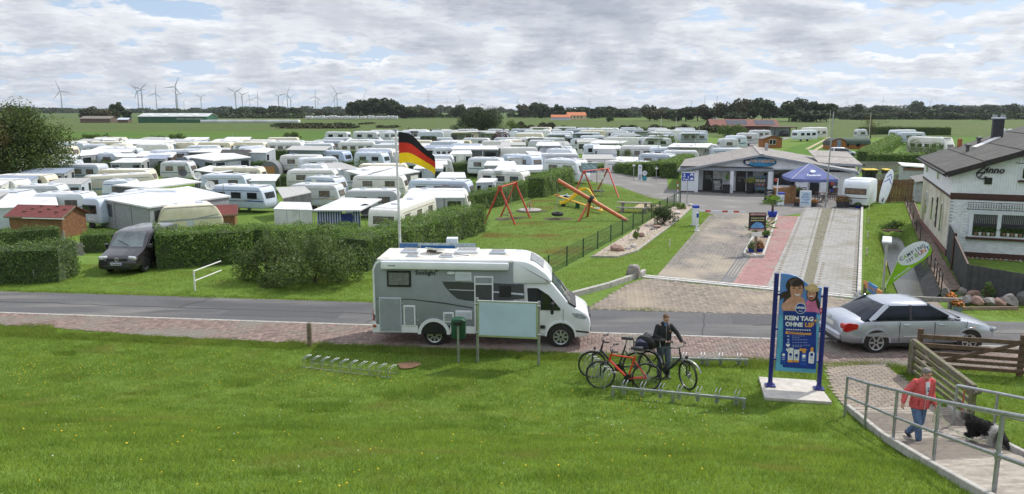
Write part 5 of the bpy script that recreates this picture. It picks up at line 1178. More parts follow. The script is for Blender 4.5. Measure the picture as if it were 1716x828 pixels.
gb=sheet('gravel_bed',bed,GR,.02)
P=np.array([(p.x,p.y)for p in bed]);lo_,hi_=P.min(0),P.max(0);n=26000;X_=rng.uniform(lo_[0],hi_[0],n);Y_=rng.uniform(lo_[1],hi_[1],n);k=inpoly(X_,Y_,P);X_,Y_=X_[k],Y_[k];n=len(X_)
bv=np.array([(1,0,0),(0,1,0),(-1,0,0),(0,-1,0),(0,0,.9)]);bf=np.array([(0,1,4),(1,2,4),(2,3,4),(3,0,4)]);sc=rng.uniform(.02,.055,n);an=rng.uniform(0,3,n)
Vg=np.stack([X_[:,None]+sc[:,None]*(bv[:,0]*np.cos(an)[:,None]-bv[:,1]*np.sin(an)[:,None]),Y_[:,None]+sc[:,None]*(bv[:,0]*np.sin(an)[:,None]+bv[:,1]*np.cos(an)[:,None]),.02+sc[:,None]*bv[:,2]],-1).reshape(-1,3)
npmesh('gravel',Vg,(bf[None]+(np.arange(n)*5)[:,None,None]).reshape(-1,3),mat('gravel_stones',(.46,.38,.31),.9,.2,20,island=.45),gb,'stuff')
mb=MB()
for a,b in zip(bed[:6],bed[1:6]):
 L=(b-a).length;n=max(1,int(L/.8))
 for i in range(n):mb.bar(a.lerp(b,i/n)+Vector((0,0,.03)),a.lerp(b,(i+.97)/n)+Vector((0,0,.03)),.06,.12)
o=mb.build('bed_edging',CONC);o['kind']='structure'
def rock(label,p,w,h,seed,m=None,name='rock',cat='rock',d=None):
 g=np.random.default_rng(seed);import bmesh
 bm=bmesh.new();bmesh.ops.create_icosphere(bm,subdivisions=3,radius=.5)
 cuts=[(g.normal(0,1,3),g.uniform(.30,.43))for _ in range(9)]
 for v in bm.verts:
  c=np.array(v.co)
  for nn,q in cuts:
   nn=nn/np.linalg.norm(nn);e=c@nn-q
   if e>0:c-=nn*e
  c+=g.normal(0,.006,3);v.co=c
 me=bpy.data.meshes.new(name);bm.to_mesh(me);bm.free();me.materials.append(m or STONE)
 o=bpy.data.objects.new(name,me);COL.objects.link(o);o.location=p+Vector((0,0,h*.36));o.scale=(w*1.15,(d or w)*1.1,h*1.2);o.rotation_euler.z=seed
 if label:tag(o,label,cat)
 return o
STONEW=mat('pale_stone',(.50,.48,.45),.85,.2,6,bump=.5,bscale=16);STONER=mat('reddish_stone',(.30,.19,.15),.85,.2,6,bump=.5,bscale=16);STONED=mat('dark_stone',(.16,.15,.145),.85,.2,6,bump=.5,bscale=16)
rock('big grey boulder at the corner of the lane',G(1060,466),.62,.72,1,STONE,'boulder','boulder')
rock('dark rounded stone at the tip of the gravel bed',G(1034,420),.75,.38,2,STONER);rock('small white stone beside the dark one in the gravel',G(1052,419),.30,.2,3,STONEW);rock('second small white stone in the gravel',G(1061,415),.34,.24,4,STONEW)
rock('flat brownish stone in front of the dark shrub',G(1101,382),.55,.2,5,STONER);rock('flat dark stone in front of the dark shrub',G(1095,385),.45,.14,6,STONED);rock('reddish stone beside the small conifer',G(1075,398),.32,.3,7,STONER);rock('white stone at the far end of the gravel bed',G(1135,359),.5,.22,8,STONEW);rock('pale stone under the blue sign',G(1146,347),.4,.25,9,STONEW);rock('pale stone right of the blue sign',G(1157,346),.4,.25,10,STONEW)
LEAF_C=leafy(mat('conifer_needles',(.060,.095,.022),.6,.2,1.5,col2=(.030,.055,.014),island=.4),.2)
shrub('dark_shrub','wide dark spreading shrub in the gravel bed',G(1110,377),2.05,1.12,LEAF_C,5200,.075,91)
shrub('small_conifer','small upright conifer in the gravel bed',G(1067,402),.40,.75,LEAF_H,900,.06,92);shrub('low_shrub','low green shrub at the far end of the gravel bed',G(1141,351),.9,.5,LEAF_H,900,.08,93)
for px,py,lab in[(1122,414,'pale marker stake in the lane verge'),(1456,352,'first white marker stake in the bank right of the drive'),(1455,375,'second white marker stake in the bank'),(1454,400,'third white marker stake in the bank'),(1452,428,'nearest white marker stake in the bank')]:
 o=MB().box((0,0,.2),(.07,.05,.4),ch=.01).box((0,0,.36),(.075,.055,.1)).build('marker_stake',MM('stake_cream',(.62,.60,.45),.6),None,on(px,py));tag(o,lab,'stake')
 #barrier and its cabinet
p=G(1164.5,378);t=thing('barrier','white barrier cabinet with blue cap and red-white boom','barrier',p)
MB().box((0,0,.58),(.36,.34,1.1),ch=.02).build('cabinet',WHITE,t);MB().box((0,0,1.2),(.4,.38,.16),ch=.03).build('cap',BLUE,t);MB().box((0,0,.02),(.5,.46,.05)).build('base',CONC,t)
e=G(1247,381)-p;n=8
for k in range(n):
 a,b=Vector((.2,-.22,.96)).lerp(Vector((e.x,e.y,.96)),k/n),Vector((.2,-.22,.96)).lerp(Vector((e.x,e.y,.96)),(k+1)/n);MB().bar(a,b,.05,.10).build('boom_section',[WHITE,RED][1 if k in(1,4,6)else 0],t)
p=G(1167.5,387);t=thing('card_reader','slim white card reader post with blue face by the barrier','post',p)
MB().box((0,0,.55),(.14,.14,1.1),ch=.015).build('column',WHITE,t);MB().box((0,-.075,.95),(.13,.02,.26)).build('screen',BLUE,t);MB().box((0,0,.02),(.3,.3,.04)).build('base',WHITE2,t)
def pict_person(mb,x,z,s,y=-.03):
 mb.lathe([(.001,0),(.07*s,0),(.07*s,.006),(.001,.006)],(x,y,z+.5*s),(0,-1,0),10)
 for a,b in(((0,.42),(0,.2)),((0,.2),(-.1,0)),((0,.2),(.1,0)),((0,.38),(-.13,.26)),((0,.38),(.13,.3))):mb.bar((x+a[0]*s,y,z+a[1]*s),(x+b[0]*s,y,z+b[1]*s),.006,.055*s)
p=G(1151,344);t=thing('play_street_sign','blue living-street sign with white figures on a thin pole','traffic sign',p);hs=px_h(p,289)
MB().tube([(0,.03,0),(0,.03,hs)],.03,8).build('pole',STEEL,t);pz=hs-.33
pl=MB().box((0,0,pz),(.98,.025,.66),ch=.01).build('plate',WHITE,t);MB().box((0,-.014,pz),(.92,.012,.60)).build('blue_field',BLUE,pl)
mb=MB();pict_person(mb,-.28,pz-.24,.85);pict_person(mb,.02,pz-.22,.5)
mb.lathe([(.001,0),(.05,0),(.05,.006),(.001,.006)],(-.1,-.022,pz-.2),(0,-1,0),10)
mb.prism([(.16,pz+.02),(.28,pz+.16),(.40,pz+.02),(.40,pz+.22),(.28,pz+.27),(.16,pz+.22)],-.024,-.02);mb.prism(fillet([(.15,pz-.22),(.40,pz-.22),(.40,pz-.13),(.34,pz-.06),(.24,pz-.06),(.20,pz-.13),(.15,pz-.14)],.02,2),-.024,-.02);mb.build('pictogram',WHITE,pl)
p=G(1135.5,322);t=thing('bollard','red and white striped bollard left of the reception','bollard',p)
for k in range(4):MB().lathe([(.06,.24*k),(.06,.24*(k+1))],n=10).build('band',[WHITE,RED][k%2],t)
p=G(987,309);t=thing('camp_map','camp map board on two posts under a small white roof','notice board',p);h=px_h(p,273)
for x in(-.75,.75):MB().box((x,0,h/2),(.08,.08,h),ch=.01).build('post',STEEL,t)
MB().box((0,0,h-.5),(1.42,.05,.92),ch=.01).build('board',MM('map_blue',(.28,.42,.52),.5),t);MB().box((0,0,h+.03),(1.75,.3,.06)).build('roof',WHITE2,t)
mp=MB()
for k in range(7):mp.box((-.5+.17*k,-.03,h-.45+.12*((k*5)%3)),(.13,.012,.1))
mp.build('map_print',WHITE2,t);mb=MB()
for k in range(4):mb.box((-.45+.3*k,-.03,h-.85),(.2,.012,.12))
mb.build('map_panel',BLUE,t)
p=G(1072,302);t=thing('info_pillar','white upright information pillar before the long hedge','sign',p);h=px_h(p,276)
MB().prism(fillet([(-.2,.0),(.2,.0),(.2,h),(-.2,h)],[0,0,.12,.12],3),-.05,.05,.01).build('panel',WHITE,t);mb=MB();mb.box((0,-.055,h-.3),(.2,.012,.16)).box((0,-.055,.35),(.24,.012,.5));mb.build('print',GREYCANVAS,t)
lettering('i',.3,BLUE,t,face_m((0,-.056,h-.62)))
p=G(1080,303);t=thing('round_signs','pole with a white and a blue round traffic sign','traffic sign',p);h=px_h(p,286)
MB().tube([(0,.03,0),(0,.03,h)],.03,6).build('pole',STEEL,t);MB().lathe([(.001,-.01),(.25,-.01),(.25,.01),(.001,.01)],(0,0,h-.26),(0,-1,0),20).build('white_disc',WHITE,t);MB().lathe([(.001,-.01),(.25,-.01),(.25,.01),(.001,.01)],(0,0,h-.80),(0,-1,0),20).build('blue_disc',MM('teal',(.05,.30,.38),.5),t)
lettering('10',.24,BLACK,t,face_m((0,-.016,h-.26)))
for px,py,yt,lab in[(1061.5,303,273,'thin grey post left of the information pillar'),(1099.5,304,278,'thin grey post right of the round signs'),(1008,332,290,'grey post with small white sign behind the second swing')]:
 p=G(px,py);h=px_h(p,yt);o=thing('sign_post',lab,'post',p);MB().tube([(0,0,0),(0,0,h)],.035,6).build('pole',STEEL,o);MB().box((0,-.05,h-.25),(.30,.02,.5 if px==1008 else .16)).build('plate',WHITE2,o)
p=G(972,314);o=thing('white_sign','blank white square sign at the hedge corner','sign',p);h=px_h(p,297);MB().tube([(0,0,0),(0,0,h)],.03,6).build('pole',STEEL,o);MB().box((0,-.04,h-.18),(.42,.02,.40)).build('plate',WHITE,o)
#reception
class Face:
 """A house front: origin P0, running along d; xz() reads a feature's place on it from the survey photo."""
 def __init__(s,P0,ang):s.P=P0;s.d=Vector((math.cos(ang),math.sin(ang),0));s.n=Vector((-s.d.y,s.d.x,0));s.rz=ang
 def x(s,px,off=0.0,z=0.0):
  P=s.P+s.n*off;u=(px-858)/FPX;c,sn=math.cos(TH),math.sin(TH)
  return(u*(P.y*c+(CAM_H-z)*sn)-P.x)/(s.d.x-u*s.d.y*c)
 def xz(s,px,py,off=0.0):
  z=1.0
  for _ in range(6):
   t=s.x(px,off,z);z=px_h(s.P+s.n*off+s.d*t,py)+s.P.z
  return t,z
 def rect(s,x0,y0,x1,y1,off=0.0):
  a=s.xz(x0,y1,off);b=s.xz(x1,y1,off);t0=s.xz((x0+x1)/2,y0,off)[1];b0=s.xz((x0+x1)/2,y1,off)[1]
  return a[0],b0,b[0],t0
def slabx(x0,z0,x1,z1,y,t,ch=0.0):return MB().box(((x0+x1)/2,y,(z0+z1)/2),(x1-x0,t,z1-z0),ch=ch)
KW=overlay(mat('rendered_white_wall',(.76,.79,.84),.8,.06,2.5,bump=.2,bscale=40),(.55,.56,.56),.6,.85,1.2)
P0=G(1141,321.5);P1=G(1408,328.5);K=Face(P0,math.atan2((P1-P0).y,(P1-P0).x));KL=(P1-P0).length
rec=thing('reception','white reception building with corrugated gable roof and oval blue sign','building',P0,K.rz)
ax,az=K.xz(1276.5,259);e0=K.xz(1138,284)[1];DEP=15.0;PO=1.1
wx1=K.x(1431);ez=az-(wx1-ax)*(az-e0)/ax*.80
GREYTRIM=MM('grey_fascia',(.26,.29,.34),.6,.1);PLINTH=MM('dark_plinth',(.09,.075,.07),.8)
MB().prism([(0,0),(wx1,0),(wx1,ez-.1),(ax,az-.1),(0,e0-.1)],PO+.15,DEP,f=lambda a,b,t:(a,t,b)).build('wall',KW,rec)
xl=K.x(1163.5);xr=K.x(1292)
MB().box((xl/2,PO/2+.07,(e0-.1)/2),(xl,PO+.14,e0-.1),ch=.01).build('wall',KW,rec)
slabx(xr,0,wx1,e0,.1+PO/2,PO,.01).build('wall',KW,rec)
fz=K.xz(1215,286)[1];fz1=K.xz(1215,280.5)[1]
MB().prism([(.1,fz1-.06),(wx1-.1,fz1-.06),(wx1-.1,max(fz1,ez-.12)),(ax,az-.12),(.1,e0-.1)],-.02,.28,f=lambda a,b,t:(a,t,b)).build('gable_panel',KW,rec)
slabx(-.15,fz,xr+.05,fz1,-.05,.2,.01).build('fascia',GREYTRIM,rec);slabx(-.1,fz1-.0,xr,fz1+.07,-.12,.2).build('gutter',MM('gutter_dark',(.06,.055,.055),.5),rec)
slabx(xl,fz+.02,xr,fz+.06,PO/2+.08,PO-.1).build('porch_ceiling',KW,rec)
for a,b in((1163.5,1169.3),(1222.3,1228),(1285.5,1292)):
 x0,x1=K.x(a),K.x(b);pl=slabx(x0,0,x1,fz,.02,.3,.015).build('pillar',KW,rec)
 for k in range(8):slabx(x0-.004,.12+k*(fz-.2)/8,x1+.004,.12+(k+.93)*(fz-.2)/8,.02,.312,.012).build('block_course',KW,pl)
slabx(0,0,xl,.1,-.012,.03).build('plinth',PLINTH,rec);slabx(xl+.2,0,xr-.2,.09,PO+.1,.1).build('plinth',PLINTH,rec)
ROOFC=overlay(mat('fibre_cement',(.36,.335,.315),.9,.2,3,bump=.3),(.26,.24,.22),.45,.7,.9,6)
def corrugated(name,p00,p10,p11,p01,m,parent,pitch=.18,amp=.03,rows=1,lap=.05):
 """Wavy sheeting spanning four corners (p00-p10 lower edge); waves run up the slope, one part per row of sheets."""
 p00,p10,p11,p01=[Vector(p)for p in(p00,p10,p11,p01)];n=max(4,int((p10-p00).length/(pitch/2)))
 nr=(p10-p00).cross(p01-p00).normalized();nr=-nr if nr.z<0 else nr
 for r in range(rows):
  f0,f1=r/rows,min(1,(r+1)/rows+lap/max(.5,(p01-p00).length));V=[];F=[]
  for i in range(n+1):
   a,b=p00.lerp(p10,i/n),p01.lerp(p11,i/n);w=nr*(amp if i%2 else 0)
   lo,hi=a.lerp(b,f0)+w+nr*.025*(1),a.lerp(b,f1)+w
   V+=[lo,hi,lo-nr*.03,hi-nr*.03]
  for i in range(n):k=i*4;F+=[(k,k+4,k+5,k+1),(k+2,k+3,k+7,k+6),(k,k+2,k+6,k+4),(k+1,k+5,k+7,k+3)]
  MB().add(V,F).build(name,m,parent)
ov=.35;sl=(az-e0)/ax
corrugated('roof_sheet',(-ov,-ov,e0-sl*ov),(-ov,DEP+.2,e0-sl*ov),(ax,DEP+.2,az),(ax,-ov,az),ROOFC,rec,rows=3)
sr=(az-ez)/(wx1-ax)
corrugated('roof_sheet',(wx1+.1,-ov,ez-sr*.1),(wx1+.1,DEP+.2,ez-sr*.1),(ax,DEP+.2,az),(ax,-ov,az),ROOFC,rec,rows=4)
MB().bar((ax,-ov-.05,az+.04),(ax,DEP+.2,az+.04),.35,.06,ch=.02).build('ridge_cap',ROOFC,rec)
for a,b in(((-ov,e0-sl*ov),(ax,az)),((ax,az),(wx1+.1,ez-sr*.1))):MB().bar((a[0],-ov-.02,a[1]-.06),(b[0],-ov-.02,b[1]-.06),.04,.17).build('verge_board',GREYTRIM,rec)
for y in(9.0,10.2):MB().tube([(ax+.9,y,az-.3),(ax+.9,y,az+.55)],.13,8).build('vent_pipe',STEEL,rec)
def kdoor(r,panes):
 x0,z0,x1,z1=K.rect(*r,off=PO);d=slabx(x0,.05,x1,z1,PO+.12,.08,.01).build('door',MM('door_black',(.02,.02,.023),.3),rec)
 for a,b,c_,e in panes:slabx(x0+(x1-x0)*a,z1*b,x0+(x1-x0)*c_,z1*e,PO+.07,.02).build('pane',MM('door_pane',(.16,.18,.18),.15),d)
 slabx(x1-.13,.95,x1-.09,1.15,PO+.05,.05).build('handle',STEEL,d)
kdoor((1177.2,286.3,1193.4,321),[(.2,.60,.85,.80),(.25,.86,.5,.93)]);kdoor((1232.3,286.3,1248.5,321),[(.15,.64,.9,.72),(.2,.48,.5,.60)])
def notice(r,m,name='notice',off=PO,parent=None):x0,z0,x1,z1=K.rect(*r,off=off);return slabx(x0,z0,x1,z1,off+.085,.03,.006).build(name,m,parent or rec)
o=notice((1195,290,1202,304.5),WHITE2);x0,z0,x1,z1=K.rect(1195,290,1202,304.5,off=PO)
mb=MB()
for k in range(5):mb.box(((x0+x1)/2,PO+.066,z1-.14-k*.12),((x1-x0)*.8,.008,.05))
mb.build('print',GREYCANVAS,o)
o=notice((1204,288,1222,304),MM('map_paper',(.62,.68,.66),.6));x0,z0,x1,z1=K.rect(1204,288,1222,304,off=PO)
MB().prism(fillet([(x0+.55,z0+.15),(x1-.05,z0+.12),(x1-.08,z1-.1),(x0+.75,z1-.08),(x0+.62,z0+.5)],.1,2),PO+.055,PO+.068).build('map_print',MM('map_green',(.22,.42,.12),.6),o)
mb=MB()
for k in range(5):mb.box((x0+.22+.04*(k%2),PO+.062,z1-.12-k*.12),(.22,.01,.05))
mb.build('print',GREYCANVAS,o)
o=notice((1252,287.5,1261,304),MM('poster_blue',(.05,.14,.38),.5),'poster');x0,z0,x1,z1=K.rect(1252,287.5,1261,304,off=PO);slabx(x0+.03,z0+.5,x1-.03,z1-.03,PO+.06,.02).build('picture',MM('poster_dark',(.08,.07,.08),.5),o);slabx(x0+.05,z0+.2,x1-.05,z0+.28,PO+.06,.02).build('print',WHITE2,o)
notice((1280.5,290,1285,294.5),BLACK,'window')
def kwin(r,off=0.0,frame=MM('frame_dark',(.05,.05,.055),.5),mull=0):
 x0,z0,x1,z1=K.rect(*r,off=off);y=off+.10+PO/2-PO/2-.0
 w=slabx(x0,z0,x1,z1,.08,.06,.012).build('window',frame,rec);slabx(x0+.07,z0+.07,x1-.07,z1-.07,.045,.02).build('pane',GLASS,w)
 for k in range(mull):x=x0+(x1-x0)*(k+1)/(mull+1);slabx(x-.03,z0+.05,x+.03,z1-.05,.03,.03).build('mullion',frame,w)
 return w
kwin((1295.7,286.5,1332,310.5),mull=2);kwin((1337,299,1347,305.5))
x0,z0,x1,z1=K.rect(1356,299,1372,327);d=slabx(x0,.04,x1,z1,.07,.08,.01).build('door',MM('door_black',(.02,.02,.023),.3),rec);slabx(x0+.15,1.1,x1-.15,z1-.2,.02,.02).build('pane',GLASS,d);slabx(x1-.14,.95,x1-.1,1.15,.0,.05).build('handle',STEEL,d)
w=kwin((1387,300,1402.5,327));x0,z0,x1,z1=K.rect(1387,300,1402.5,327)
for k,m in enumerate((BLUE,PALE,RED,WHITE2,MM('teal',(.05,.30,.38),.5))):slabx(x0+.15+.22*(k%2),z0+.3+.28*k,x0+.42+.22*(k%2),z0+.5+.28*k,.028,.015).build('sticker',m,w)
mb=MB().tube([(K.x(1408),-.06,0),(K.x(1408),-.06,e0-.1)],.05,8);mb.build('downpipe',WHITE2,rec)
sx,sz=K.xz(1273,271.6);a_=(K.x(1301)-K.x(1245))/2;b_=.42
sg=MB().prism([(sx+a_*math.cos(q),sz+b_*math.sin(q))for q in np.linspace(0,2*math.pi,33)[:-1]],-.12,-.03,.02).build('oval_sign',MM('sign_navy',(.012,.03,.11),.4),rec)
MB().prism([(sx+.12+a_*.84*math.cos(q),sz+b_*.90*math.sin(q))for q in np.linspace(0,2*math.pi,33)[:-1]],-.135,-.12).build('sea_picture',MM('sign_sea',(.03,.25,.50),.4,.35,3),sg)
lettering('DEICHKIEKER',.33,MM('sign_letters',(.62,.42,.30),.5),sg,face_m((sx+.2,-.14,sz+.08)),bold=.012,depth=.006)
mb=MB().prism(disc((sx-a_*.72,sz-.02),.17,14),-.15,-.13);mb.build('seagull_head',WHITE,sg);MB().prism([(sx-a_*.72-.14,sz+.09),(sx-a_*.72+.16,sz+.09),(sx-a_*.72+.12,sz+.22),(sx-a_*.72-.1,sz+.22)],-.16,-.13).build('cap',BLACK,sg);MB().prism([(sx-a_*.72-.05,sz-.07),(sx-a_*.72+.22,sz-.02),(sx-a_*.72+.02,sz+.03)],-.165,-.145).build('beak',MM('beak',(.6,.25,.1),.5),sg)
wg=thing('side_wing','low white side wing with two stepped flat roofs','building',P0,K.rz)
w0=K.xz(1374,275,3.2);w1=K.xz(1441,275,3.2)
MB().box(((w0[0]+w1[0])/2-.2,3.2+4,1.15),(w1[0]-w0[0]-.2,8,2.3)).build('wall',KW,wg)
z2=K.xz(1400,272,3.2)[1];MB().box(((w0[0]+w1[0])/2-.1,3.2+4.2,z2/2+1.1),(w1[0]-w0[0]-.6,7,max(.3,z2-2.2))).build('upper_wall',KW,wg)
corrugated('roof_sheet',(w0[0]-.2,2.5,z2-.02),(w1[0]+.1,2.5,z2-.16),(w1[0]+.1,11.5,z2+.5),(w0[0]-.2,11.5,z2+.64),ROOFC,wg,rows=2)
MB().bar((w0[0]-.2,2.47,z2-.1),(w1[0]+.1,2.47,z2-.24),.04,.18).build('fascia',GREYTRIM,wg)
l0=K.xz(1376,287,1.4);l1=K.xz(1437,287,1.4);zl=2.15
corrugated('roof_sheet',(l0[0],.6,zl-.15),(l1[0],.6,zl-.25),(l1[0],3.25,zl+.15),(l0[0],3.25,zl+.25),ROOFC,wg,rows=1)
MB().bar((l0[0],.57,zl-.24),(l1[0],.57,zl-.34),.04,.18).build('fascia',GREYTRIM,wg);MB().box(((K.x(1409)+l1[0])/2,2.1,.92),(l1[0]-K.x(1409)-.3,2.4,1.84)).build('wall',KW,wg)
slabx(w0[0]+2.2,2.28,w0[0]+3.8,2.46,3.68,.06).build('window_slit',GLASS,wg)
MB().tube([(w1[0]+.05,2.6,z2-.3),(w1[0]-.15,2.6,z2-.8),(l1[0],.7,zl-.3),(l1[0]-.1,.75,0)],.045,7).build('downpipe',WHITE2,wg)
def potted(label,p,r,h,fol,fh,flower=None,pot=None,seed=5,name='flower_pot',taper=.8):
 t=thing(name,label,'flower pot',p);MB().lathe([(r*taper,0),(r,h),(r*.9,h),(r*.88,h-.05),(.001,h-.05)],n=14).build('pot',pot or MM('pot_dark',(.045,.045,.055),.5),t,smooth=40)
 g=np.random.default_rng(seed);n=int(260+900*r);d=g.normal(0,1,(n,3));d/=np.linalg.norm(d,axis=1)[:,None];d[:,2]=np.abs(d[:,2]);P=d*np.array([r*1.25,r*1.25,fh])*g.uniform(.5,1.05,(n,1));P[:,2]+=h-.02
 V,F=leaf_arrays(P,d,.085,.4,.6);npmesh('leaves',V,F,fol,t,'stuff')
 if flower:
  k=g.choice(n,n//2,replace=False);V,F=leaf_arrays(P[k]*1.02+d[k]*.02,d[k],.075,.8,.9);npmesh('blossoms',V,F,flower,t,'stuff')
 return t
FLO=mat('orange_blossom',(.62,.16,.02),.6,.2,3,island=.3);FLR=mat('rust_blossom',(.42,.11,.05),.6,.2,3,island=.3);FLM=mat('mixed_blossom',(.55,.16,.06),.6,.3,9,col2=(.2,.45,.08),island=.3)
potted('tall barrel with red and green plant by the second door',G(1257,324.5),.36,.95,LEAF_H,.55,FLM,BLACK,5)
t=thing('card_rack','postcard and magazine rack beside the flower barrel','rack',G(1272.5,323.5),K.rz)
for x in(-.46,.46):MB().box((x,0,.72),(.05,.35,1.45)).build('upright',BLACK,t)
cols=[(.1,.2,.45),(.6,.6,.6),(.45,.12,.1),(.15,.3,.2),(.55,.45,.2),(.3,.32,.4)]
for r in range(4):
 sh=MB().box((0,0,.25+r*.34),(.9,.3,.03)).build('shelf',BLACK,t)
 for c in range(6):MB().box((-.37+c*.148,-.12,.25+r*.34+.15),(.125,.02,.24),rx=-.2).build('magazine',MM('mag%d'%((r*5+c*3)%6),cols[(r*5+c*3)%6],.5),sh)
def aboard(label,p,w,h,rz,board,frame,lines=None,name='a_board',head=None):
 t=thing(name,label,'notice board',p,rz);MB().box((0,0,h/2),(w,.05,h),rx=-.12,ch=.01).build('frame',frame,t);b=MB().box((0,-.035,h/2+.03),(w*.86,.02,h*.8),rx=-.12).build('board',board,t)
 MB().box((0,.22,h*.45),(w,.04,h*.9),rx=.22).build('rear_leg',frame,t)
 mb=MB();g=random.Random(int(w*1000+h*77))
 for k in range(7):z=h*.84-k*h*.095;ww=w*g.uniform(.35,.7);mb.box((g.uniform(-.08,.08)*w,-.05+(z-h/2)*.12-.004,z),(ww,.01,h*.025),rx=-.12)
 mb.build('writing',lines or WHITE2,b);return t
aboard('black chalkboard stand between the reception doors',G(1201,323),.85,1.2,K.rz,MM('slate',(.03,.035,.04),.7),BLACK)
o=thing('bin_box','black box bin beside the middle pillar','bin',G(1216.5,324),K.rz);MB().box((0,0,.36),(.62,.45,.68),ch=.03).build('box',BLACK,o);MB().box((0,0,.73),(.66,.5,.06),ch=.02).build('lid',BLACK,o)
PARA=leafy(mat('parasol_blue',(.165,.20,.45),.75,.08,2,bump=.15),.2,(1,1,1))
p=G(1353,339.5);t=thing('parasol','large square blue parasol with white emblem over the terrace','parasol',p,-.12);zb=px_h(p,299);za=px_h(p,273.5);hw=1.68
MB().tube([(0,0,0),(0,0,za+.12)],.045,10).build('pole',WHITE2,t);MB().box((0,0,.06),(.9,.9,.12),ch=.03).build('base',CONC,t)
mid=[(hw*.45*a,hw*.45*b,zb+(za-zb)*.62)for a,b in((-1,-1),(1,-1),(1,1),(-1,1))];edge=[(hw*a,hw*b,zb+.1)for a,b in((-1,-1),(1,-1),(1,1),(-1,1))]
for k in range(4):
 a,b,c,d=Vector(edge[k]),Vector(edge[(k+1)%4]),Vector(mid[(k+1)%4]),Vector(mid[k])
 MB().add([a,b,c,d,(0,0,za),a.lerp(b,.5)+Vector((0,0,-.05)),c.lerp(d,.5)-Vector((0,0,.05))],[(0,5,6,3),(5,1,2,6),(3,6,4),(6,2,4)]).build('canopy_panel',PARA,t)
 MB().quad(a,a-Vector((0,0,.22)),a.lerp(b,.5)-Vector((0,0,.27)),b-Vector((0,0,.22)),b,a.lerp(b,.5)-Vector((0,0,.05))).build('valance',PARA,t)
 MB().tube([a,d,(0,0,za)],.02,5).build('rib',WHITE2,t)
nrm=(Vector(edge[1])-Vector(edge[0])).cross(Vector(mid[0])-Vector(edge[0])).normalized();upv=(Vector((0,mid[0][1],mid[0][2]))-Vector((0,edge[0][1],edge[0][2]))).normalized()
cpos=Vector((0,edge[0][1],edge[0][2])).lerp(Vector((0,mid[0][1],mid[0][2])),.40)
lettering('Paulaner',.30,WHITE,t,face_m(cpos-upv*.06+Vector((0,-.05,.05)),(1,0,0),upv),bold=.006)
mb=MB();flat(mb,[(.2*math.cos(q),.16*math.sin(q))for q in np.linspace(0,6.283,17)[:-1]],face_m(cpos+upv*.42+Vector((0,-.05,.05)),(1,0,0),upv));mb.build('emblem',WHITE,t)
MB().tube([(-.9,.3,0),(-.9,.3,zb)],.03,6).build('side_pole',WHITE2,t)
MENU=MM('menu_blue_white',(.52,.66,.74),.5)
aboard('white framed menu stand with pale blue sheet on the terrace',G(1349,346.5),.82,1.22,-.15,MENU,WHITE,BLUE)
aboard('dark stand at the left end of the terrace',G(1288,341),.7,1.1,-.5,MM('slate',(.03,.035,.04),.7),BLACK)
p=G(1308,345);t=thing('ticket_post','white ticket machine with blue cap beside the crates','ticket machine',p);h=px_h(p,325);MB().box((0,0,h/2),(.40,.36,h),ch=.03).build('cabinet',WHITE,t);MB().box((0,0,h+.04),(.46,.42,.16),ch=.04).build('cap',BLUE,t);MB().bar((-.1,-.19,h*.3),(.12,-.19,h*.75),.02,.06).build('slash_mark',GREYTRIM,t)
p=G(1306,343);o=thing('white_post','tall white barrier post behind the ticket machine','post',p);h=px_h(p,300);MB().tube([(-.12,.3,0),(-.12,.3,h)],.05,8).build('pole',WHITE,o);MB().lathe([(.001,h-.25),(.12,h-.2),(.12,h-.02),(.001,h)],(-.28,.3,0),n=10).build('red_light',RED,o)
pc=G(1310,341);WD=MM('crate_wood',(.34,.185,.08),.7,.18,7)
p1=None
for k,(dx,dy,z,w,d,h,lab)in enumerate([(0,0,0,1.25,.9,.62,'lower wide timber crate of the terrace stack'),(.0,.02,.63,1.2,.86,.58,'upper wide timber crate of the terrace stack'),(.86,.05,0,.40,.8,1.35,'narrow upright timber crate at the right of the stack')]):
 t=thing('timber_crate',lab,'crate',pc+Vector((dx,dy,z)),-.15,'timber crates on the terrace');MB().box((0,d/2,h/2),(w-.05,d-.05,h-.02)).build('box',WD,t)
 n=max(2,int(h/.155));me=None
 for i in range(n):
  b=MB().box((0,0,0),(w,.025,h/n-.014),ch=.005)if me is None else None
  if me is None:me=b.build('board',WD,t,(0,.0,h/n*.5)).data
  else:part(t,'board',me,t,(0,0,h/n*(i+.5)))
 me=None
 for i in range(n):
  if me is None:me=MB().box((0,0,0),(.025,d,h/n-.014),ch=.005).build('board',WD,t,(w/2,d/2,h/n*.5)).data
  else:part(t,'board',me,t,(w/2,d/2,h/n*(i+.5)))
 MB().box((0,d/2,h-.012),(w+.03,d+.03,.03),ch=.005).build('lid',WD,t)
potted('orange flower pot at the left end of the terrace',G(1294,342),.3,.35,LEAF_D,.35,FLO,None,6);potted('small rust flower pot left of the menu stand',G(1334.5,346),.2,.36,LEAF_D,.25,FLR,None,7);potted('small orange flower pot right of the menu stand',G(1364,346.5),.2,.32,LEAF_D,.25,FLO,None,8);potted('big dark tub with rust flowers beside the small caravan',G(1411.5,348),.48,.5,LEAF_D,.45,FLR,None,9);potted('small blue pot at the corner of the small caravan',G(1437,349.5),.2,.28,LEAF_D,.2,None,NAVY,10)
potted('dark plant tub under the small terrace window',G(1337,330),.3,.55,LEAF_D,.3,None,BLACK,11)
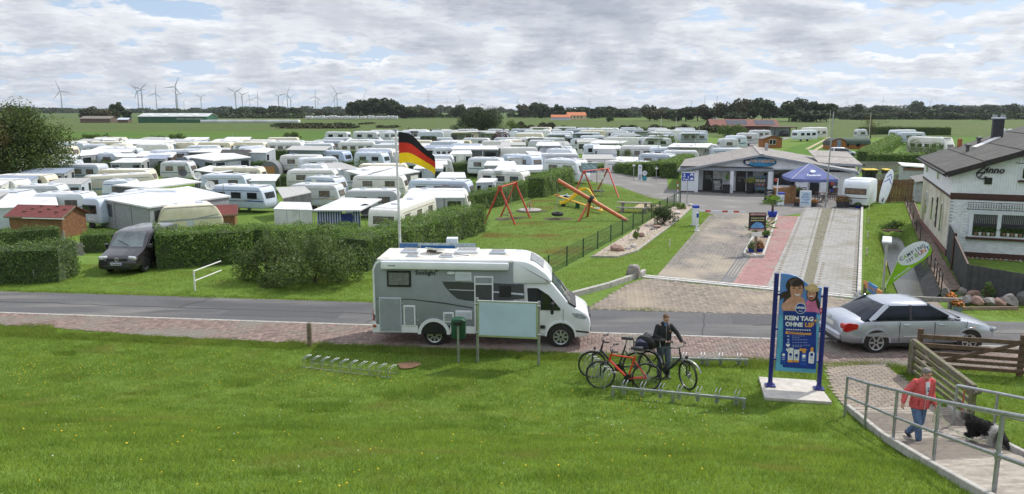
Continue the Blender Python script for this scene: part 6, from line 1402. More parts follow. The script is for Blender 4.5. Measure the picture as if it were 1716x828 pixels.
def chair(label,p,rz,m):
 t=thing('terrace_chair',label,'chair',p,rz);MB().box((0,0,.45),(.42,.42,.035),ch=.01).build('seat',m,t)
 for x in(-.18,.18):
  for y in(-.18,.18):MB().box((x,y,.22),(.035,.035,.44)).build('leg',m,t)
  MB().bar((x,.19,.45),(x,.24,.92),.035,.03).build('back_post',m,t)
 for z in(.62,.75,.88):MB().box((0,.20+(z-.45)*.1,z),(.40,.02,.07)).build('back_slat',m,t)
 return t
DW=MM('dark_teak',(.11,.055,.032),.6,.15)
for px,py,rz,lab in[(1371,340,.6,'dark wooden terrace chair left of the folding table'),(1384,336,-2.2,'dark wooden terrace chair behind the folding table'),(1397,334,-.9,'reddish terrace chair nearest the sticker window'),(1346,332,2.8,'dark chair under the parasol by the door')]:chair(lab,G(px,py),rz,DW)
t=thing('terrace_table','dark wooden folding table under the parasol edge','table',G(1378,338));MB().box((0,0,.72),(.8,.7,.04),ch=.01).build('table_top',DW,t)
for s in(-1,1):MB().bar((-.35,s*.28,0),(.35,s*.28,.7),.03,.04).bar((.35,s*.28-.04*s,0),(-.35,s*.28-.04*s,.7),.03,.04).build('crossed_leg',DW,t)
p0,p1=G(1410,347),G(1453,350);d=(p1-p0);t=thing('kiosk_caravan','small white snack caravan with curtained window facing the drive','caravan',(p0+p1)/2,math.atan2(d.y,d.x));L=d.length;hh=px_h(p0,301)
MB().prism(fillet([(0,.22),(2.9,.22),(3.0,.9),(2.85,hh-.1),(2.5,hh),(.3,hh),(.02,hh-.25),(-.06,1.0)],[.08,.1,.3,.3,.3,.25,.3,.3],3),-L/2,L/2,.08,f=lambda a,b,q:(q,a,b)).build('body',WHITE,t,smooth=35)
w=MB().box((.02,-.055,hh*.60),(L*.84,.04,hh*.22),ch=.02).build('window',FRAMEM,t);MB().box((.02,-.08,hh*.60),(L*.78,.02,hh*.17)).build('pane',MM('tan_curtain',(.20,.14,.10),.25,.3,9),w)
MB().box((0,-.06,hh*.36),(L*.95,.03,.05)).build('stripe',MM('stripe_brown',(.07,.04,.035),.5),t);MB().box((0,-.05,hh*.28),(L*.9,.03,.02)).build('panel_seam',PALE,t)
MB().box((0,1.4,hh+.02),(L-.4,2.0,.05),ch=.02).build('roof_panel',WHITE,t);MB().box((-L*.1,-.07,.35),(.05,.04,.22)).build('latch',STEEL,t)
p=G(1383,348);h=px_h(p,187);o=thing('flag_mast','tall bare grey mast in front of the terrace','mast',p);MB().tube([(0,0,0),(.05,0,h*.5),(.12,0,h)],[.06,.05,.035],8).build('pole',STEEL,o)
#planted island between the lanes
isl=[G(1247,428),G(1255,433),G(1278,432.5),G(1303,363),G(1290,361),G(1264,396)]
cen=sum(isl,Vector())/6
mb=MB()
for a,b in zip(isl,isl[1:]+isl[:1]):
 n=max(1,int((b-a).length/.6))
 for i in range(n):mb.bar(a.lerp(b,i/n)+Vector((0,0,.07)),a.lerp(b,(i+.97)/n)+Vector((0,0,.07)),.12,.2,ch=.02)
o=mb.build('island_kerb',MM('kerb_stone',(.47,.455,.42),.85,.12,4));o['kind']='structure'
sheet('island_bed',[cen+(q-cen)*.93 for q in isl],MM('island_soil',(.26,.20,.15),.95,.25,8),.06)
p=G(1266,427);t=thing('menu_sign','black framed menu board with blue cloth on a timber post','sign',p);h0,h1=px_h(p,386),px_h(p,356)
MB().box((0,.08,h0/2+.2),(.12,.1,h0+.4),ch=.015).build('post',WOOD,t);b=MB().box((0,0,(h0+h1)/2),(.85,.08,h1-h0),ch=.015).build('board',MM('board_black',(.025,.02,.02),.5),t)
MB().prism(fillet([(-.34,h0+.12),(-.26,h0+.30),(-.05,h0+.42),(.2,h0+.38),(.34,h0+.22),(.3,h0+.12)],.06,3),-.075,-.04,.01).build('blue_cloth',MM('cloth_sky_blue',(.13,.33,.62),.7,.15,8),b)
mb=MB()
for r in range(2):
 for k in range(8):mb.box((-.3+k*.085,-.045,h1-.28-r*.12),(.06,.012,.05))
mb.build('writing',MM('chalk_yellow',(.55,.55,.28),.7),b);MB().box((0,-.045,h1-.09),(.75,.012,.1)).build('header',MM('header_rose',(.45,.25,.25),.7),b);MB().box((0,-.045,h0+.05),(.75,.012,.07)).build('footer',MM('header_rose',(.45,.25,.25),.7),b)
MB().box((.0,-.0,h0-.2),(.5,.03,.22),ch=.008).build('plate',WHITE2,t)
def palm(label,p,h,r,n,seed,potm=None):
 t=thing('fan_palm',label,'palm',p);g=random.Random(seed);z0=.0
 if potm:MB().lathe([(.26,0),(.33,.42),(.29,.42),(.001,.36)],n=12).build('pot',potm,t,smooth=40);z0=.36
 MB().tube([(0,0,z0),(0,0,z0+h*.35)],[.09,.06],7).build('trunk',BARK,t)
 for k in range(n):
  a=g.uniform(0,6.28);el=g.uniform(.1,1.25);L=r*g.uniform(.75,1.1);b=Vector((0,0,z0+h*.33));d=Vector((math.cos(a)*math.cos(el),math.sin(a)*math.cos(el),math.sin(el)));c=b+d*L*.55;s=Vector((-math.sin(a),math.cos(a),0));u=s.cross(d)
  mb=MB();mb.tube([b,c],.012,4)
  for j in range(9):q=(j-4)*.30;e=d*math.cos(q)+s*math.sin(q);tip=c+e*L*.5-Vector((0,0,L*.10));w=(e.cross(u)).normalized()*.035;mid=c.lerp(tip,.5)+Vector((0,0,.03));mb.add([c,mid-w,tip,mid+w],[(0,1,2,3)])
  mb.build('frond',LEAF_H,t)
 return t
palm('fan palm in a blue pot at the far end of the island',G(1294,364.5),1.3,.95,16,3,BLUE);palm('second fan palm behind the black menu board',G(1282,392),1.0,.85,13,4);palm('low palm peeking out left of the menu board',G(1262,396),.8,.7,9,8)
potted('blue pot with dark shrub on the island, left of the post',G(1260,424),.2,.24,LEAF_D,.42,None,BLUE,12);potted('blue pot with dark shrub on the island, right of the post',G(1272,423),.2,.24,LEAF_D,.42,FLR,BLUE,13);potted('blue pot in the middle of the island',G(1284,399),.18,.2,LEAF_H,.3,None,NAVY,14)
rock('white stone at the near tip of the island',G(1264,429.5),.3,.2,31,STONEW)
#white house on the right
HA=R(-22);HP=G(1584.5,429);Hs=Face(HP,HA)
house=thing('white_house','white two-storey house with dark bitumen roof and iron anchor','house',HP,HA)
DEPH=12.5
ze=Hs.xz(1583.5,284)[1];xr_,zr_=Hs.xz(1716,251);slope=(zr_-ze)/xr_;RX=7.4;ZR=ze+slope*RX;WX=13.0
def ztop(x):return ze+slope*x if x<RX else ZR-slope*(x-RX)
zb0,zb1=Hs.xz(1600,332.3)[1],Hs.xz(1600,323.5)[1]
BRICKW=overlay(mat('white_brick',(.80,.82,.86),.75,.07,6,island=.05,bump=.3),(.70,.71,.72),.6,.85,1.3);MORT=MM('white_mortar',(.72,.74,.78),.85)
BOARDW=mat('white_boards',(.80,.83,.87),.6,.05,2,island=.04);REDT=MM('oxblood_trim',(.070,.028,.022),.6,.15)
CREAMW=overlay(mat('mossy_cream_render',(.64,.61,.51),.85,.10,2.5,bump=.3),(.25,.245,.13),.48,.72,.8,6,(1,1,.5))
MB().box((WX/2,.15,zb0/2),(WX,.26,zb0)).build('wall',MORT,house)
MB().prism([(0.02,zb1),(WX,zb1),(WX,ztop(WX)-.02),(RX,ZR-.02),(.02,ze-.02)],.05,.28,f=lambda a,b,t:(a,t,b)).build('upper_wall',BOARDW,house)
wn=(Hs.xz(1621,399)[0],Hs.xz(1670,399)[1],Hs.xz(1716,399)[0]+.12,Hs.xz(1670,354.5)[1])
me=MB().box((0,0,0),(.238,.03,.068),ch=.008).build('brick',BRICKW,house,(.12,0,.06)).data;cnt=0;loose=[]
rows_=int(zb0/.08)
for r in range(rows_):
 x=.12+(r%2)*.125
 while x<6.2:
  z=.06+r*.08
  if not(wn[0]-.12<x<wn[2]+.12 and wn[1]-.1<z<wn[3]+.06):
   loose.append((x,rnd.gauss(.006,.003),z))
  x+=.25
rnd.shuffle(loose)
for p in loose[:299]:part(house,'brick',me,house,p)
mb=MB()
for p in loose[299:]:mb.box(p,(.238,.03,.068))
mb.build('bricks_beyond',BRICKW,house,kind='stuff')
bw=.115;k=0;x=.04
while x<7.0:
 z1=ztop(x+bw/2)-.1;MB().box((x+bw/2,.035,(zb1+z1)/2),(bw-.016,.03,z1-zb1),ch=.006).build('board',BOARDW,house);x+=bw
slabx(-.05,zb0+.005,WX,zb1+.01,.03,.12,.01).build('floor_band',REDT,house);slabx(-.03,zb0-.05,WX,zb0,.05,.14,.005).build('drip_edge',REDT,house)
slabx(-.02,.0,WX,.28,-.01,.06,.01).build('plinth',REDT,house)
LW=MB();LW.box((.13,DEPH/2,zb0/2),(.26,DEPH-.04,zb0));LW.build('wall',CREAMW,house)
MB().box((.12,DEPH/2,(zb0+ze)/2+.03),(.27,DEPH,ze-zb0-.06)).build('upper_wall',BOARDW,house)
MB().box((-.02,DEPH/2,zb0+.05),(.05,DEPH,.12)).build('floor_band',REDT,house);MB().box((-.015,DEPH/2,.16),(.05,DEPH,.34)).build('plinth',MM('red_plinth',(.20,.095,.075),.8,.15),house)
MB().box((WX-.1,DEPH/2,2),(.26,DEPH,4)).build('wall',CREAMW,house);MB().prism([(0,0),(WX,0),(WX,ztop(WX)-.05),(RX,ZR-.05),(0,ze-.05)],DEPH-.2,DEPH,f=lambda a,b,t:(a,t,b)).build('wall',CREAMW,house)
for y,z0,z1,w in((2.8,.8,2.4,.5),(6.6,.9,2.3,.6),(9.6,.9,2.3,.6)):f=MB().box((-.01,y,(z0+z1)/2),(.06,w,z1-z0),ch=.01).build('window',WHITE2,house);MB().box((-.04,y,(z0+z1)/2),(.03,w-.12,z1-z0-.12)).build('pane',GLASS,f)
for y in(5.2,10.5):f=MB().box((-.03,y,zb1+.62),(.06,.6,.8),ch=.01).build('window',WHITE2,house);MB().box((-.065,y,zb1+.62),(.02,.5,.7)).build('pane',GLASS,f)
zz=MB();pts=[(1.55-.0,.75)]
for k in range(4):zz.prism([(4.55,.8+k*.42),(4.95,1.0+k*.42),(4.55,1.22+k*.42)],-.06,-.01,f=lambda a,b,t:(t,a,b))
zz.build('zigzag_ornament',BLACK,house)
BIT=overlay(mat('bitumen_sheet',(.075,.072,.068),.9,.15,2.5,bump=.4,bscale=50,island=.16),(.105,.10,.09),.5,.75,.8,6)
ovx,ovy=.32,.28
MB().loft([[(-ovx,y,ze-slope*ovx),(RX,y,ZR),(WX+ovx,y,ztop(WX+ovx)),(WX+ovx,y,ztop(WX+ovx)-.16),(RX,y,ZR-.16),(-ovx,y,ze-slope*ovx-.16)]for y in(-ovy,DEPH+ovy)]).build('roof',MM('roof_deck',(.06,.055,.05),.8),house)
nx_,ny_=5,12;sx_=(RX+ovx)/nx_;sy_=(DEPH+2*ovy)/ny_
for i in range(nx_):
 for j in range(ny_):
  x0=-ovx+i*sx_-.03;x1=-ovx+(i+1)*sx_+.05;off=(i%2)*.4;y0=-ovy+j*sy_+(off if j else 0)+.012;y1=min(DEPH+ovy,-ovy+(j+1)*sy_+off)-.012
  h0=.035+rnd.uniform(0,.006)
  if y1-y0<.1:continue
  MB().loft([[(x0,y,ze+slope*x0+h0-.03),(x1,y,ze+slope*x1+h0-.05),(x1,y,ze+slope*x1+h0-.035),(x0,y,ze+slope*x0+h0)]for y in(y0,y1)]).build('roof_sheet',BIT,house)
FASC=MM('dark_fascia',(.030,.026,.025),.7,.2,8,bump=.2)
MB().bar((-ovx,-ovy-.03,ze-slope*ovx-.12),(RX,-ovy-.03,ZR-.12),.06,.26).build('fascia',FASC,house);MB().bar((-ovx-.03,-ovy,ze-slope*ovx-.12),(-ovx-.03,DEPH+ovy,ze-slope*ovx-.12),.05,.22).build('fascia',FASC,house)
MB().bar((-ovx-.12,-ovy,ze-slope*ovx-.1),(-ovx-.12,DEPH+ovy,ze-slope*ovx-.1),.12,.09,ch=.03).build('gutter',FASC,house)
slf=lambda x:ze+slope*x
cx_,cy_=3.3,9.6
ch_=MB().box((cx_,cy_,slf(cx_)+.45),(.54,.54,1.4),ch=.02).build('chimney',MM('slate_chimney',(.040,.040,.048),.7,.2,6),house);MB().box((cx_,cy_,slf(cx_)+1.2),(.66,.66,.1),ch=.02).build('chimney_cap',PALE,ch_);MB().tube([(cx_-.2,cy_,slf(cx_)+1.24),(cx_-.2,cy_,slf(cx_)+1.4)],.13,10).tube([(cx_+.2,cy_,slf(cx_)+1.24),(cx_+.2,cy_,slf(cx_)+1.4)],.13,10).build('chimney_pot',STEEL,ch_)
MB().box((5.6,2.4,slf(5.6)+.55),(.5,.5,1.5),ch=.02).build('chimney',MM('slate_chimney',(.040,.040,.048),.7,.2,6),house)
for x,y in((1.5,7.0),(2.4,9.5)):v=MB().tube([(x,y,slf(x)),(x,y,slf(x)+.32)],.09,8).lathe([(.09,slf(x)+.30),(.18,slf(x)+.34),(.16,slf(x)+.42),(.001,slf(x)+.46)],(x,y,0),n=10);v.build('vent',MM('lead_grey',(.10,.10,.11),.6),house)
MB().tube([(1.7,11.5,slf(1.7)),(1.7,11.5,slf(1.7)+.5)],.14,10).build('clay_pot',MM('terracotta',(.42,.14,.06),.8),house)
MB().bar((1.9,7.6,slf(1.9)+.08),(3.5,9.6,slf(3.5)+.08),.28,.10,ch=.02).build('roof_light',WHITE2,house);MB().bar((4.3,4.0,slf(4.3)+.08),(5.3,5.2,slf(5.3)+.08),.35,.06).build('roof_board',MM('yellowed_board',(.36,.31,.16),.7),house)
a_=Hs.rect(1649.2,297.6,1662,308.8);f=slabx(*a_,.0,.06,.01).build('window',BLACK,house)
for i in range(2):
 for j in range(2):w_,h_=(a_[2]-a_[0])/2,(a_[3]-a_[1])/2;slabx(a_[0]+i*w_+.03,a_[1]+j*h_+.03,a_[0]+(i+1)*w_-.03,a_[1]+(j+1)*h_-.03,-.03,.02).build('pane',GLASS,f)
f=slabx(*wn,-.0,.14,.012).build('window',WHITE,house)
for r_ in((1628,359.2,1668,394.8),(1675,360.6,1715,396.8)):
 q=Hs.rect(*r_);slabx(*q,-.075,.02).build('pane',GLASS,f);g=random.Random(int(r_[0]))
 cu=MB()
 for k in range(12):x=q[0]+.04+(q[2]-q[0]-.1)*k/11;cu.box((x+.02,-.088,q[3]-(q[3]-q[1])*.22),(.035,.012,(q[3]-q[1])*.4))
 cu.build('curtain',MM('net_curtain',(.16,.18,.18),.7),f)
 for k in range(5):x=q[0]+.15+(q[2]-q[0]-.3)*k/4;zb_=q[1]+.02;pt=MB().lathe([(.05,0),(.075,.15),(.001,.15)],(x,-.10,zb_),n=8);o=pt.build('plant_pot',WHITE2 if k%2 else STONER,f);P,D=crown_points([(x+g.uniform(-.1,.1),-.11,zb_+.22+g.uniform(0,.1),.10)for _ in range(5)],70);P[:,1]=-.105+rng.normal(0,.008,70);V,F=leaf_arrays(P,D,.08);npmesh('plant',V,F,LEAF_D,f,'stuff')
slabx(wn[0]-.08,wn[1]-.09,wn[2],wn[1]+.0,-.06,.22,.01).build('window_sill',REDT,house)
gr=Hs.rect(1620.5,339.5,1716,351.5);IRON=MM('wrought_iron',(.02,.02,.022),.5);mb=MB();y=-.28
x1=gr[2]+.4
for z in(gr[1],gr[3]):mb.bar((gr[0],y,z),(x1,y,z),.02,.025)
n=26
for k in range(n+1):
 x=gr[0]+(x1-gr[0])*k/n;mb.bar((x,y,gr[1]),(x,y,gr[3]),.012,.012)
 if k<n:xm=x+(x1-gr[0])/n/2;zm=(gr[1]+gr[3])/2;mb.tube([(xm+.05*math.cos(q),y,zm+.08*math.sin(q))for q in np.linspace(0,6.28,9)[:-1]],.006,4,closed=True)
for x in(gr[0],(gr[0]+x1)/2,x1):mb.bar((x,y,gr[1]),(x,.02,gr[1]),.02,.02).bar((x,y,gr[3]-.05),(x,.02,gr[3]-.05),.02,.02)
mb.build('flower_grille',IRON,house)
q=Hs.rect(1704,262,1730,273);mb=MB();x1=q[2]+.5
for z in(q[1],q[3]):mb.bar((q[0],-.5,z),(x1,-.5,z),.02,.03).bar((q[0],-.5,z),(q[0],.02,z),.02,.03)
for k in range(9):x=q[0]+(x1-q[0])*k/8;mb.bar((x,-.5,q[1]),(x,-.5,q[3]),.012,.012)
mb.build('balcony_grille',IRON,house)
q=Hs.rect(1709,280,1740,302);f=slabx(*q,-.0,.08,.01).build('window',WHITE,house);slabx(q[0]+.08,q[1]+.08,q[2],q[3]-.08,-.04,.02).build('pane',GLASS,f);slabx(q[0]-.08,q[1]-.1,q[2],q[1]-.02,-.05,.16).build('window_sill',REDT,house)
tx,tz=Hs.xz(1666.5,285.5);lettering('inno',.44,IRON,house,face_m((tx+.02,-.03,tz-.0)),bold=.010,depth=.012,shear=.25)
cx,cz=Hs.xz(1647.5,290);mb=MB();u=Vector((.55,.83));s=Vector((u.y,-u.x))
def a3(p):return(cx+p.x,-.04,cz+p.y)
mb.tube([a3(-u*.26),a3(u*.30)],.025,6);mb.tube([a3(u*.20-s*.10),a3(u*.20+s*.10)],.02,5)
mb.tube([a3(-u*.26+s*.24+u*.14),a3(-u*.27+s*.13),a3(-u*.29),a3(-u*.27-s*.13),a3(-u*.26-s*.24+u*.14)],.026,6)
for sg in(-1,1):mb.tube([a3(-u*.12+s*.24*sg),a3(-u*.04+s*.20*sg),a3(-u*.16+s*.16*sg)],.02,4)
mb.build('anchor',IRON,house);lettering('Z',.62,IRON,house,face_m((tx-.58,-.03,tz+.03)),bold=.006,depth=.012,shear=.3)
sh=thing('lean_to','grey lean-to with flat white roof left of the house','shed',G(1511,312),HA)
MB().box((1.5,2.2,.85),(3.0,4.4,1.7)).build('wall',MM('shed_pale',(.40,.42,.44),.8,.12,3),sh);MB().box((1.55,2.2,1.85),(3.4,4.8,.1),ry=.05).build('roof',WHITE2,sh);MB().box((1.5,-.03,1.62),(3.0,.06,.22)).build('fascia',BROWNROOF,sh)
sh=thing('lean_to','low lean-to with sloping dark roof against the house wall','shed',G(1533,338),HA)
MB().box((.95,2.6,.75),(1.9,5.2,1.5)).build('wall',MM('shed_pale',(.40,.42,.44),.8,.12,3),sh);MB().box((1.0,2.5,1.78),(2.2,5.6,.07),ry=-.22).build('roof',MM('grey_felt',(.17,.17,.16),.85,.15,3),sh);MB().box((.9,-.02,.7),(.8,.06,1.35)).build('door',MM('shed_door_grey',(.28,.29,.30),.7),sh)
board_fence('brown timber board fence behind the surfboards',G(1452,340),G(1531,338),1.75,PINE if False else MM('brown_boards',(.16,.085,.036),.75,.2,5),.13,.02)
board_fence('old grey board fence by the bins',G(1468,311),G(1506,311),1.1,WOODG,.12,.03)
board_fence('long grey back fence below the right pitches',G(1438,289),G(1507,290),1.25,WOODG,.13,.02)
def board_shape(L,w):return[(w*math.sin(math.pi*min(1,(.04+.96*k/12))**.8)*.5*(1 if k<12 else .2),L*k/12)for k in range(13)]
def paddle(label,p,L,w,rz,tilt,trim,lean=0.0):
 t=thing('paddle_board',label,'paddle board',p,rz);half=[(w*.5*math.sqrt(max(0,1-((k/14-.46)/(.56 if k/14>.46 else .52))**2)),L*k/14)for k in range(15)];half[-1]=(.01,L)
 out=[(x,z)for x,z in half]+[(-x,z)for x,z in half[::-1]]
 Mx=Matrix.Rotation(tilt,4,'Y')@Matrix.Rotation(-lean,4,'X')
 f=lambda a,b,q:Mx@Vector((a,q,b))
 MB().prism(out,0,.11,.03,f=f).build('deck',WHITE,t,smooth=40)
 def chev(z0,h):return[(-w*.42,z0-.25),(0,z0+.12),(w*.42,z0-.25),(w*.40,z0-.25+h),(0,z0+.12+h),(-w*.40,z0-.25+h)]
 for z0 in(L*.66,L*.80):MB().prism([(x*(1 if z0<L*.7 else .72),z)for x,z in chev(z0,.10)],-.008,.0,f=f).build('chevron',trim,t)
 MB().prism([(-.04,L*.05),(.04,L*.05),(.02,L*.16),(-.02,L*.16)],-.1,.0,f=f).build('fin',BLACK,t);return t
paddle('white paddle board with blue chevrons leaning against the brown fence',G(1477,341),2.85,.72,-.1,.33,BLUE,.28)
paddle('smaller white and blue board leaning behind the brown fence',G(1487,326),1.9,.62,-.1,.05,BLUE,.2)
for k,(px,lab)in enumerate([(1451,'black wheelie bin with yellow lid, left of three'),(1462,'black wheelie bin with yellow lid, middle of three'),(1484,'black wheelie bin with yellow lid next to the boards')]):
 t=thing('wheelie_bin',lab,'bin',G(px,301),.1);MB().loft([[(-.26,-.26,.05),(.26,-.26,.05),(.26,.26,.05),(-.26,.26,.05)],[(-.33,-.36,1.0),(.33,-.36,1.0),(.33,.36,1.0),(-.33,.36,1.0)]]).build('body',BLACK,t);MB().box((0,0,1.05),(.74,.8,.10),ch=.03,rx=.08).build('lid',YELLOW,t)
 for s in(-.24,.24):MB().lathe([(.02,-.04),(.1,-.04),(.1,.04),(.02,.04)],(s,.3,.1),(1,0,0),10).build('wheel',RUBBER,t)
for k,(dx,dz,lab)in enumerate([(0,0,'white plastic-wrapped bale at the left of the pile'),(1.5,0,'white plastic-wrapped bale in the middle of the pile'),(3.0,0,'white plastic-wrapped bale at the right of the pile'),(.8,1.15,'upper left white bale of the pile'),(2.3,1.15,'upper right white bale of the pile')]):
 p=G(1676,233)+Vector((dx,0,dz));o=MB().lathe([(.3,-.62),(.6,-.58),(.68,-.2),(.68,.2),(.6,.58),(.3,.62)],(0,0,.66),(.2,1,0),14).build('wrapped_bale',MM('bale_film',(.62,.64,.68),.35,.15,3,bump=.4),None,p);tag(o,lab,'bale','pile of wrapped bales')
bl=[G(1517,340),G(1530,375),G(1550,428),G(1566,463),G(1578,492)];br=[G(1531,338),G(1546,372),G(1576,428),G(1593,460),G(1611,489)]
BW=mat('boardwalk_planks',(.185,.135,.10),.85,.22,4,island=.2,bump=.3)
bwk=thing('boardwalk','weathered plank boardwalk running along the house wall','boardwalk',bl[-1])
L=sum((a-b).length for a,b in zip(bl,bl[1:]));n=int(L/.17);NS=len(bl)-1
cum=[0.0]
for p,q in zip(bl,bl[1:]):cum.append(cum[-1]+(q-p).length)
for k in range(n):
 l_=k*.17;i=max(j for j in range(NS)if cum[j]<=l_+1e-6);q=(l_-cum[i])/(cum[i+1]-cum[i]);a,b=bl[i].lerp(bl[i+1],q),br[i].lerp(br[i+1],q);a=a.lerp(b,rnd.uniform(-.02,.02));d=(b-a)
 MB().box((0,0,0),(d.length+rnd.uniform(-.05,.05),.15,.04),ch=.006).build('plank',BW,bwk,(a+b)/2-bl[-1]+Vector((0,0,.07)),math.atan2(d.y,d.x)+rnd.uniform(-.012,.012))
for i in range(NS):MB().bar(bl[i]-bl[-1]+Vector((.05,0,.03)),bl[i+1]-bl[-1]+Vector((.05,0,.03)),.08,.05).build('stringer',WOOD,bwk)
rp=thing('post_and_rope','row of thin dark posts with rope along the boardwalk edge','railing',bl[-1]);prev=None
for k in range(13):
 f=k/12*NS;i=min(NS-1,int(f));a=bl[i].lerp(bl[i+1],f-i)-bl[-1]+Vector((-.03,0,0));MB().tube([a+Vector((0,0,-.1)),a+Vector((0,0,.82))],.024,6).build('post',BLACK,rp);cur=a+Vector((0,0,.70))
 if prev is not None:MB().tube([prev,prev.lerp(cur,.5)-Vector((0,0,.10)),cur],.009,4).build('rope',BLACK,rp)
 prev=cur
RETB=mat('slate_retaining',(.062,.062,.066),.9,.2,3,island=.2,bump=.3,spec=.15);mb=MB();rt=thing('retaining_wall','slanted dark board facing between ditch and boardwalk','retaining wall',bl[-1])
k=0;n=34
for j in range(n):
 f0,f1=.98+j/n*3.02,.98+(j+.96)/n*3.02
 if 1.2<f0<2.0:continue
 P_=[]
 for f in(f0,f1):i=min(NS-1,int(f));a=bl[i].lerp(bl[i+1],f-i);w_=Vector((a.x-.62,a.y-.16,-.50));P_.append((a+Vector((-.04,0,.03)),w_))
 (a,b),(c,d)=P_;o=bl[-1];th_=Vector((.03,0,.04));MB().add([b-o,d-o,c-o,a-o,b-o-th_,d-o-th_,c-o-th_,a-o-th_],[(0,1,2,3),(7,6,5,4),(0,4,5,1),(1,5,6,2),(2,6,7,3),(3,7,4,0)]).build('facing_board',RETB,rt)
CORR=mat('black_corrugated',(.085,.088,.093),.6,.25,3,col2=(.05,.052,.056),bump=.2)
cf=thing('corrugated_fence','dark corrugated sheet fence round the garden corner','fence',G(1616,494));o=G(1616,494)
def corr_wall(a,b,h0,h1,rows=1):
 d=b-a;L=d.length;n=max(3,int(L/.12));nr=Vector((-d.y,d.x,0)).normalized();V=[];F=[]
 for i in range(n+1):
  p=a.lerp(b,i/n)-o+nr*(.075 if i%2 else 0);h=h0+(h1-h0)*i/n;V+=[p+Vector((0,0,0)),p+Vector((0,0,h)),p+nr*.012,p+nr*.012+Vector((0,0,h))]
 for i in range(n):k=i*4;F+=[(k,k+4,k+5,k+1),(k+2,k+3,k+7,k+6),(k+1,k+5,k+7,k+3)]
 MB().add(V,F).build('sheet_panel',CORR,cf)
A_,B_,C_,D_=G(1583,424),G(1595,452),G(1617,494),G(1712,510)
corr_wall(A_,B_,1.55,1.5);corr_wall(B_,C_,1.5,1.18)
for k in range(3):corr_wall(C_.lerp(D_,k/3),C_.lerp(D_,(k+.995)/3),1.2-.02*k,1.2-.02*k)
E_=D_+Vector((1.2,-.1,0));corr_wall(D_,E_,1.05,.9)
MB().box(B_-o+Vector((0,0,.85)),(.12,.12,1.7),ch=.01).build('post',REDT,cf);MB().bar(B_-o+Vector((0,0,1.55)),C_-o+Vector((0,0,1.22)),.06,.05).build('cap_rail',REDT,cf)
for k,(px,py,w,h,m,lab)in enumerate([(1612,494,.42,.36,STONE,'greenish boulder at the left end of the stone row'),(1630,498,.5,.32,STONER,'reddish flat boulder at the back of the stone row'),(1635,511,.52,.36,STONER,'broad pinkish boulder in front of the corrugated fence'),(1616,511,.45,.34,STONED,'dark boulder beside the orange flowers'),(1657,512,.46,.38,STONE,'square brown boulder in the middle of the row'),(1674,513,.44,.34,STONER,'rose boulder right of the middle'),(1694,513,.55,.5,STONE,'tall grey boulder near the right end'),(1650,504,.34,.28,STONEW,'white stone at the back of the row'),(1711,511,.4,.6,STONED,'dark upright boulder at the right end'),(1643,503,.3,.24,STONED,'small dark stone behind the pinkish boulder'),(1684,505,.34,.2,STONE,'flat stone tucked behind the tall boulder'),(1585,497,.35,.4,STONED,'dark round boulder by the end of the boardwalk'),(1623,503,.3,.22,STONE,'small stone among the boulders on the left')]):
 rock(lab,G(px,py),w,h,100+k,m,'boulder','boulder')
o=MB().bar(G(1608,520)+Vector((0,0,.06)),G(1706,519)+Vector((0,0,.06)),.05,.13,ch=.01).build('plank_edging',MM('pinkish_plank',(.30,.21,.165),.8));tag(o,'low plank edging in front of the boulder row','edging')
potted('orange flowers by the end of the boardwalk',G(1593,503),.15,.12,LEAF_D,.17,FLO,None,15);potted('orange flowers in the blue-grey pot by the timber rail',G(1604,522),.17,.24,LEAF_D,.18,FLO,MM('pot_blue_grey',(.22,.27,.34),.5),16)
shrub('climbing_shrub','small shrub growing against the corrugated fence',G(1652,506),.5,.85,LEAF_D,900,.06,95)
mb=MB();rw=thing('stone_edging','row of small flat stones under the house wall','edging',HP,HA)
for k in range(24):rk=rock(None,Vector((0,0,0)),.2,.12,200+k%5,STONER if k%3 else STONE,'edging_stone');rk.parent=rw;rk.location=(.7+k*.2,-.45,.05);rk.scale=(.19,.14,.13)
sheet('ditch_slab',[G(1541,511),G(1568,505),G(1590,527),G(1566,530)],MM('brown_concrete',(.24,.20,.165),.9,.2,5,bump=.3),.05,th=.12)
for k,(px,py,lab)in enumerate([(1489,386,'dark clump of water plants at the head of the ditch'),(1501,384,'second dark clump at the head of the ditch')]):shrub('water_plant',lab,on(px,py),1.3,.5,LEAF_D,500,.09,150+k,cat='plant')
t=thing('pallet','small reddish wooden pallet lying in the ditch','pallet',on(1495,389)+Vector((0,-.3,.06)),.1)
for k in range(4):MB().box((0,k*.17,.06),(1.0,.12,.03)).build('slat',MM('red_wood',(.20,.10,.075),.8),t)
for x in(-.4,.4):MB().box((x,.25,.02),(.09,.65,.07)).build('bearer',WOOD,t)
#timber barrier with coloured board, edge-on sign, beach flag
a,b=G(1477,513),G(1611,519);t=thing('timber_rail','low grey timber barrier rail in front of the ditch','barrier',a);hz=px_h(a,498)
MB().bar(Vector((0,0,hz)),b-a+Vector((0,0,hz)),.12,.17,ch=.015).build('rail',WOODG,t)
for f in(.02,.86):q=(b-a)*f;MB().box(q+Vector((0,.02,hz/2-.05)),(.13,.13,hz),ch=.015).build('post',STEEL if f>.5 else WOOD,t)
a,b=G(1448,493),G(1476,512);t=thing('painted_board','orange and blue painted board sign on short posts','sign',a);d=b-a;hz=.42
for f0,f1,m in((-.06,.22,MM('sign_orange',(.60,.25,.06),.6)),(.22,.74,MM('sign_blue',(.03,.20,.48),.5)),(.74,1.0,MM('sign_orange',(.60,.25,.06),.6))):MB().bar(d*f0+Vector((0,0,hz)),d*f1+Vector((0,0,hz)),.05,.24 if m is not MT['sign_blue']else .34).build('panel',m,t)
mb=MB()
for k in range(4):p=d*(.30+.11*k);mb.box(p+Vector((-.03,-.05,hz)),(.07,.03,.12),rz=math.atan2(d.y,d.x))
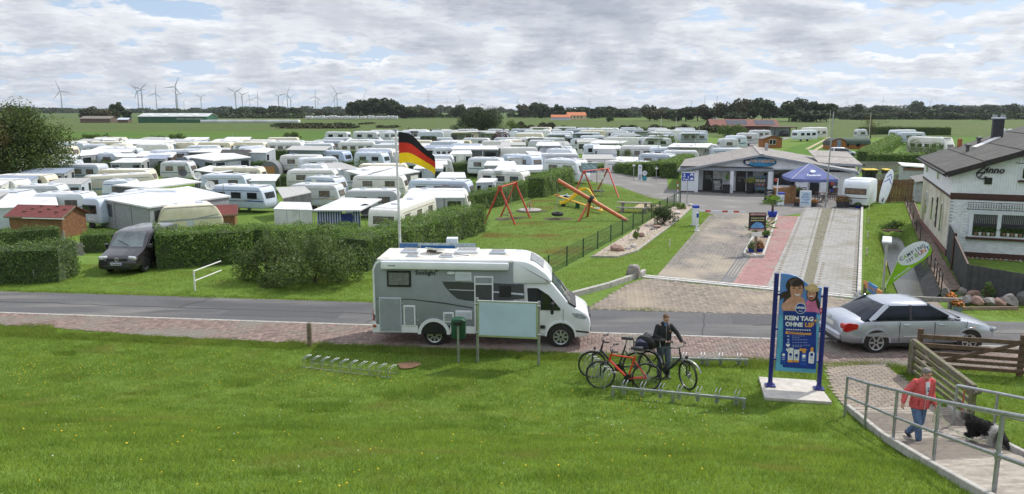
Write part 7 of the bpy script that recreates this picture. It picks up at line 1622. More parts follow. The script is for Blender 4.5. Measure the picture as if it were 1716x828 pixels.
mb.build('print',MM('sign_orange',(.60,.25,.06),.6),t)
for f in(.04,.98):MB().box(d*f+Vector((0,.03,.2)),(.1,.1,.42)).build('post',WOOD,t)
a=[G(1434,497),G(1443,505),G(1462,515),G(1476,524)];mb=MB()
for p,q in zip(a,a[1:]):mb.bar(p+Vector((0,0,.08)),q+Vector((0,0,.08)),.16,.2,ch=.02)
o=mb.build('verge_kerb',CONC);o['kind']='structure'
p=on(1479,489);t=thing('edge_on_sign','tall two-post notice board seen nearly edge-on beside the drive','notice board',p,R(64));h=px_h(p,404)
for x in(-.55,.55):MB().box((x,0,h/2),(.09,.09,h),ch=.01).build('post',ALU,t)
MB().box((0,-.02,h-.62),(1.02,.05,1.1),ch=.01).build('panel',MM('sign_pale_blue',(.42,.58,.70),.5),t);MB().box((0,-.05,h-1.02),(1.0,.02,.28)).build('yellow_strip',YELLOW,t);MB().box((0,0,h+.05),(1.4,.34,.08),ch=.02).build('roof',WHITE,t)
p=on(1483.5,487);sc=(p.y*math.cos(TH)-(p.z-CAM_H)*math.sin(TH))/FPX;t=thing('beach_flag','lime green teardrop banner leaning over the ditch','banner',p)
def fl(px,py):return((px-1483.5)*sc,(487-py)*sc)
out=[fl(*q)for q in((1484,483),(1487.5,471),(1492,459),(1500,437.5),(1505,427),(1511,418),(1518,411.5),(1526,407),(1532,405),(1537.4,404.2),(1543,405),(1549,407.6),(1553,412),(1555,419),(1553.5,426),(1544,434),(1526,447.5),(1503,467))]
LIME=leafy(mat('lime_banner',(.30,.58,.02),.6,.05,3),.25,(1,1,1))
MB().prism(out,-.006,.006).build('flag',LIME,t)
el=[]
cu,cv=fl(1525,423.5)
an=math.atan2(fl(1551,408)[1]-fl(1500,440)[1],fl(1551,408)[0]-fl(1500,440)[0])
for q in np.linspace(0,2*math.pi,29)[:-1]:x,y=28.5*sc*math.cos(q),16.2*sc*math.sin(q);el.append((cu+x*math.cos(an)-y*math.sin(an),cv+x*math.sin(an)+y*math.cos(an)))
MB().prism(el,-.012,-.006).build('white_field',WHITE,t)
rv=(math.cos(an),0,math.sin(an));uv=(-math.sin(an),0,math.cos(an));R3,U3=Vector(rv),Vector(uv);c0=Vector((cu,-.016,cv))
GRY=MM('letter_grey',(.10,.11,.14),.5);LGR=MM('letter_green',(.22,.42,.04),.5)
def run(word,cols,size,start,y,adv):
 for k,ch in enumerate(word):lettering(ch,size,cols[k%len(cols)],t,face_m(c0+R3*(start+k*adv)+U3*y,rv,uv),depth=.003,bold=.004,name='letter')
run('CAMPING',[GRY,LGR,GRY,GRY,GRY,GRY,GRY],.21,-.52,.06,.165)
run('IST',[GRY],.19,-.36,-.16,.11)
run('BUNT',[LGR,MM('letter_purple',(.30,.03,.12),.5),MM('letter_orange',(.62,.22,.03),.5),MM('letter_blue',(.02,.10,.40),.5)],.25,.05,-.13,.175)
mb=MB();a0,a1=Vector((*fl(1497,467),0)),Vector((*fl(1520,449),0));dd=(a1-a0).normalized()
for k in range(11):q=a0.lerp(a1,k/10)+Vector((0,1.2*sc,0));mb.box((q.x,-.011,q.y),(.035,.006,.06 if k%3 else .09),ry=-math.atan2(dd.y,dd.x))
mb.build('script_line',WHITE,t)
MB().tube([(-.0,.02,-.02),(.005,.02,.25)]+[(x-.012,.012,z)for x,z in out[1:13]],[.018]*2+[.012]*12,6).build('pole',MM('pole_white',(.75,.75,.75),.4),t);MB().tube([(0,0.02,-.05),(0,.02,.1)],.03,6).build('spike',BLACK,t)
#vehicles
def wheel(parent,c,r,w,rim_m,spokes=7,side=-1,name='wheel',hub_f=.66):
 o=MB().lathe([(r*.62,-w/2),(r*.93,-w/2),(r,-w*.36),(r,w*.36),(r*.93,w/2),(r*.62,w/2)],(0,0,0),(0,1,0),26).build(name,RUBBER,parent,c,smooth=35)
 y=side*w*.44;ri=r*hub_f
 mb=MB().lathe([(ri*.90,0),(ri,.0),(ri*1.02,.03),(ri*.90,.02),(ri*.90,0)],(0,y,0),(0,side,0),26);mb.lathe([(.001,-.015),(ri*.22,-.012),(ri*.25,-.04),(.001,-.05)][::-1],(0,y+side*-.035,0),(0,side,0),12)
 for k in range(spokes):
  a=2*math.pi*k/spokes;d=Vector((math.cos(a),0,math.sin(a)));mb.bar(Vector((0,y-side*.0,0))+d*ri*.15,Vector((0,y,0))+d*ri*.96,ri*.30,.03,up=(0,1,0),ch=.006)
 mb.build('rim',rim_m,o,smooth=40);MB().lathe([(.001,0),(ri*.95,0),(ri*.95,.01),(.001,.01)],(0,y-side*.06,0),(0,side,0),20).build('wheel_shade_plate',BLACK,o).name='wheel_shade_disc'  # black disc behind the spokes stands in for shade inside the wheel
 return o
RIM=MM('rim_silver',(.52,.53,.54),.3,.05,metal=.7)
MHG=MM('motorhome_grey',(.285,.310,.345),.38,.04,2,coat=.3);MHW=MM('motorhome_white',(.76,.78,.81),.3,.04,2,coat=.4);overlay(MHG,(.225,.24,.255),.50,.80,1.3,6,(1,1,.22));overlay(MHW,(.62,.62,.60),.56,.85,1.3,6,(1,1,.22));MHD=MM('graphite_stripe',(.060,.064,.070),.35,.05)
ROOFD=overlay(MM('dusty_roof',(.66,.65,.60),.6,.08,3),(.40,.37,.30),.5,.78,2.2,6)
a,b=G(727.8,581),G(939.5,584.5);d=b-a;k=d.length/3.88;W=1.96
mh=thing('motorhome','white and grey semi-integrated motorhome parked on the clinker strip','motorhome',a-d.normalized()*1.85*k,math.atan2(d.y,d.x));mh.scale=(k,k,k);T_=mh
def side(x0,z0,x1,z1,m,name,y=-.006,t=.02,ch=.006,parent=None):return slabx(x0,z0,x1,z1,y,t,ch).build(name,m,parent or T_)
MB().prism(fillet([(.05,.66),(4.30,.66),(4.30,2.70),(0,2.70),(0,.9)],[.05,0,0,.32,.1],4),.0,W,.06).build('body',MHG,mh,smooth=35)
for y0,y1 in((-.012,.045),(W-.045,W+.012)):MB().prism([(.0,1.0),(.0,2.42),(.09,2.62),(.26,2.715),(4.3,2.715),(4.3,2.66),(.30,2.66),(.14,2.58),(.055,2.40),(.055,1.0)],y0,y1).build('edge_trim',MHW,mh)
MB().box((2.2,W/2,2.705),(4.15,W-.1,.045),ch=.015).build('roof',ROOFD,mh)
MB().prism([(.02,.44),(1.35,.44),(1.35,.66),(.02,.68)],-.004,W+.004).build('skirt',MHW,mh);MB().prism([(2.35,.44),(4.35,.44),(4.35,.66),(2.35,.66)],-.004,W+.004).build('skirt',MHW,mh)
MB().prism(fillet([(-.06,.42),(.14,.42),(.14,.78),(-.06,.78)],.04,2),.02,W-.02).build('rear_bumper',MHW,mh)
arc=[(1.85+.50*math.cos(q),.40+.50*math.sin(q))for q in np.linspace(math.pi,0,13)];arci=[(1.85+.40*math.cos(q),.40+.40*math.sin(q))for q in np.linspace(0,math.pi,13)]
MB().prism(arc+arci,-.03,.05).build('fender',MHW,mh,smooth=40);MB().prism([(1.85+.41*math.cos(q),.42+.41*math.sin(q))for q in np.linspace(math.pi,0,13)]+[(2.26,.40),(1.44,.40)],-.008,.04).build('wheel_arch',BLACK,mh)
CAB=fillet([(4.22,.36),(6.35,.30),(6.60,.36),(6.64,.80),(6.56,1.05),(6.30,1.22),(6.02,1.34),(5.42,2.06),(4.22,2.06)],[0,.1,.08,.12,.14,.2,.06,.1,0],3)
MB().prism(CAB,.12,W-.12,.10).build('cab',MHW,mh,smooth=35)
MB().prism(fillet([(4.18,1.98),(5.40,2.00),(5.46,2.10),(5.30,2.32),(4.95,2.60),(4.60,2.73),(4.18,2.73)],[0,.05,.06,.2,.3,.2,0],4),.01,W-.01,.12).build('overcab',MHW,mh,smooth=35)
MB().prism([(4.24,.66),(4.24,2.0),(4.42,2.0),(4.42,.66)],.02,W-.02,.03).build('cab_joint',MHW,mh)
s_=Vector((4.98-4.72,0,2.60-2.70));MB().box((4.98,W/2,2.555),(.48,1.2,.05),ry=math.radians(32),ch=.02).build('skylight',MM('skylight_glass',(.22,.23,.23),.15,.2),mh)
MB().add([(5.455,.26,2.045),(5.455,W-.26,2.045),(6.045,W-.20,1.36),(6.045,.20,1.36),(5.44,.26,2.03),(5.44,W-.26,2.03),(6.03,W-.20,1.345),(6.03,.20,1.345)],[(0,3,2,1),(4,5,6,7),(0,4,7,3),(1,2,6,5)]).build('windscreen',MM('windscreen_glass',(.10,.13,.14),.05,.3,1.5,spec=.9),mh)
for yy in(.108,W-.108-.012):
 q=[(4.70,1.86),(5.02,1.86),(5.36,1.64),(5.72,1.22),(5.70,1.17),(4.74,1.19)];MB().prism(fillet(q,.03,2),yy-.004,yy+.016).build('side_window',GLASS,mh)
MB().bar((5.05,.10,1.18),(5.0,.10,1.86),.02,.035,up=(1,0,0)).build('window_bar',BLACK,mh)
for sg,yy in((-1,-.12),(1,W+.12)):MB().box((5.46,yy,1.30),(.10,.20,.36),ch=.03).bar((5.46,yy-sg*.1,1.26),(5.46,yy-sg*.26,1.24),.04,.05).build('mirror',BLACK,mh)
for yy in(.115,W-.115-.012):MB().prism(fillet([(6.05,1.10),(6.38,1.08),(6.52,.96),(6.44,.92),(6.16,.97)],.03,2),yy-.012,yy+.024).build('headlight',MM('headlight_glass',(.34,.37,.39),.08,.2,6),mh)
MB().box((6.615,W/2,.92),(.05,1.1,.14),ch=.02).build('grille',BLACK,mh);MB().box((6.63,W/2,.55),(.04,1.3,.1),ch=.015).build('lower_grille',BLACK,mh)
for yy in(.112,W-.112-.01):MB().prism([(6.12,.56),(6.58,.52),(6.60,.47),(6.14,.51)],yy,yy+.01).build('bumper_strip',BLACK,mh)
MB().box((6.06,W/2,1.36),(.30,1.7,.03),ry=.55).build('wiper_tray',BLACK,mh)
for yy in(.6,1.35):MB().bar((6.02,yy,1.40),(5.72,yy+.45,1.73),.02,.02).build('wiper',BLACK,mh)
arcf=[(5.73+.44*math.cos(q),.36+.44*math.sin(q))for q in np.linspace(math.pi,0,13)]
MB().prism(arcf+[(6.17,.34),(5.29,.34)],.104,.16).build('wheel_arch',BLACK,mh);MB().prism([(5.73+.49*math.cos(q),.36+.49*math.sin(q))for q in np.linspace(math.pi,0,13)]+[(5.73+.43*math.cos(q),.36+.43*math.sin(q))for q in np.linspace(0,math.pi,13)],.085,.13).build('fender',MHW,mh,smooth=40)
for x in(4.62,5.80):MB().box((x,.098,.98),(.012,.012,1.0 if x<5 else .5)).build('door_gap',GREYTRIM,mh)
MB().prism([(4.62,.60),(5.25,.60),(5.25,.70),(4.62,.72)],.085,.11).build('side_strip',BLACK,mh);MB().box((4.78,.09,1.08),(.16,.03,.05),ch=.01).build('door_handle',BLACK,mh)
for x in(1.85,5.73):
 wheel(mh,(x,.20,.345),.345,.24,RIM,8,-1);wheel(mh,(x,W-.20,.345),.345,.24,RIM,8,1)
MB().prism(fillet([(.28,2.44),(4.15,2.44),(4.15,2.66),(.28,2.68)],.04,2),-.13,-.002,.03).build('awning_box',MHW,mh,smooth=35);MB().box((.62,-.135,2.56),(.22,.01,.03)).build('awning_badge',GREYTRIM,mh)
w=side(.44,1.88,1.18,2.38,BLACK,'window',-.02,.04,.03);side(.50,1.94,1.12,2.32,MM('pale_blind_glass',(.17,.18,.19),.12,.15,14),'pane',-.045,.015,.02,w)
mb=MB()
lettering('Sunlight',.185,BLACK,mh,face_m((1.62,-.012,2.32)),bold=.004,spacing=1.05)
MB().prism([(1.93,2.38),(1.97,2.44),(2.0,2.38),(1.97,2.34)],-.012,-.008).build('emblem',BLACK,mh)
MB().prism([(2.40+.13*math.cos(q),2.33+.045*math.sin(q))for q in np.linspace(0,6.283,17)[:-1]],-.05,0,.01).build('porch_lamp',WHITE,mh)
def vent(x0,z0,x1,z1):
 o=side(x0,z0,x1,z1,MHW,'vent',-.015,.03,.01);n=6
 for i in range(n):slabx(x0+.03,z0+.03+i*(z1-z0-.06)/n,x1-.03,z0+.03+(i+.55)*(z1-z0-.06)/n,-.034,.012).build('slat',PALE,o)
vent(2.53,2.08,3.02,2.36);vent(2.52,.88,3.02,1.16)
MB().prism([(2.12,2.06),(4.6,2.00),(4.62,1.55),(3.3,1.44),(2.86,1.48),(2.58,1.53),(2.36,1.72),(2.20,1.92)],-.010,-.004).build('graphic',MHD,mh);MB().prism([(2.32,1.82),(3.3,1.80),(4.6,1.72),(4.6,1.66),(3.3,1.77),(2.34,1.80)],-.014,-.011).build('graphic_line',PALE,mh)
MB().prism([(.08,1.50),(1.2,1.50),(2.2,1.40),(3.05,1.26),(3.05,1.23),(2.2,1.36),(1.2,1.475),(.08,1.485)],-.009,-.004).build('graphic_line',MHD,mh)
def hatch(x0,z0,x1,z1,m=MHW,fw=.04):
 o=side(x0,z0,x1,z1,m,'hatch',-.012,.024,.012);side(x0+fw,z0+fw,x1-fw,z1-fw,MHG,'hatch_panel',-.020,.02,.008,o)
 for z in(z0+.1,z1-.1):side(x0+.05,z-.02,x0+.09,z+.02,ALU,'hinge',-.035,.02,.004,o)
 return o
hatch(.17,.47,.86,1.54,PALE,.025);hatch(.92,.64,1.29,1.30);hatch(2.14,.78,2.47,1.10)
for x,z in((.74,1.37),(.89,1.37),(1.17,.84),(1.36,.84)):side(x-.03,z-.012,x+.03,z+.012,ALU,'latch',-.03,.02,.003)
o=side(3.10,.52,3.68,2.24,MHW,'entry_door',-.014,.028,.02);side(3.14,.56,3.64,1.34,MHG,'door_panel',-.026,.02,.01,o);side(3.14,1.40,3.64,1.98,MHD,'door_panel',-.026,.02,.01,o);side(3.14,2.02,3.64,2.20,MHG,'door_panel',-.026,.02,.01,o);side(3.17,1.22,3.23,1.34,BLACK,'handle',-.045,.03,.006,o)
w=side(3.86,1.60,4.22,1.96,BLACK,'window',-.018,.03,.02)
for z,m in((.66,ORANGE),(.62,RED)):MB().box((.02,-.02,z),(.10,.03,.035)).build('side_light',m,mh)
for x in(2.44,4.9):MB().box((x,.02 if x<3 else .09,.60),(.07,.03,.035)).build('side_light',ORANGE,mh)
for x,y,sx,sy,h,m in((.95,1.25,.55,.55,.09,PALE),(1.15,.5,.4,.3,.06,PALE),(2.2,.52,.45,.35,.06,PALE),(2.75,1.35,.75,.6,.10,MHW),(3.75,1.15,.5,.42,.10,PALE)):
 o=MB().box((x,y,2.72+h/2),(sx,sy,h),ch=.03).build('roof_hatch',m,mh);MB().box((x,y,2.72+h+.005),(sx*.8,sy*.8,.02),ch=.008).build('dome',MM('smoked_dome',(.30,.30,.29),.2,.15,9),o)
MB().lathe([(.001,0),(.28,.03),(.33,.08),(.28,.06),(.001,.03)],(1.75,1.1,2.80),(.1,.2,1),18).build('dish',WHITE2,mh);MB().tube([(2.1,.9,2.76),(2.9,.35,2.80)],.02,5).build('antenna',STEEL,mh);MB().box((1.62,1.25,2.77),(.3,.12,.06)).build('bracket',WOOD,mh)
MB().box((-.012,W/2,1.7),(.02,1.2,.5),ch=.01).build('rear_window',GLASS,mh)
for yy in(.12,W-.12):MB().box((-.03,yy,.95),(.03,.12,.4),ch=.01).build('tail_light',RED,mh)
def car(name,label,cat,p,rz,sc,paint,belt,roofp,stations,hw,wb,r,glassm,rimm,group=None,spokes=6,glass_lo=.93):
 """Saloon or hatchback: lofted body shell, glasshouse, roof and pillars, wheels."""
 t=thing(name,label,cat,p,rz,group);t.scale=(sc,)*3
 rings=[]
 for s,zb,zs,zt,w in stations:
  ws=w*.93;ring=[(-w*.80,zb),(-w*.97,zb+.10),(-w,zb+(zs-zb)*.45),(-w*.985,zb+(zs-zb)*.75),(-ws,zs),(-ws*.72,zt-.01),(-ws*.35,zt+.005)]
  ring=ring+[(0,zt+.01)]+[(-y,z)for y,z in ring[::-1]];rings.append([(s,hw+y,z)for y,z in ring])
 MB().loft(rings).build('body',paint,t,smooth=50)
 (b0,b1,bw),(r0,r1,rw,rh,rt)=belt,roofp
 def ringp(s0,s1,w,z,c=.12):return[(s0+c,hw-w,z),(s1-c,hw-w,z),(s1,hw-w*.7,z),(s1+.05,hw,z),(s1,hw+w*.7,z),(s1-c,hw+w,z),(s0+c,hw+w,z),(s0,hw+w*.7,z),(s0-.04,hw,z),(s0,hw-w*.7,z)]
 f=.55;MB().loft([ringp(b0,b1,bw,glass_lo-.04),ringp(b0,b1,bw,glass_lo),ringp(b0+(r0-b0)*f,b1+(r1-b1)*f,bw+(rw-bw)*f*.8,glass_lo+(rh-glass_lo)*f),ringp(r0,r1,rw,rh)]).build('glasshouse',glassm,t,smooth=45)
 MB().loft([ringp(r0-.02,r1+.02,rw+.012,rh-.02),ringp(r0+.02,r1-.02,rw,rh+.02),ringp(r0+.2,r1-.25,rw*.75,rt),],).build('roof',paint,t,smooth=60)
 for sg in(-1,1):
  y0,y1=hw+sg*(bw+.012),hw+sg*(rw+.012)
  for s0,s1,wd in((b0+.26,r0+.06,.13),(b0+(b1-b0)*.49,r0+(r1-r0)*.55,.07),(b1-.06,r1-.02,.06)):MB().bar((s0,y0,glass_lo-.02),(s1,y1,rh+.005),.03,wd,up=(1,0,0),ch=.01).build('pillar',paint if wd!=.07 else BLACK,t)
  MB().bar((b0+.3,hw+sg*(bw+.018),glass_lo+.0),(b1-.05,hw+sg*(bw+.018),glass_lo+.0),.02,.03).build('belt_strip',BLACK,t)
  MB().box((b1-.42,hw+sg*(bw+.17),glass_lo+.09),(.11,.2,.13),ch=.035).build('mirror',paint,t)
  for x in wb:
   yy=hw+sg*(hw-.012);MB().prism([(x+(r+.06)*math.cos(q),r+(r+.06)*math.sin(q))for q in np.linspace(math.pi,0,13)]+[(x+r+.05,.2),(x-r-.05,.2)],yy-.05 if sg>0 else yy-.004,yy+.004 if sg>0 else yy+.05).build('wheel_arch',BLACK,t)
   MB().prism([(x+(r+.10)*math.cos(q),r+(r+.10)*math.sin(q))for q in np.linspace(math.pi,0,13)]+[(x+(r+.045)*math.cos(q),r+(r+.045)*math.sin(q))for q in np.linspace(0,math.pi,13)],yy-.015,yy+.018,.006).build('fender_lip',paint,t,smooth=40)
   wheel(t,(x,hw+sg*(hw-.11),r),r,.2,rimm,spokes,sg)
 return t
SILV=mat('silver_metallic',(.47,.50,.56),.26,.03,2,metal=.5,coat=.6)
a,b=G(1467,593),G(1622.5,591);d=b-a;k=d.length/2.65
st=[(.03,.36,.60,.82,.70),(.10,.30,.78,.94,.80),(.35,.24,.86,.985,.86),(.75,.22,.90,.975,.88),(1.4,.20,.915,.95,.885),(2.3,.20,.92,.94,.885),(3.2,.20,.915,.945,.885),(3.5,.20,.88,.93,.88),(3.9,.22,.80,.875,.87),(4.25,.24,.70,.78,.80),(4.45,.28,.62,.67,.68),(4.53,.34,.54,.57,.55)]
car_=car('silver_car','silver saloon car parked at the roadside behind the timber gate','car',a-d.normalized()*.99*k,math.atan2(d.y,d.x),k,SILV,(.55,3.42,.80),(1.30,2.60,.60,1.32,1.385),st,.885,(.99,3.64),.315,MM('tinted_glass',(.012,.018,.028),.06,.3,1.4,spec=.22),RIM)
T_=car_
for x in(1.62,2.62,3.52):side(x,.34,x+.012,.90,BLACK,'door_gap',.004,.012,0)
for x in(1.72,2.72):side(x,.80,x+.19,.835,SILV,'door_handle',-.012,.03,.01)
side(1.75,.47,3.45,.50,ALU,'side_moulding',-.004,.018,.004);side(.95,.70,1.15,.84,MM('silver_seam',(.40,.42,.45),.3),'fuel_flap',.014,.01,.01);side(3.72,.70,3.78,.73,ORANGE,'side_repeater',.014,.02,.004)
for sg,yy in((-1,.02),(1,1.75)):MB().prism(fillet([(.04,.66),(.13,.63),(.44,.72),(.46,.84),(.20,.88),(.07,.84)],.03,2),yy-.012,yy+.06 if sg<0 else yy+.012).build('tail_light',MM('tail_red',(.42,.015,.015),.15),car_);MB().box((.10,.16 if sg<0 else 1.61,.76),(.10,.24,.16),ch=.03).build('tail_light',MM('tail_red',(.42,.015,.015),.15),car_)
MB().box((.035,.885,.72),(.03,.52,.12),ch=.005).build('number_plate',WHITE2,car_);MB().box((.02,.885,.46),(.10,1.45,.20),ch=.05).build('rear_bumper',SILV,car_);MB().box((.07,.885,.30),(.12,1.3,.12),ch=.03).build('diffuser',BLACK,car_);MB().tube([(.02,.38,.27),(.2,.38,.27)],.035,8).build('exhaust',STEEL,car_)
MB().prism([(1.35,.20),(3.25,.20),(3.25,.30),(1.35,.30)],.035,1.735).build('sill',BLACK,car_)
for yy in(.22,1.40):MB().box((4.36,yy+.07,.62),(.20,.34,.12),rz=(.5 if yy<1 else-.5),ch=.03).build('headlight',MM('headlight_glass',(.34,.37,.39),.08,.2,6),car_)
MB().box((3.40,.885,.955),(.2,1.2,.02),ry=.15).build('wiper_tray',BLACK,car_)
MB().lathe([(.05,0),(.06,.004),(.04,.008)],(.045,.885,.87),(-1,0,.25),14).build('emblem',ALU,car_)
VB=mat('black_plum_paint',(.022,.018,.022),.16,.1,2,coat=.7)
p=on(197,462);van=thing('dark_van','dark compact van parked nose out between the hedges','van',p,R(88));van.scale=(.98,)*3
VW_=1.79
MB().prism(fillet([(.05,.26),(.0,.40),(.03,.62),(.16,.86),(.92,1.10),(1.62,1.74),(2.2,1.83),(4.2,1.80),(4.40,1.6),(4.42,.5),(4.3,.26)],[.05,.1,.08,.15,.15,.2,.3,.2,.3,.2,.05],3),-VW_/2,VW_/2,.14).build('body',VB,van,smooth=40)
MB().add([(.95,-.74,1.15),(.95,.74,1.15),(1.60,.62,1.745),(1.60,-.62,1.745),(.97,-.74,1.13),(.97,.74,1.13),(1.62,.62,1.725),(1.62,-.62,1.725)],[(0,1,2,3),(7,6,5,4),(0,3,7,4),(1,5,6,2)]).build('windscreen',MM('windscreen_glass',(.10,.13,.14),.05,.3,1.5,spec=.9),van)
for sg in(-1,1):
 MB().prism([(1.05,1.12),(1.66,1.66),(2.35,1.68),(2.35,1.12)],sg*VW_/2-.012,sg*VW_/2+.012).build('side_window',GLASS,van);MB().box((1.15,sg*1.02,1.16),(.12,.22,.2),ch=.04).build('mirror',VB,van)
 hl=[(.06,.66),(.14,.84),(.46,.98),(.52,.90),(.28,.70)];MB().box((.145,sg*.66,.77),(.16,.40,.17),rz=sg*.35,ry=-.35,ch=.04).build('headlight',MM('van_headlight',(.50,.53,.55),.1,.15,9),van)
 for x in(.86,3.55):
  MB().prism([(x+.37*math.cos(q),.33+.37*math.sin(q))for q in np.linspace(math.pi,0,13)]+[(x+.37,.24),(x-.37,.24)],sg*VW_/2-.02,sg*VW_/2+.005).build('wheel_arch',BLACK,van);wheel(van,(x,sg*(VW_/2-.12),.32),.32,.21,RIM,7,sg)
MB().box((.055,0,.71),(.05,.95,.13),ch=.02).build('grille',BLACK,van);MB().box((.0,0,.38),(.05,1.25,.14),ch=.02).build('lower_grille',BLACK,van);o=MB().box((-.02,0,.53),(.02,.52,.115),ch=.004).build('number_plate',WHITE,van);MB().box((-.032,-.235,.53),(.006,.045,.11)).build('blue_band',BLUE,o)
mb=MB()
for k in range(6):mb.box((-.032,-.16+k*.07,.53),(.006,.045,.07))
mb.build('plate_characters',BLACK,o)
MB().tube([(.02,.085*math.cos(q),.72+.085*math.sin(q))for q in np.linspace(0,6.283,17)[:-1]],.010,5,closed=True).bar((.018,-.05,.77),(.018,-.01,.68),.01,.016).bar((.018,.05,.77),(.018,.01,.68),.01,.016).build('emblem',ALU,van)
MB().bar((.98,-.1,1.20),(1.2,.5,1.42),.015,.02).build('wiper',BLACK,van)
for px,py,rz,m,lab in[(1414,264,.0,WHITE,'white hatchback parked behind the side wing of the reception'),(1316,229,1.5,BLACK,'black off-road car standing in the carport')]:
 p=on(px,py);L_=4.2;o=car('parked_car',lab,'car',p-Vector((2.0,0,0))if rz==0 else p+Vector((.8,-.6,0)),rz,1.0,m,(.15,3.2,.80),(.55,2.3,.62,1.40,1.48),[(.02,.34,.7,.95,.72),(.3,.24,.9,.99,.86),(1.2,.2,.93,.98,.88),(2.6,.2,.93,.97,.88),(3.3,.2,.88,.95,.87),(3.85,.24,.72,.80,.8),(4.1,.32,.58,.62,.62)],.88,(.75,3.3),.32,GLASS,RIM)
 #flag, banner, boards
p=G(671.5,451);h=px_h(p,219);sc=p.y/FPX
t=thing('flagpole','white flagpole at the hedge end behind the motorhome','flagpole',p)
MB().tube([(0,0,0),(-.02,0,h*.5),(-.07,0,h)],[.065,.055,.04],10).build('pole',MM('pole_white',(.75,.75,.75),.4),t,smooth=40);MB().lathe([(.05,0),(.13,.0),(.13,.06),(.001,.08)],(-.07,0,h),n=12).build('cap',STEEL,t)
fl_=thing('german_flag','black, red and gold flag blowing from the white pole','flag',p);zt=px_h(p,221);hoist=52*sc*1.03
def flagpt(u,v):
 x=.0+58*sc*u+2.2*sc*math.sin(u*7+v*2)*u;drop=(40*u**1.15-8*math.sin(u*3.14))*sc+(8*v*u)*sc*-.9
 return Vector((x+.05,.30*math.sin(u*6.5+v*1.2)*(.2+u)-.15*u,zt-drop-v*hoist*(1-.28*u)))
for k,(nm,c)in enumerate((('black_stripe',(.012,.012,.014)),('red_stripe',(.52,.035,.018)),('gold_stripe',(.80,.56,.01)))):
 V=[];nu,nv=18,4
 for i in range(nu+1):
  for j in range(nv+1):V.append(flagpt(i/nu,(k+j/nv)/3))
 F=[(i*5+j,(i+1)*5+j,(i+1)*5+j+1,i*5+j+1)for i in range(nu)for j in range(nv)]
 MB().add(V,F).build(nm,leafy(mat(nm,c,.75,.06,3),.3,(1,1,1)),fl_,smooth=80)
a,b=G(671,452),G(797,453);d=b-a;L=d.length;hb=px_h(a,407);t=thing('banner','long blue and white banner standing behind the motorhome roof','banner',a,math.atan2(d.y,d.x))
BB=MM('banner_blue',(.10,.22,.50),.6);BD=MM('banner_deep_blue',(.02,.13,.45),.6)
MB().box((L/2,0,hb/2+.05),(L,.02,hb-.1)).build('sheet',MM('banner_white',(.55,.62,.72),.6),t);MB().box((L*.12,-.016,hb/2+.05),(L*.24,.012,hb-.14)).build('field',BB,t)
MB().box((L*.505,-.016,hb*.55),(L*.45,.012,hb*.72)).build('field',BD,t)
lettering('Dreessen',.52,MM('banner_letters',(.72,.76,.82),.6),t,face_m((L*.5,-.03,hb*.62)),bold=.012,align='CENTER')
for x in(L*.215,L*.81):
 o=MB().box((x,-.016,hb*.62),(.34,.012,hb*.5)).build('picture',BLACK,t);mb=MB()
 for s in(-.08,.08):mb.box((x+s,-.026,hb*.70),(.09,.012,.07))
 mb.box((x,-.026,hb*.52),(.2,.012,.05));mb.build('picture_mark',WHITE2,o)
for k in range(4):MB().tube([(L*k/3,.03,0),(L*k/3,.03,hb+.02)],.022,6).build('post',STEEL,t)
p=G(757.5,445);o=thing('cabinet','white ribbed cabinet behind the banner','cabinet',p+Vector((0,.3,0)));hh=px_h(p,400);MB().box((0,0,hh/2),(.52,.45,hh),ch=.02).build('housing',WHITE,o)
for k in range(5):MB().box((-.2+k*.1,-.23,hh/2),(.03,.02,hh-.2)).build('rib',PALE,o)
a,b=on(800.5,608),on(902.5,613);d=b-a;L=d.length;t=thing('blank_board','blank pale blue board on two steel posts before the motorhome','notice board',a,math.atan2(d.y,d.x));h=px_h(a,499);z0,z1=px_h(a,563),px_h(a,502)
for x in(0,L):MB().tube([(x,0,-.1),(x,0,h if x==0 else px_h(b,505))],.04,10).build('post',STEEL,t,smooth=40)
MB().box((L/2,-.05,(z0+z1)/2),(L-.02,.05,z1-z0),ch=.01).build('frame',ALU,t);MB().box((L/2,-.078,(z0+z1)/2),(L-.14,.02,z1-z0-.12)).build('panel',MM('board_pale_blue',(.46,.585,.72),.35,.04,1.5),t)
for x in(.0,L):
 for z in(z0+.12,z1-.12):MB().box((x,-.06,z),(.1,.06,.05),ch=.01).build('clamp',STEEL,t)
p=on(769,605);t=thing('litter_bin','dark green litter bin hanging on a steel post','litter bin',p);h=px_h(p,545);MB().tube([(0,-.16,-.1),(0,-.16,h)],.035,8).build('post',STEEL,t,smooth=40)
z0,z1=px_h(p,567),px_h(p,533.5);MB().prism(fillet([(-.20,z0),(.20,z0),(.21,z1-.05),(.10,z1),(-.10,z1),(-.21,z1-.05)],[.05,.05,.08,.08,.08,.08],3),-.11,.22,.03).build('body',GREENP,t,smooth=35);MB().box((0,-.115,z1-.13),(.26,.02,.10),ch=.005).build('slot',BLACK,t)
p=on(519.5,580);o=MB().box((0,0,px_h(p,541)/2-.05),(.13,.13,px_h(p,541)+.1),ch=.02).build('timber_post',WOOD,None,p);tag(o,'single weathered timber post at the lawn edge','post')
o=patch('molehill',on(685,614),.32,.3,mat('red_earth',(.16,.085,.05),.95,.25,9),.03);o.location.z+=.015
p=G(58,474);t=thing('low_rail','short low timber rail beside the left block hedge','railing',p);MB().box((0,0,.28),(.1,.1,.56),ch=.01).build('post',WOODG,t);MB().bar((0,0,.48),(.75,.12,.50),.05,.1).build('rail',WOODG,t);MB().bar((0,0,.16),(.85,.12,.18),.05,.1).build('rail',WOODG,t)
p=G(327,488);t=thing('steel_rail','white tubular rail ending in the grey-green bush','railing',p);MB().tube([(0,0,0),(0,0,.86)],.035,8).build('post',WHITE2,t)
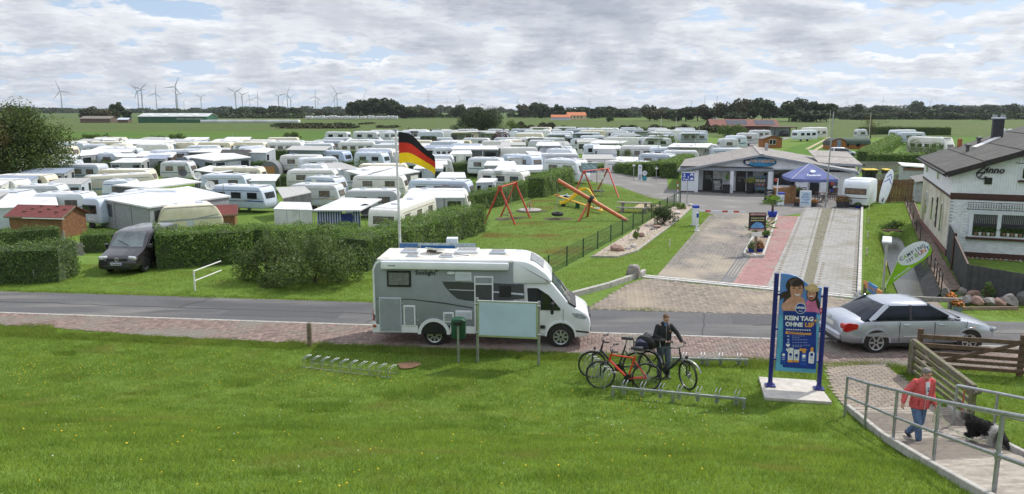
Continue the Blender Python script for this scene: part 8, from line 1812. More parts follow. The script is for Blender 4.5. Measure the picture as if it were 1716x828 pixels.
for z in(.82,.42):e_=G(372,470)-p;MB().tube([(0,0,z),(e_.x,e_.y,z+.02)],.025,6).build('rail',WHITE2,t)
#bicycles and racks
def bicycle(label,pr,pf,frame_m,step=False,basket=False,bag=False,fender=False,steer=0.0,lean=0.0):
 """Bicycle from its rear to its front wheel contact; frame, wheels, fork, bars, saddle, crank."""
 d=pf-pr;d.z=0;k=1.1;t=thing('bicycle',label,'bicycle',pr,math.atan2(d.y,d.x));t.scale=(k,)*3;t.rotation_euler.x=lean;r=.352
 def whl(x,rot=0.0):
  o=MB().lathe([(r-.035,-.018),(r-.01,-.024),(r,0),(r-.01,.024),(r-.035,.018),(r-.035,-.018)],(0,0,0),(0,1,0),30).build('wheel',RUBBER,t,(x,0,r),rot,smooth=50);MB().lathe([(r-.045,-.012),(r-.032,-.012),(r-.032,.012),(r-.045,.012),(r-.045,-.012)],(0,0,0),(0,1,0),30).build('rim',MM('rim_black',(.05,.05,.055),.35),o)
  mb=MB()
  for j in range(20):a=j*2*math.pi/20;mb.bar((0,(-.02 if j%2 else .02),0),((r-.04)*math.cos(a),0,(r-.04)*math.sin(a)),.003,.003)
  mb.tube([(0,-.04,0),(0,.04,0)],.022,8).lathe([(.03,-.002),(.085,-.002),(.085,.002),(.03,.002),(.03,-.002)],(0,.03,0),(0,1,0),16);mb.build('spokes',STEEL,o);return o
 whl(0);whl(1.08,steer)
 bb=Vector((.44,0,.30));st=Vector((.30,0,.80));hd=Vector((.84,0,.86));hb=Vector((.875,0,.72));ra=Vector((0,0,r));fa=Vector((1.08,0,r))
 mb=MB();R_=.021
 if step:mb.tube([hb,Vector((.62,0,.44)),bb],.034,8);mb.tube([hd,hb],.026,8)
 else:mb.tube([hb,bb],.027,8);mb.tube([hd,st],.02,8);mb.tube([hd+(hd-hb)*.15,hb-(hd-hb)*.1],.026,8)
 mb.tube([bb,st+Vector((-.02,0,.06))],R_,8)
 for s in(-.06,.06):mb.tube([bb+Vector((0,s*.4,0)),ra+Vector((0,s,0))],.012,6);mb.tube([st+Vector((0,s*.3,-.06)),ra+Vector((0,s,0))],.010,6)
 mb.build('frame',frame_m,t,smooth=45)
 mb=MB()
 for s in(-.055,.055):mb.tube([hb+Vector((.01,s,-.02)),fa+Vector((0,s,.25)),fa+Vector((0,s,0))],[.018,.02,.014],6)
 mb.build('fork',BLACK,t,smooth=45)
 top=hd+(hd-hb).normalized()*.14;mb=MB().tube([hd,top],.017,6);mb.tube([top+Vector((-.08,-.32,.03)),top+Vector((.05,-.12,.0)),top+Vector((.05,.12,0)),top+Vector((-.08,.32,.03))],.013,6);mb.build('handlebar',BLACK,t)
 for s in(-.30,.30):MB().tube([top+Vector((-.12,s*1.06,.035)),top+Vector((-.0,s*.93,.02))],.019,6).build('grip',BLACK,t)
 sp=st+Vector((-.055,0,.22));MB().tube([st,sp],.014,6).build('seat_post',STEEL,t)
 MB().loft([[sp+Vector((x,w*sy,z))for sy,z in((-1,.0),(-.8,.05),(0,.06),(.8,.05),(1,0),(0,-.01))]for x,w in((-.14,.06),(-.10,.09),(.0,.06),(.10,.022),(.14,.012))]).build('saddle',BLACK,t,smooth=60)
 mb=MB().lathe([(.02,-.03),(.10,-.03),(.10,-.024),(.02,-.024)],bb,(0,-1,0),18).tube([bb+Vector((0,-.06,0)),bb+Vector((.09,-.07,-.14))],.011,5).tube([bb+Vector((0,.06,0)),bb+Vector((-.09,.07,.14))],.011,5).box(bb+Vector((.09,-.12,-.14)),(.09,.09,.02)).box(bb+Vector((-.09,.12,.14)),(.09,.09,.02));mb.tube([bb+Vector((-.02,-.035,.1)),ra+Vector((0,-.035,.04))],.006,4).tube([bb+Vector((-.02,-.035,-.1)),ra+Vector((0,-.035,-.04))],.006,4);mb.build('crank',BLACK,t)
 MB().tube([bb+Vector((-.08,-.07,-.02)),Vector((.30,-.20,.02))],.012,5).build('kickstand',BLACK,t)
 if fender:
  for x,a0,a1 in((0,20,190),(1.08,20,150)):
   ar=[(x+(r+.025)*math.cos(R(q)),0,r+(r+.025)*math.sin(R(q)))for q in np.linspace(a0,a1,12)];MB().loft([[(p[0],-.028,p[2]),(p[0],.028,p[2]),(p[0]*1.0,.028,p[2]+.008),(p[0],-.028,p[2]+.008)]for p in ar]).build('mudguard',MM('mudguard_grey',(.22,.23,.24),.4),t)
  mb=MB()
  for s in(-.06,.06):mb.tube([(.2,s,.77),(-.25,s,.77)],.008,5).tube([(-.2,s,.77),(0,s,r)],.007,5)
  for x in(-.2,-.05,.1):mb.tube([(x,-.06,.77),(x,.06,.77)],.006,4)
  mb.build('carrier',BLACK,t);MB().lathe([(.001,0),(.035,.0),(.045,.05),(.001,.05)],(1.0,0,.78),(1,0,0),10).build('front_lamp',BLACK,t)
 if basket:
  mb=MB()
  for z in(.80,.90,1.0):mb.tube([(-.30,-.17,z),(.08,-.17,z),(.08,.17,z),(-.30,.17,z)],.007,4,closed=True)
  for k in range(9):x=-.30+.38*k/8;mb.bar((x,-.17,.79),(x,-.17,1.0),.005,.005).bar((x,.17,.79),(x,.17,1.0),.005,.005)
  for k in range(7):y=-.17+.34*k/6;mb.bar((-.30,y,.79),(-.30,y,1.0),.005,.005).bar((.08,y,.79),(.08,y,1.0),.005,.005).bar((-.30,y,.79),(.08,y,.79),.005,.005)
  mb.build('basket',BLACK,t)
 return t
REDB=MM('bike_red',(.62,.035,.015),.3,.05,coat=.5);BLKB=MM('bike_black',(.025,.027,.03),.35)
bk_black=bicycle('black city bicycle with rear basket behind the red one',on(1066,636),on(996,634),BLKB,True,True,fender=True)
bk_red=bicycle('red mountain bicycle with its front wheel in the rack',on(1083,656),on(1009,652),REDB)
bk_man=bicycle('black low-step bicycle held by the man in the black jacket',on(1089,634),on(1139,649),BLKB,True,fender=True,steer=-.35)
p=bk_black.location;t=thing('blue_bag','dark blue bag lying in the bicycle basket','bag',p,bk_black.rotation_euler.z);sc=bk_black.scale.x;MB().prism(fillet([(-.27,.80),(.05,.80),(.04,.95),(-.08,1.03),(-.24,.97)],.05,3),-.15,.15,.05).build('bag_body',MM('bag_navy',(.02,.022,.06),.8),t,smooth=40);t.scale=(sc,)*3
p=bk_man.location;t=thing('carrier_bag','bulky black bag on the carrier of the low-step bicycle','bag',p,bk_man.rotation_euler.z);sc=bk_man.scale.x;MB().prism(fillet([(-.34,.79),(.16,.79),(.19,1.0),(.02,1.12),(-.26,1.08),(-.37,.95)],.08,3),-.17,.17,.06).build('bag_body',BLACK,t,smooth=40);MB().tube([(-.2,-.05,1.08),(-.1,-.05,1.16),(.02,-.05,1.10)],.012,5).build('strap',BLACK,t);t.scale=(sc,)*3
def hoop(mb,c,d,w,h,r=.013):n=Vector((-d.y,d.x,0));mb.tube([c-n*w/2,c-n*w/2+Vector((0,0,h*.75)),c-n*w*.36+Vector((0,0,h)),c+n*w*.36+Vector((0,0,h)),c+n*w/2+Vector((0,0,h*.75)),c+n*w/2],r,6)
a,b=on(513,613),on(660,631);d=(b-a);dn=d.normalized();t=thing('bicycle_rack','long empty hoop rack lying in the lawn left of the motorhome','bicycle rack',a)
for k in range(10):
 for e in(0,.07):
  c=d*(k/9.3)+dn*e;mb=MB();g=Vector((a.x+c.x,a.y+c.y,0));c.z=zg(g.x,g.y)-a.z;n=Vector((-dn.y,dn.x,0));mb.tube([c-n*.18,c-n*.16+Vector((0,0,.26)),c-n*.08+Vector((0,0,.31))+dn*.05,c+n*.10+Vector((0,0,.31))+dn*.06,c+n*.18+Vector((0,0,.02))+dn*.04],.009,6);mb.build('hoop',STEEL,t)
for s in(-.18,.18):n=Vector((-dn.y,dn.x,0))*s;MB().tube([n+Vector((0,0,.03)),d+n+Vector((0,0,.03+b.z-a.z))],.008,6).build('base_rail',STEEL,t)
a,b=on(989,622),on(1026,654);d=b-a;dn=d.normalized();t=thing('bicycle_rack','short hoop rack holding the red and the black bicycle','bicycle rack',a);n=Vector((-dn.y,dn.x,0))
for k in range(8):c=d*(k/7);MB().tube([c-n*.25,c-n*.12+Vector((0,0,.42)),c-n*.04+Vector((0,0,.5)),c+n*.10+Vector((0,0,.48)),c+n*.16+Vector((0,0,.4)),c+n*.28],.014,6).build('hoop',ALU,t)
MB().tube([n*.03+Vector((0,0,.46)),d+n*.03+Vector((0,0,.46))],.012,6).build('top_rail',ALU,t)
def lowrack(label,a,b,n,h,hp,ends=True):
 d=b-a;dn=d.normalized();nn=Vector((-dn.y,dn.x,0));t=thing('bicycle_rack',label,'bicycle rack',a);MB().bar(Vector((0,0,h)),d+Vector((0,0,h)),.06,.06).build('beam',STEEL,t)
 for f in(0,.47,1):MB().box(d*f+Vector((0,0,h/2)),(.08,.08,h+.06),rz=math.atan2(d.y,d.x)).build('post',STEEL,t)
 for k in range(n):
  c=d*((k+.6)/n)+Vector((0,0,h));mb=MB()
  for e in(-.045,.045):mb.tube([c+dn*e-nn*.02+Vector((0,0,-h*.6)),c+dn*e+nn*.06+Vector((0,0,hp*.6)),c+dn*(e+.04)+nn*.16+Vector((0,0,hp)),c+dn*(e+.04)+nn*.22+Vector((0,0,hp*.5))],.010,5)
  mb.box(c+nn*.03+Vector((0,0,-.06)),(.09,.02,.22),rz=math.atan2(d.y,d.x));mb.build('wheel_holder',STEEL,t)
lowrack('long low beam rack in front of the three bicycles',on(1027,664),on(1246,685),7,.24,.17);lowrack('low beam rack at the paving edge right of the man',on(1128,612),on(1250,614.5),4,.20,.14)
#sunscreen sign
a,b=on(1290,652),on(1371.5,657.5);d=b-a;F8=Face(a,math.atan2(d.y,d.x));L=d.length
SLAB=[on(1271,636),on(1366,642),on(1394,679),on(1281,671)]
o=MB().prism([(p.x-a.x,p.y-a.y)for p in SLAB],-.06,.085,.012,f=lambda x,y,t:(x,y,t)).build('concrete_slab',MM('pale_slab',(.50,.47,.42),.85,.1,4,bump=.2),None,a);tag(o,'pale concrete slab carrying the sunscreen advertising sign','slab')
ad=thing('advertising_sign','tall blue sunscreen advertising panel between two navy posts','advertising sign',a,F8.rz)
hl,hr=px_h(a,458),px_h(b,481)
for x,h in((0,hl),(L,hr)):MB().tube([(x,0,.08),(x,0,h)],.058,14).build('post',NAVY,ad,smooth=40);q=MB().box((x,0,.11),(.26,.26,.03),ch=.008).build('foot_plate',NAVY,ad);MB().lathe([(.10,.12),(.06,.2)],(x,0,0),n=12).build('collar',NAVY,q)
z0=F8.xz(1335,623)[1];zl,zr=F8.xz(1307,459)[1],F8.xz(1381,484)[1];x0,x1=.10,L-.10
top=[(x0+(x1-x0)*k/14,zl+.02-(zl-zr)*(1/(1+math.exp(-(k/14-.55)*9))))for k in range(15)]
SKYB=MM('ad_sky_blue',(.11,.25,.58),.35,.06,1.5);DEEP=MM('ad_deep_blue',(.008,.035,.25),.35);SKIN=mat('ad_skin',(.50,.26,.17),.6,.08,5);HAIRD=MM('ad_dark_hair',(.030,.018,.014),.6);PINK=MM('ad_pink',(.58,.16,.33),.6);AQUA=MM('ad_water',(.12,.42,.62),.35,.15,2)
pn=MB().prism([(x0,z0)]+[(x1,z0)]+top[::-1],-.025,.025,.006).build('panel',SKYB,ad)
for x,m in((0.05,BLACK),(L-.05,BLACK)):
 for z in(z0+.3,(z0+zr)/2,zr-.2):MB().box((x,0,z),(.14,.05,.04)).build('bracket',NAVY,ad)
FR=-.028
def lay(pts,m,name,lev,parent=pn):return MB().prism(pts,FR-.0025*lev-.002,FR-.0025*(lev-1)+.002).build(name,m,parent)
def X_(px,py):return F8.xz(px,py)
def ell(cx,cy,rx,ry,n=20,tilt=0.0):c=X_(cx,cy);k=L/81.5;return[(c[0]+k*(rx*math.cos(q)*math.cos(tilt)-ry*math.sin(q)*math.sin(tilt)),c[1]+k*1.03*(rx*math.cos(q)*math.sin(tilt)+ry*math.sin(q)*math.cos(tilt)))for q in np.linspace(0,2*math.pi,n+1)[:-1]]
def poly(*pp):return[X_(*q)for q in pp]
lay([(x0+.01,z0+.01),(x1-.01,z0+.01),(x1-.01,X_(1376,528)[1]),(x0+.01,X_(1306,528)[1])],AQUA,'water',1)
lay(poly((1309,512),(1316,499),(1324,492),(1334,492),(1347,500),(1352,522),(1312,522)),MM('ad_blush',(.55,.30,.22),.6),'shoulder',2)
lay(ell(1332,478,15,14),HAIRD,'hair',3);lay(poly((1322,486),(1309,490),(1306,502),(1314,498),(1312,508),(1320,500),(1326,496)),HAIRD,'hair_strand',3)
lay(ell(1334.5,485,10.5,14,tilt=.1),SKIN,'face',4);lay(poly((1327,502),(1341,500),(1343,510),(1328,511)),SKIN,'neck',3)
lay(ell(1333,474,11.5,5.5),HAIRD,'fringe',5);lay(ell(1336,493,4.2,1.7),WHITE,'smile',6);lay(ell(1336,491.6,4.2,.9),SKIN,'lip',7);lay(ell(1329.5,490,3.2,2.4),MM('ad_cheek',(.54,.26,.19),.6),'cheek',5);lay(poly((1344,478),(1346,488),(1341,498),(1343.5,486)),MM('ad_skin_shade',(.40,.19,.12),.6),'face_side',5);lay(poly((1322,470),(1331,466),(1341,467),(1331,470),(1324,478)),MM('ad_hair_sheen',(.085,.055,.045),.6),'hair_sheen',6);lay(poly((1335,483),(1337,483),(1338,489),(1334.5,489)),MM('ad_skin_shade',(.40,.19,.12),.6),'nose',5)
for cx in(1330,1340):lay(ell(cx,482.6,2.0,.9),BLACK,'eye',5);lay(ell(cx,479.8,3.0,.6),HAIRD,'eyebrow',5)
lay(poly((1350,505),(1356,499),(1366,500),(1374,512),(1373,524),(1350,522)),PINK,'pink_shirt',3)
lay(ell(1361,492,9.5,13),HAIRD,'hair',4);lay(poly((1368,494),(1374,508),(1373,520),(1369,514),(1366,502)),HAIRD,'hair_strand',4);lay(ell(1359.5,492.5,7.0,9.5),SKIN,'face',5)
lay(ell(1360,483.5,12.5,4.6,tilt=-.12),MM('ad_straw',(.55,.38,.19),.7),'hat_brim',6);lay(ell(1361,480,8.2,5.2),MM('ad_straw2',(.62,.45,.24),.7),'hat_crown',7)
lay(ell(1359,497.5,3.4,2.8),MM('ad_mouth',(.30,.03,.03),.6),'mouth',6);lay(ell(1359,496,3.0,.9),WHITE,'teeth',7)
for cx in(1356.5,1363):lay(ell(cx,491,1.4,.7),BLACK,'eye',6)
tp=poly((1307,617),(1373,621),(1376,523),(1314,518));lay([(tp[0][0]+.06,tp[0][1]+.05),(tp[1][0]-.10,tp[0][1]+.05),(tp[2][0]-.12,tp[2][1]),(tp[3][0]-.02,tp[2][1])],DEEP,'text_panel',8)
lay(ell(1341,516,9,9.5),WHITE,'badge_rim',9);lay(ell(1341,516,8,8.6),DEEP,'badge',10)
def adtext(body,px,py,size,m,lev=11,bold=.004,**kw):x,z=X_(px,py);return lettering(body,size,m,pn,face_m((x,FR-.0025*lev,z)),bold=bold,depth=.002,**kw)
adtext('NIVEA',1341,515,.075,WHITE);adtext('SUN',1341,520.5,.045,WHITE,bold=.001)
AO=MM('ad_orange',(.72,.34,.06),.5);AW=MM('ad_white',(.78,.79,.80),.5)
adtext('KEIN TAG',1338.5,533,.155,AW,bold=.007);adtext('OHNE',1330,543,.15,AW,bold=.007);adtext('LSF',1355.5,544,.15,AO,bold=.007)
lay([(p[0],p[1])for p in ell(1366,536.5,2.0,2.0)],AO,'sun_icon',9)
for k in range(8):c=X_(1366,536.5);q=k*math.pi/4;MB().bar((c[0]+.055*math.cos(q),FR-.025,c[1]+.055*math.sin(q)),(c[0]+.10*math.cos(q),FR-.025,c[1]+.10*math.sin(q)),.004,.014).build('sun_ray',AO,pn)
def dash(px0,px1,py,hpx,m,lev=9):p,q=X_(px0,py),X_(px1,py);h=hpx*L/81.5;lay([(p[0],p[1]-h/2),(q[0],p[1]-h/2),(q[0],p[1]+h/2),(p[0],p[1]+h/2)],m,'print_line',lev)
for k in range(11):dash(1317+k*3.8,1319.6+k*3.8,551.0+k*.15,1.8,AW)
dash(1316,1359,556.5,4.2,AO)
for k in range(9):dash(1320+k*4.2,1323+k*4.2,556.7,1.3,DEEP,10)
for r_,(py,n)in enumerate(((562,5),(565,3),(568.5,6),(573,6),(577.5,7),(580,4),(585,6),(587.5,3))):
 for k in range(n):dash(1327+k*4.4,1330.2+k*4.4,py,.8,MM('ad_print_pale',(.34,.42,.66),.5))
for py in(577.5,585.5):c=X_(1320,py);k=.055;lay([(c[0],c[1]-k),(c[0]+k,c[1]+k*.2),(c[0]+k*.6,c[1]+k*.8),(c[0],c[1]+k*.35),(c[0]-k*.6,c[1]+k*.8),(c[0]-k,c[1]+k*.2)],AW,'heart',9)
for py in(562.5,568.5,573):lay(ell(1320.5,py,2,1.6),MM('ad_print_pale',(.34,.42,.66),.5),'bullet',9)
def bottle(px,y0,y1,w,m,capm,box=False,label=WHITE,nm='bottle_picture'):
 kx=L/81.5;c=X_(px,y1);zt=X_(px,y0)[1];h=zt-c[1];W=w*kx/2
 o=lay(fillet([(c[0]-W,c[1]),(c[0]+W,c[1]),(c[0]+W,c[1]+h*(1 if box else .74)),(c[0]-W,c[1]+h*(1 if box else .74))],0 if box else[.02,.02,.06,.06],3),m,nm,9)
 if box:lay([(c[0]-W,c[1]),(c[0]+W,c[1]),(c[0]+W,c[1]+h*.16),(c[0]-W,c[1]+h*.16)],AO,'pack_band',10)
 else:lay([(c[0]-W*.5,c[1]+h*.74),(c[0]+W*.5,c[1]+h*.74),(c[0]+W*.45,zt),(c[0]-W*.45,zt)],capm,'bottle_cap',10)
 lay([(c[0]+W*.6*math.cos(q),c[1]+h*.55+W*.6*math.sin(q))for q in np.linspace(0,6.28,15)[:-1]],DEEP if m is not DEEP and not(m is MT['ad_bottle_blue'])else AW,'pack_badge',11)
 for j in range(2):lay([(c[0]-W*.6,c[1]+h*(.28+.1*j)),(c[0]+W*.6,c[1]+h*(.28+.1*j)),(c[0]+W*.6,c[1]+h*(.32+.1*j)),(c[0]-W*.6,c[1]+h*(.32+.1*j))],MT['ad_print_pale'],'pack_print',11)
ABB=MM('ad_bottle_blue',(.015,.07,.36),.35)
bottle(1311.5,580,610,8.5,ABB,ABB);bottle(1323.5,582,606,8.5,AW,AW,True);bottle(1333.5,585,606,9,AW,AW,True);bottle(1345.5,583,611,10.5,ABB,AO);bottle(1358.5,581,608,9,AW,AO)
c=X_(1345.5,586);lay([(c[0]-.10,c[1]-.02),(c[0]+.06,c[1]-.03),(c[0]+.08,c[1]+.03),(c[0]-.09,c[1]+.05)],AO,'spray_head',11)
dash(1309,1364,617,.7,AQUA)
#railings, fences
def rail_run(label,pts,tops,mids=(.52,),r=.030,ext=None,name='railing'):
 base=pts[0];t=thing(name,label,'railing',base);P=[p-base for p in pts]
 for p,h in zip(P,tops):MB().tube([p+Vector((0,0,-.15)),p+Vector((0,0,h))],r,10).build('post',STEEL,t,smooth=40);MB().lathe([(r*1.35,h*.52-.05),(r*1.35,h*.52+.05)],p,n=10).build('clamp',STEEL,t)
 for f,nm in((1.0,'top_rail'),)+tuple((m,'mid_rail')for m in mids):
  q=[p+Vector((0,0,h*f))for p,h in zip(P,tops)];MB().tube(q,r*(1.1 if f==1 else .95),10).build(nm,STEEL,t,smooth=40)
 return t
gp=[on(1415,699),on(1449,717),on(1495.6,746),on(1563,783),on(1664,838)];tp=[px_h(gp[0],632),px_h(gp[1],643),px_h(gp[2],654.5),px_h(gp[3],672),px_h(gp[4],693)]
e=gp[4]+(gp[4]-gp[3])*1.0;e.z=zg(e.x,e.y);gp.append(e);tp.append(tp[-1]*1.0);e=gp[5]+(gp[4]-gp[3])*.9;e.z=zg(e.x,e.y);gp.append(e);tp.append(tp[-1])
rail_run('near galvanised railing along the left side of the ramp',gp,tp)
gq=[on(1597,714),on(1664,731),on(1745,752),on(1850,780)];tq=[px_h(gq[0],646),px_h(gq[1],659)];tq+=[tq[1],tq[1]]
rail_run('far galvanised railing on the right side of the ramp',gq,tq)
MOSS=overlay(mat('mossy_timber',(.175,.155,.115),.9,.2,10,bump=.4),(.13,.14,.045),.45,.65,4,6)
a,b=on(1526,627),on(1627,706);d=b-a;t=thing('mossy_fence','mossy timber fence sloping down beside the walking woman','fence',a);h0,h1=px_h(a,572),px_h(b,650)
for f,w in((1.0,.15),(.76,.10),(.55,.10),(.34,.10),(.15,.10)):MB().bar(Vector((0,0,h0*f)),d+Vector((0,0,h1*f)),.07 if f<1 else .12,w,ch=.012).build('rail',MOSS,t)
for f in(0,.04,1.0):q=d*f;MB().box(q+Vector((0,.04,(h0+(h1-h0)*f)/2-.05)),(.13,.13,(h0+(h1-h0)*f)+.12),ch=.015).build('post',MOSS,t)
MB().tube([d+Vector((-.04,-.05,h1*.9)),d+Vector((.12,-.02,h1*.9))],.06,10).build('log_end',MOSS,t)
p=on(1610,706);o=MB().tube([(0,0,0),(.01,0,px_h(p,654))],.016,6).build('red_stake',MM('rust_red',(.38,.08,.03),.6),None,p);tag(o,'thin rusty red stake beside the far railing','stake')
a,b=G(1534,619),G(1716,633);d=b-a;t=thing('timber_gate','brown five-bar timber gate in front of the silver car','gate',a,math.atan2(d.y,d.x));L=d.length+2.2;GB=mat('brown_gate_timber',(.135,.085,.055),.8,.2,6,bump=.25,island=.1)
for z in(.97,.72,.50,.33,.16):MB().box((L/2+.05,0,z),(L,.05,.12 if z>.6 else .10),ch=.008).build('rail',GB,t)
for x in(.06,L*.53):MB().box((x,.06,.58),(.14,.12,1.2),ch=.02).build('post',GB,t)
MB().bar((L*.06,-.035,.2),(L*.50,-.035,.93),.03,.09).build('brace',GB,t);MB().bar((L*.56,-.035,.93),(L*.95,-.035,.2),.03,.09).build('brace',GB,t)
#people and dog
def remesh(mb,name,m,parent,vox=.011,smooth=3,kind=None):
 me=bpy.data.meshes.new(name);me.from_pydata(mb.v,[],mb.f);o=bpy.data.objects.new(name,me);COL.objects.link(o)
 r=o.modifiers.new('r','REMESH');r.mode='VOXEL';r.voxel_size=vox;s=o.modifiers.new('s','SMOOTH');s.iterations=smooth;s.factor=.5
 me2=bpy.data.meshes.new_from_object(o.evaluated_get(bpy.context.evaluated_depsgraph_get()));bpy.data.objects.remove(o);bpy.data.meshes.remove(me)
 me2.name=name;me2.materials.append(m);me2.polygons.foreach_set('use_smooth',[True]*len(me2.polygons));q=bpy.data.objects.new(name,me2);COL.objects.link(q);q.parent=parent;return q
def blob(mb,c,rx,ry,rz,q=None,n=10):
 c=Vector(c);V=[];F=[]
 for i in range(n+1):
  th=math.pi*i/n
  for j in range(n*2):ph=math.pi*j/n;v=Vector((rx*math.sin(th)*math.cos(ph),ry*math.sin(th)*math.sin(ph),rz*math.cos(th)));V.append(c+(q@v if q else v))
 for i in range(n):
  for j in range(n*2):F.append((i*2*n+j,i*2*n+(j+1)%(2*n),(i+1)*2*n+(j+1)%(2*n),(i+1)*2*n+j))
 mb.add(V,F)
def torso(mb,secs):mb.loft([[(cx+rx*math.cos(a),cy+ry*math.sin(a),z)for a in np.linspace(0,2*math.pi,19)[:-1]]for cx,cy,z,rx,ry in secs])
def limb(mb,pts,rad):
 P=[Vector(p)for p in pts];out=[];rr=[]
 for i in range(len(P)-1):
  for k in range(5):f=k/5;out.append(P[i].lerp(P[i+1],f));rr.append(rad[i]+(rad[i+1]-rad[i])*f)
 out.append(P[-1]);rr.append(rad[-1]);mb.tube(out,rr,12)
 for p,r in zip(P,rad):blob(mb,p,r,r,r,None,6)
def hand(mb,w,d,n,s,curl=.6):
 """Palm with five bent fingers: w wrist, d pointing along the hand, n palm normal, s towards the thumb."""
 w,d,n,s=Vector(w),Vector(d).normalized(),Vector(n).normalized(),Vector(s).normalized()
 q=Matrix((s,n,d)).transposed();blob(mb,w+d*.045,.040,.017,.055,q,6)
 for k in range(4):
  b=w+d*.085+s*(.03-k*.02);l=(.068,.078,.072,.056)[k];e=(d*math.cos(curl)+n*math.sin(curl));g=(d*math.cos(curl*2.1)+n*math.sin(curl*2.1));mb.tube([b-d*.02,b,b+e*l*.5,b+e*l*.5+g*l*.5],[.0105,.0105,.0095,.008],6)
 b=w+d*.03+s*.035;mb.tube([b-s*.015,b+s*.02+d*.02,b+s*.022+d*.05+n*.018],[.012,.011,.009],6)
SK=mat('skin',(.52,.30,.22),.55,.06,9,spec=.35)
def head(mb,c,q,s=1.0):
 def P(x,y,z):return Vector(c)+q@(Vector((x,y,z))*s)
 blob(mb,P(0,.01,.02),.074*s,.092*s,.098*s,q);blob(mb,P(0,-.02,-.055),.058*s,.066*s,.062*s,q);blob(mb,P(0,-.052,-.088),.03*s,.026*s,.024*s,q)
 mb.tube([P(0,-.082,.018),P(0,-.100,-.012),P(0,-.112,-.030)],[.008*s,.012*s,.014*s],6);blob(mb,P(0,-.08,-.062),.024*s,.012*s,.010*s,q,6)
 for e in(-1,1):blob(mb,P(e*.076,.012,-.01),.010*s,.020*s,.032*s,q,6);blob(mb,P(e*.032,-.072,.024),.022*s,.014*s,.008*s,q,5)
 return P
def face(P,parent,q,lipm):
 for e in(-1,1):m=MB();blob(m,P(e*.031,-.080,.008),.011,.006,.006,q,5);m.build('eye',BLACK,parent)
 m=MB();blob(m,P(0,-.088,-.058),.022,.007,.005,q,5);m.build('mouth',lipm,parent)
LIP=MM('lips',(.36,.13,.11),.5)
def shoe(mb,a,d,l=.26):
 a,d=Vector(a),Vector(d).normalized();n=Vector((-d.y,d.x,0)).normalized()
 mb.loft([[a+d*x+n*(w*math.cos(t))+Vector((0,0,max(0,h*(.5+.5*math.sin(t)))))for t in np.linspace(0,2*math.pi,11)[:-1]]for x,w,h in((-.075,.025,.06),(-.06,.036,.09),(0,.042,.10),(.06,.046,.075),(.13,.046,.055),(.175,.034,.045),(.19,.015,.03))])
 #woman in the red fleece
gw=on(1541,743);wo=thing('person','woman in red fleece and jeans walking up the ramp','person',gw,.10);wo.scale=(.99,)*3
back=zg(gw.x+.05,gw.y+.5)-gw.z
J=dict(hipl=(-.09,.14,.84),kneel=(-.085,-.005,.47),footl=(-.03,.0,.075),hipr=(.09,.15,.84),kneer=(.085,.16,.44+back*.3),footr=(.045,.50,.13+back),shl=(-.175,.06,1.35),ell=(-.335,.12,1.12),hal=(-.43,.04,.915),shr=(.175,.06,1.35),elr=(.245,.12,1.08),har=(.245,-.02,.865))
hq=Matrix.Rotation(.30,3,'Z')@Matrix.Rotation(.16,3,'X');hc=(.015,.0,1.545)
mb=MB();P=head(mb,hc,hq);limb(mb,[(0,.06,1.36),(.01,.02,1.47)],[.056,.052])
torso(mb,[(0,.14,.80,.15,.10),(0,.13,.95,.145,.10),(0,.10,1.1,.14,.10),(0,.07,1.25,.155,.105),(0,.06,1.36,.13,.08),(0,.055,1.42,.06,.055)])
for s in 'lr':limb(mb,[J['sh'+s],J['el'+s],J['ha'+s]],[.05,.04,.028]);limb(mb,[J['hip'+s],J['knee'+s],J['foot'+s]],[.085,.058,.042])
hand(mb,J['hal'],(-.35,-.3,-.85),(.6,-.5,.2),(.3,-.9,.1),.35);hand(mb,J['har'],(.0,-.55,-.8),(-.9,-.1,.2),(-.2,-.8,.5),.95)
body=remesh(mb,'body',SK,wo,.010,2);face(P,body,hq,LIP)
FLE=mat('red_fleece',(.66,.125,.125),.95,.14,22,bump=.5,bscale=70,spec=.15)
mb=MB();torso(mb,[(0,.13,.76,.205,.155),(0,.13,.80,.215,.165),(0,.12,.92,.215,.165),(0,.10,1.06,.205,.155),(0,.075,1.2,.205,.150),(0,.06,1.31,.195,.125),(0,.055,1.38,.125,.095),(0,.05,1.43,.085,.080)])
for s in 'lr':limb(mb,[J['sh'+s],J['el'+s],tuple(Vector(J['el'+s]).lerp(Vector(J['ha'+s]),.93))],[.082,.066,.048])
jk=remesh(mb,'fleece_jacket',FLE,wo,.013,3)
for sg in(-1,1):MB().tube([(sg*.028,-.075,1.40),(sg*.034,-.09,1.30),(sg*.018,-.088,1.12)],[.012,.012,.008],6).build('zip_edge',MM('pale_zip',(.62,.50,.52),.6),jk)
MB().loft([[(-.045+.09*k/4,-.072-.016*math.sin(math.pi*k/4),1.40)for k in range(5)],[(-.050+.10*k/4,-.088-.018*math.sin(math.pi*k/4),1.30)for k in range(5)],[(-.024+.048*k/4,-.090-.010*math.sin(math.pi*k/4),1.12)for k in range(5)]],cap=False,closed=False).build('white_shirt',WHITE,wo,smooth=60)
mb=MB();blob(mb,(.0,-.112,1.27),.018,.006,.018,None,5);blob(mb,(.004,-.110,1.21),.016,.006,.026,None,5);mb.build('shirt_print',NAVY,wo)
for sg in(-1,1):MB().box((sg*.13,-.035,.93),(.012,.02,.12),rz=-sg*.5).build('pocket_zip',MM('fleece_seam',(.30,.03,.03),.7),jk)
MB().tube([(0,-.092,1.12),(0,-.058,.95),(0,-.045,.77)],.006,5).build('zip',MM('pale_zip',(.62,.50,.52),.6),jk)
JEAN=mat('blue_denim',(.095,.165,.285),.85,.18,14,bump=.2)
mb=MB();torso(mb,[(0,.14,.74,.165,.125),(0,.14,.84,.165,.12),(0,.13,.93,.15,.11)])
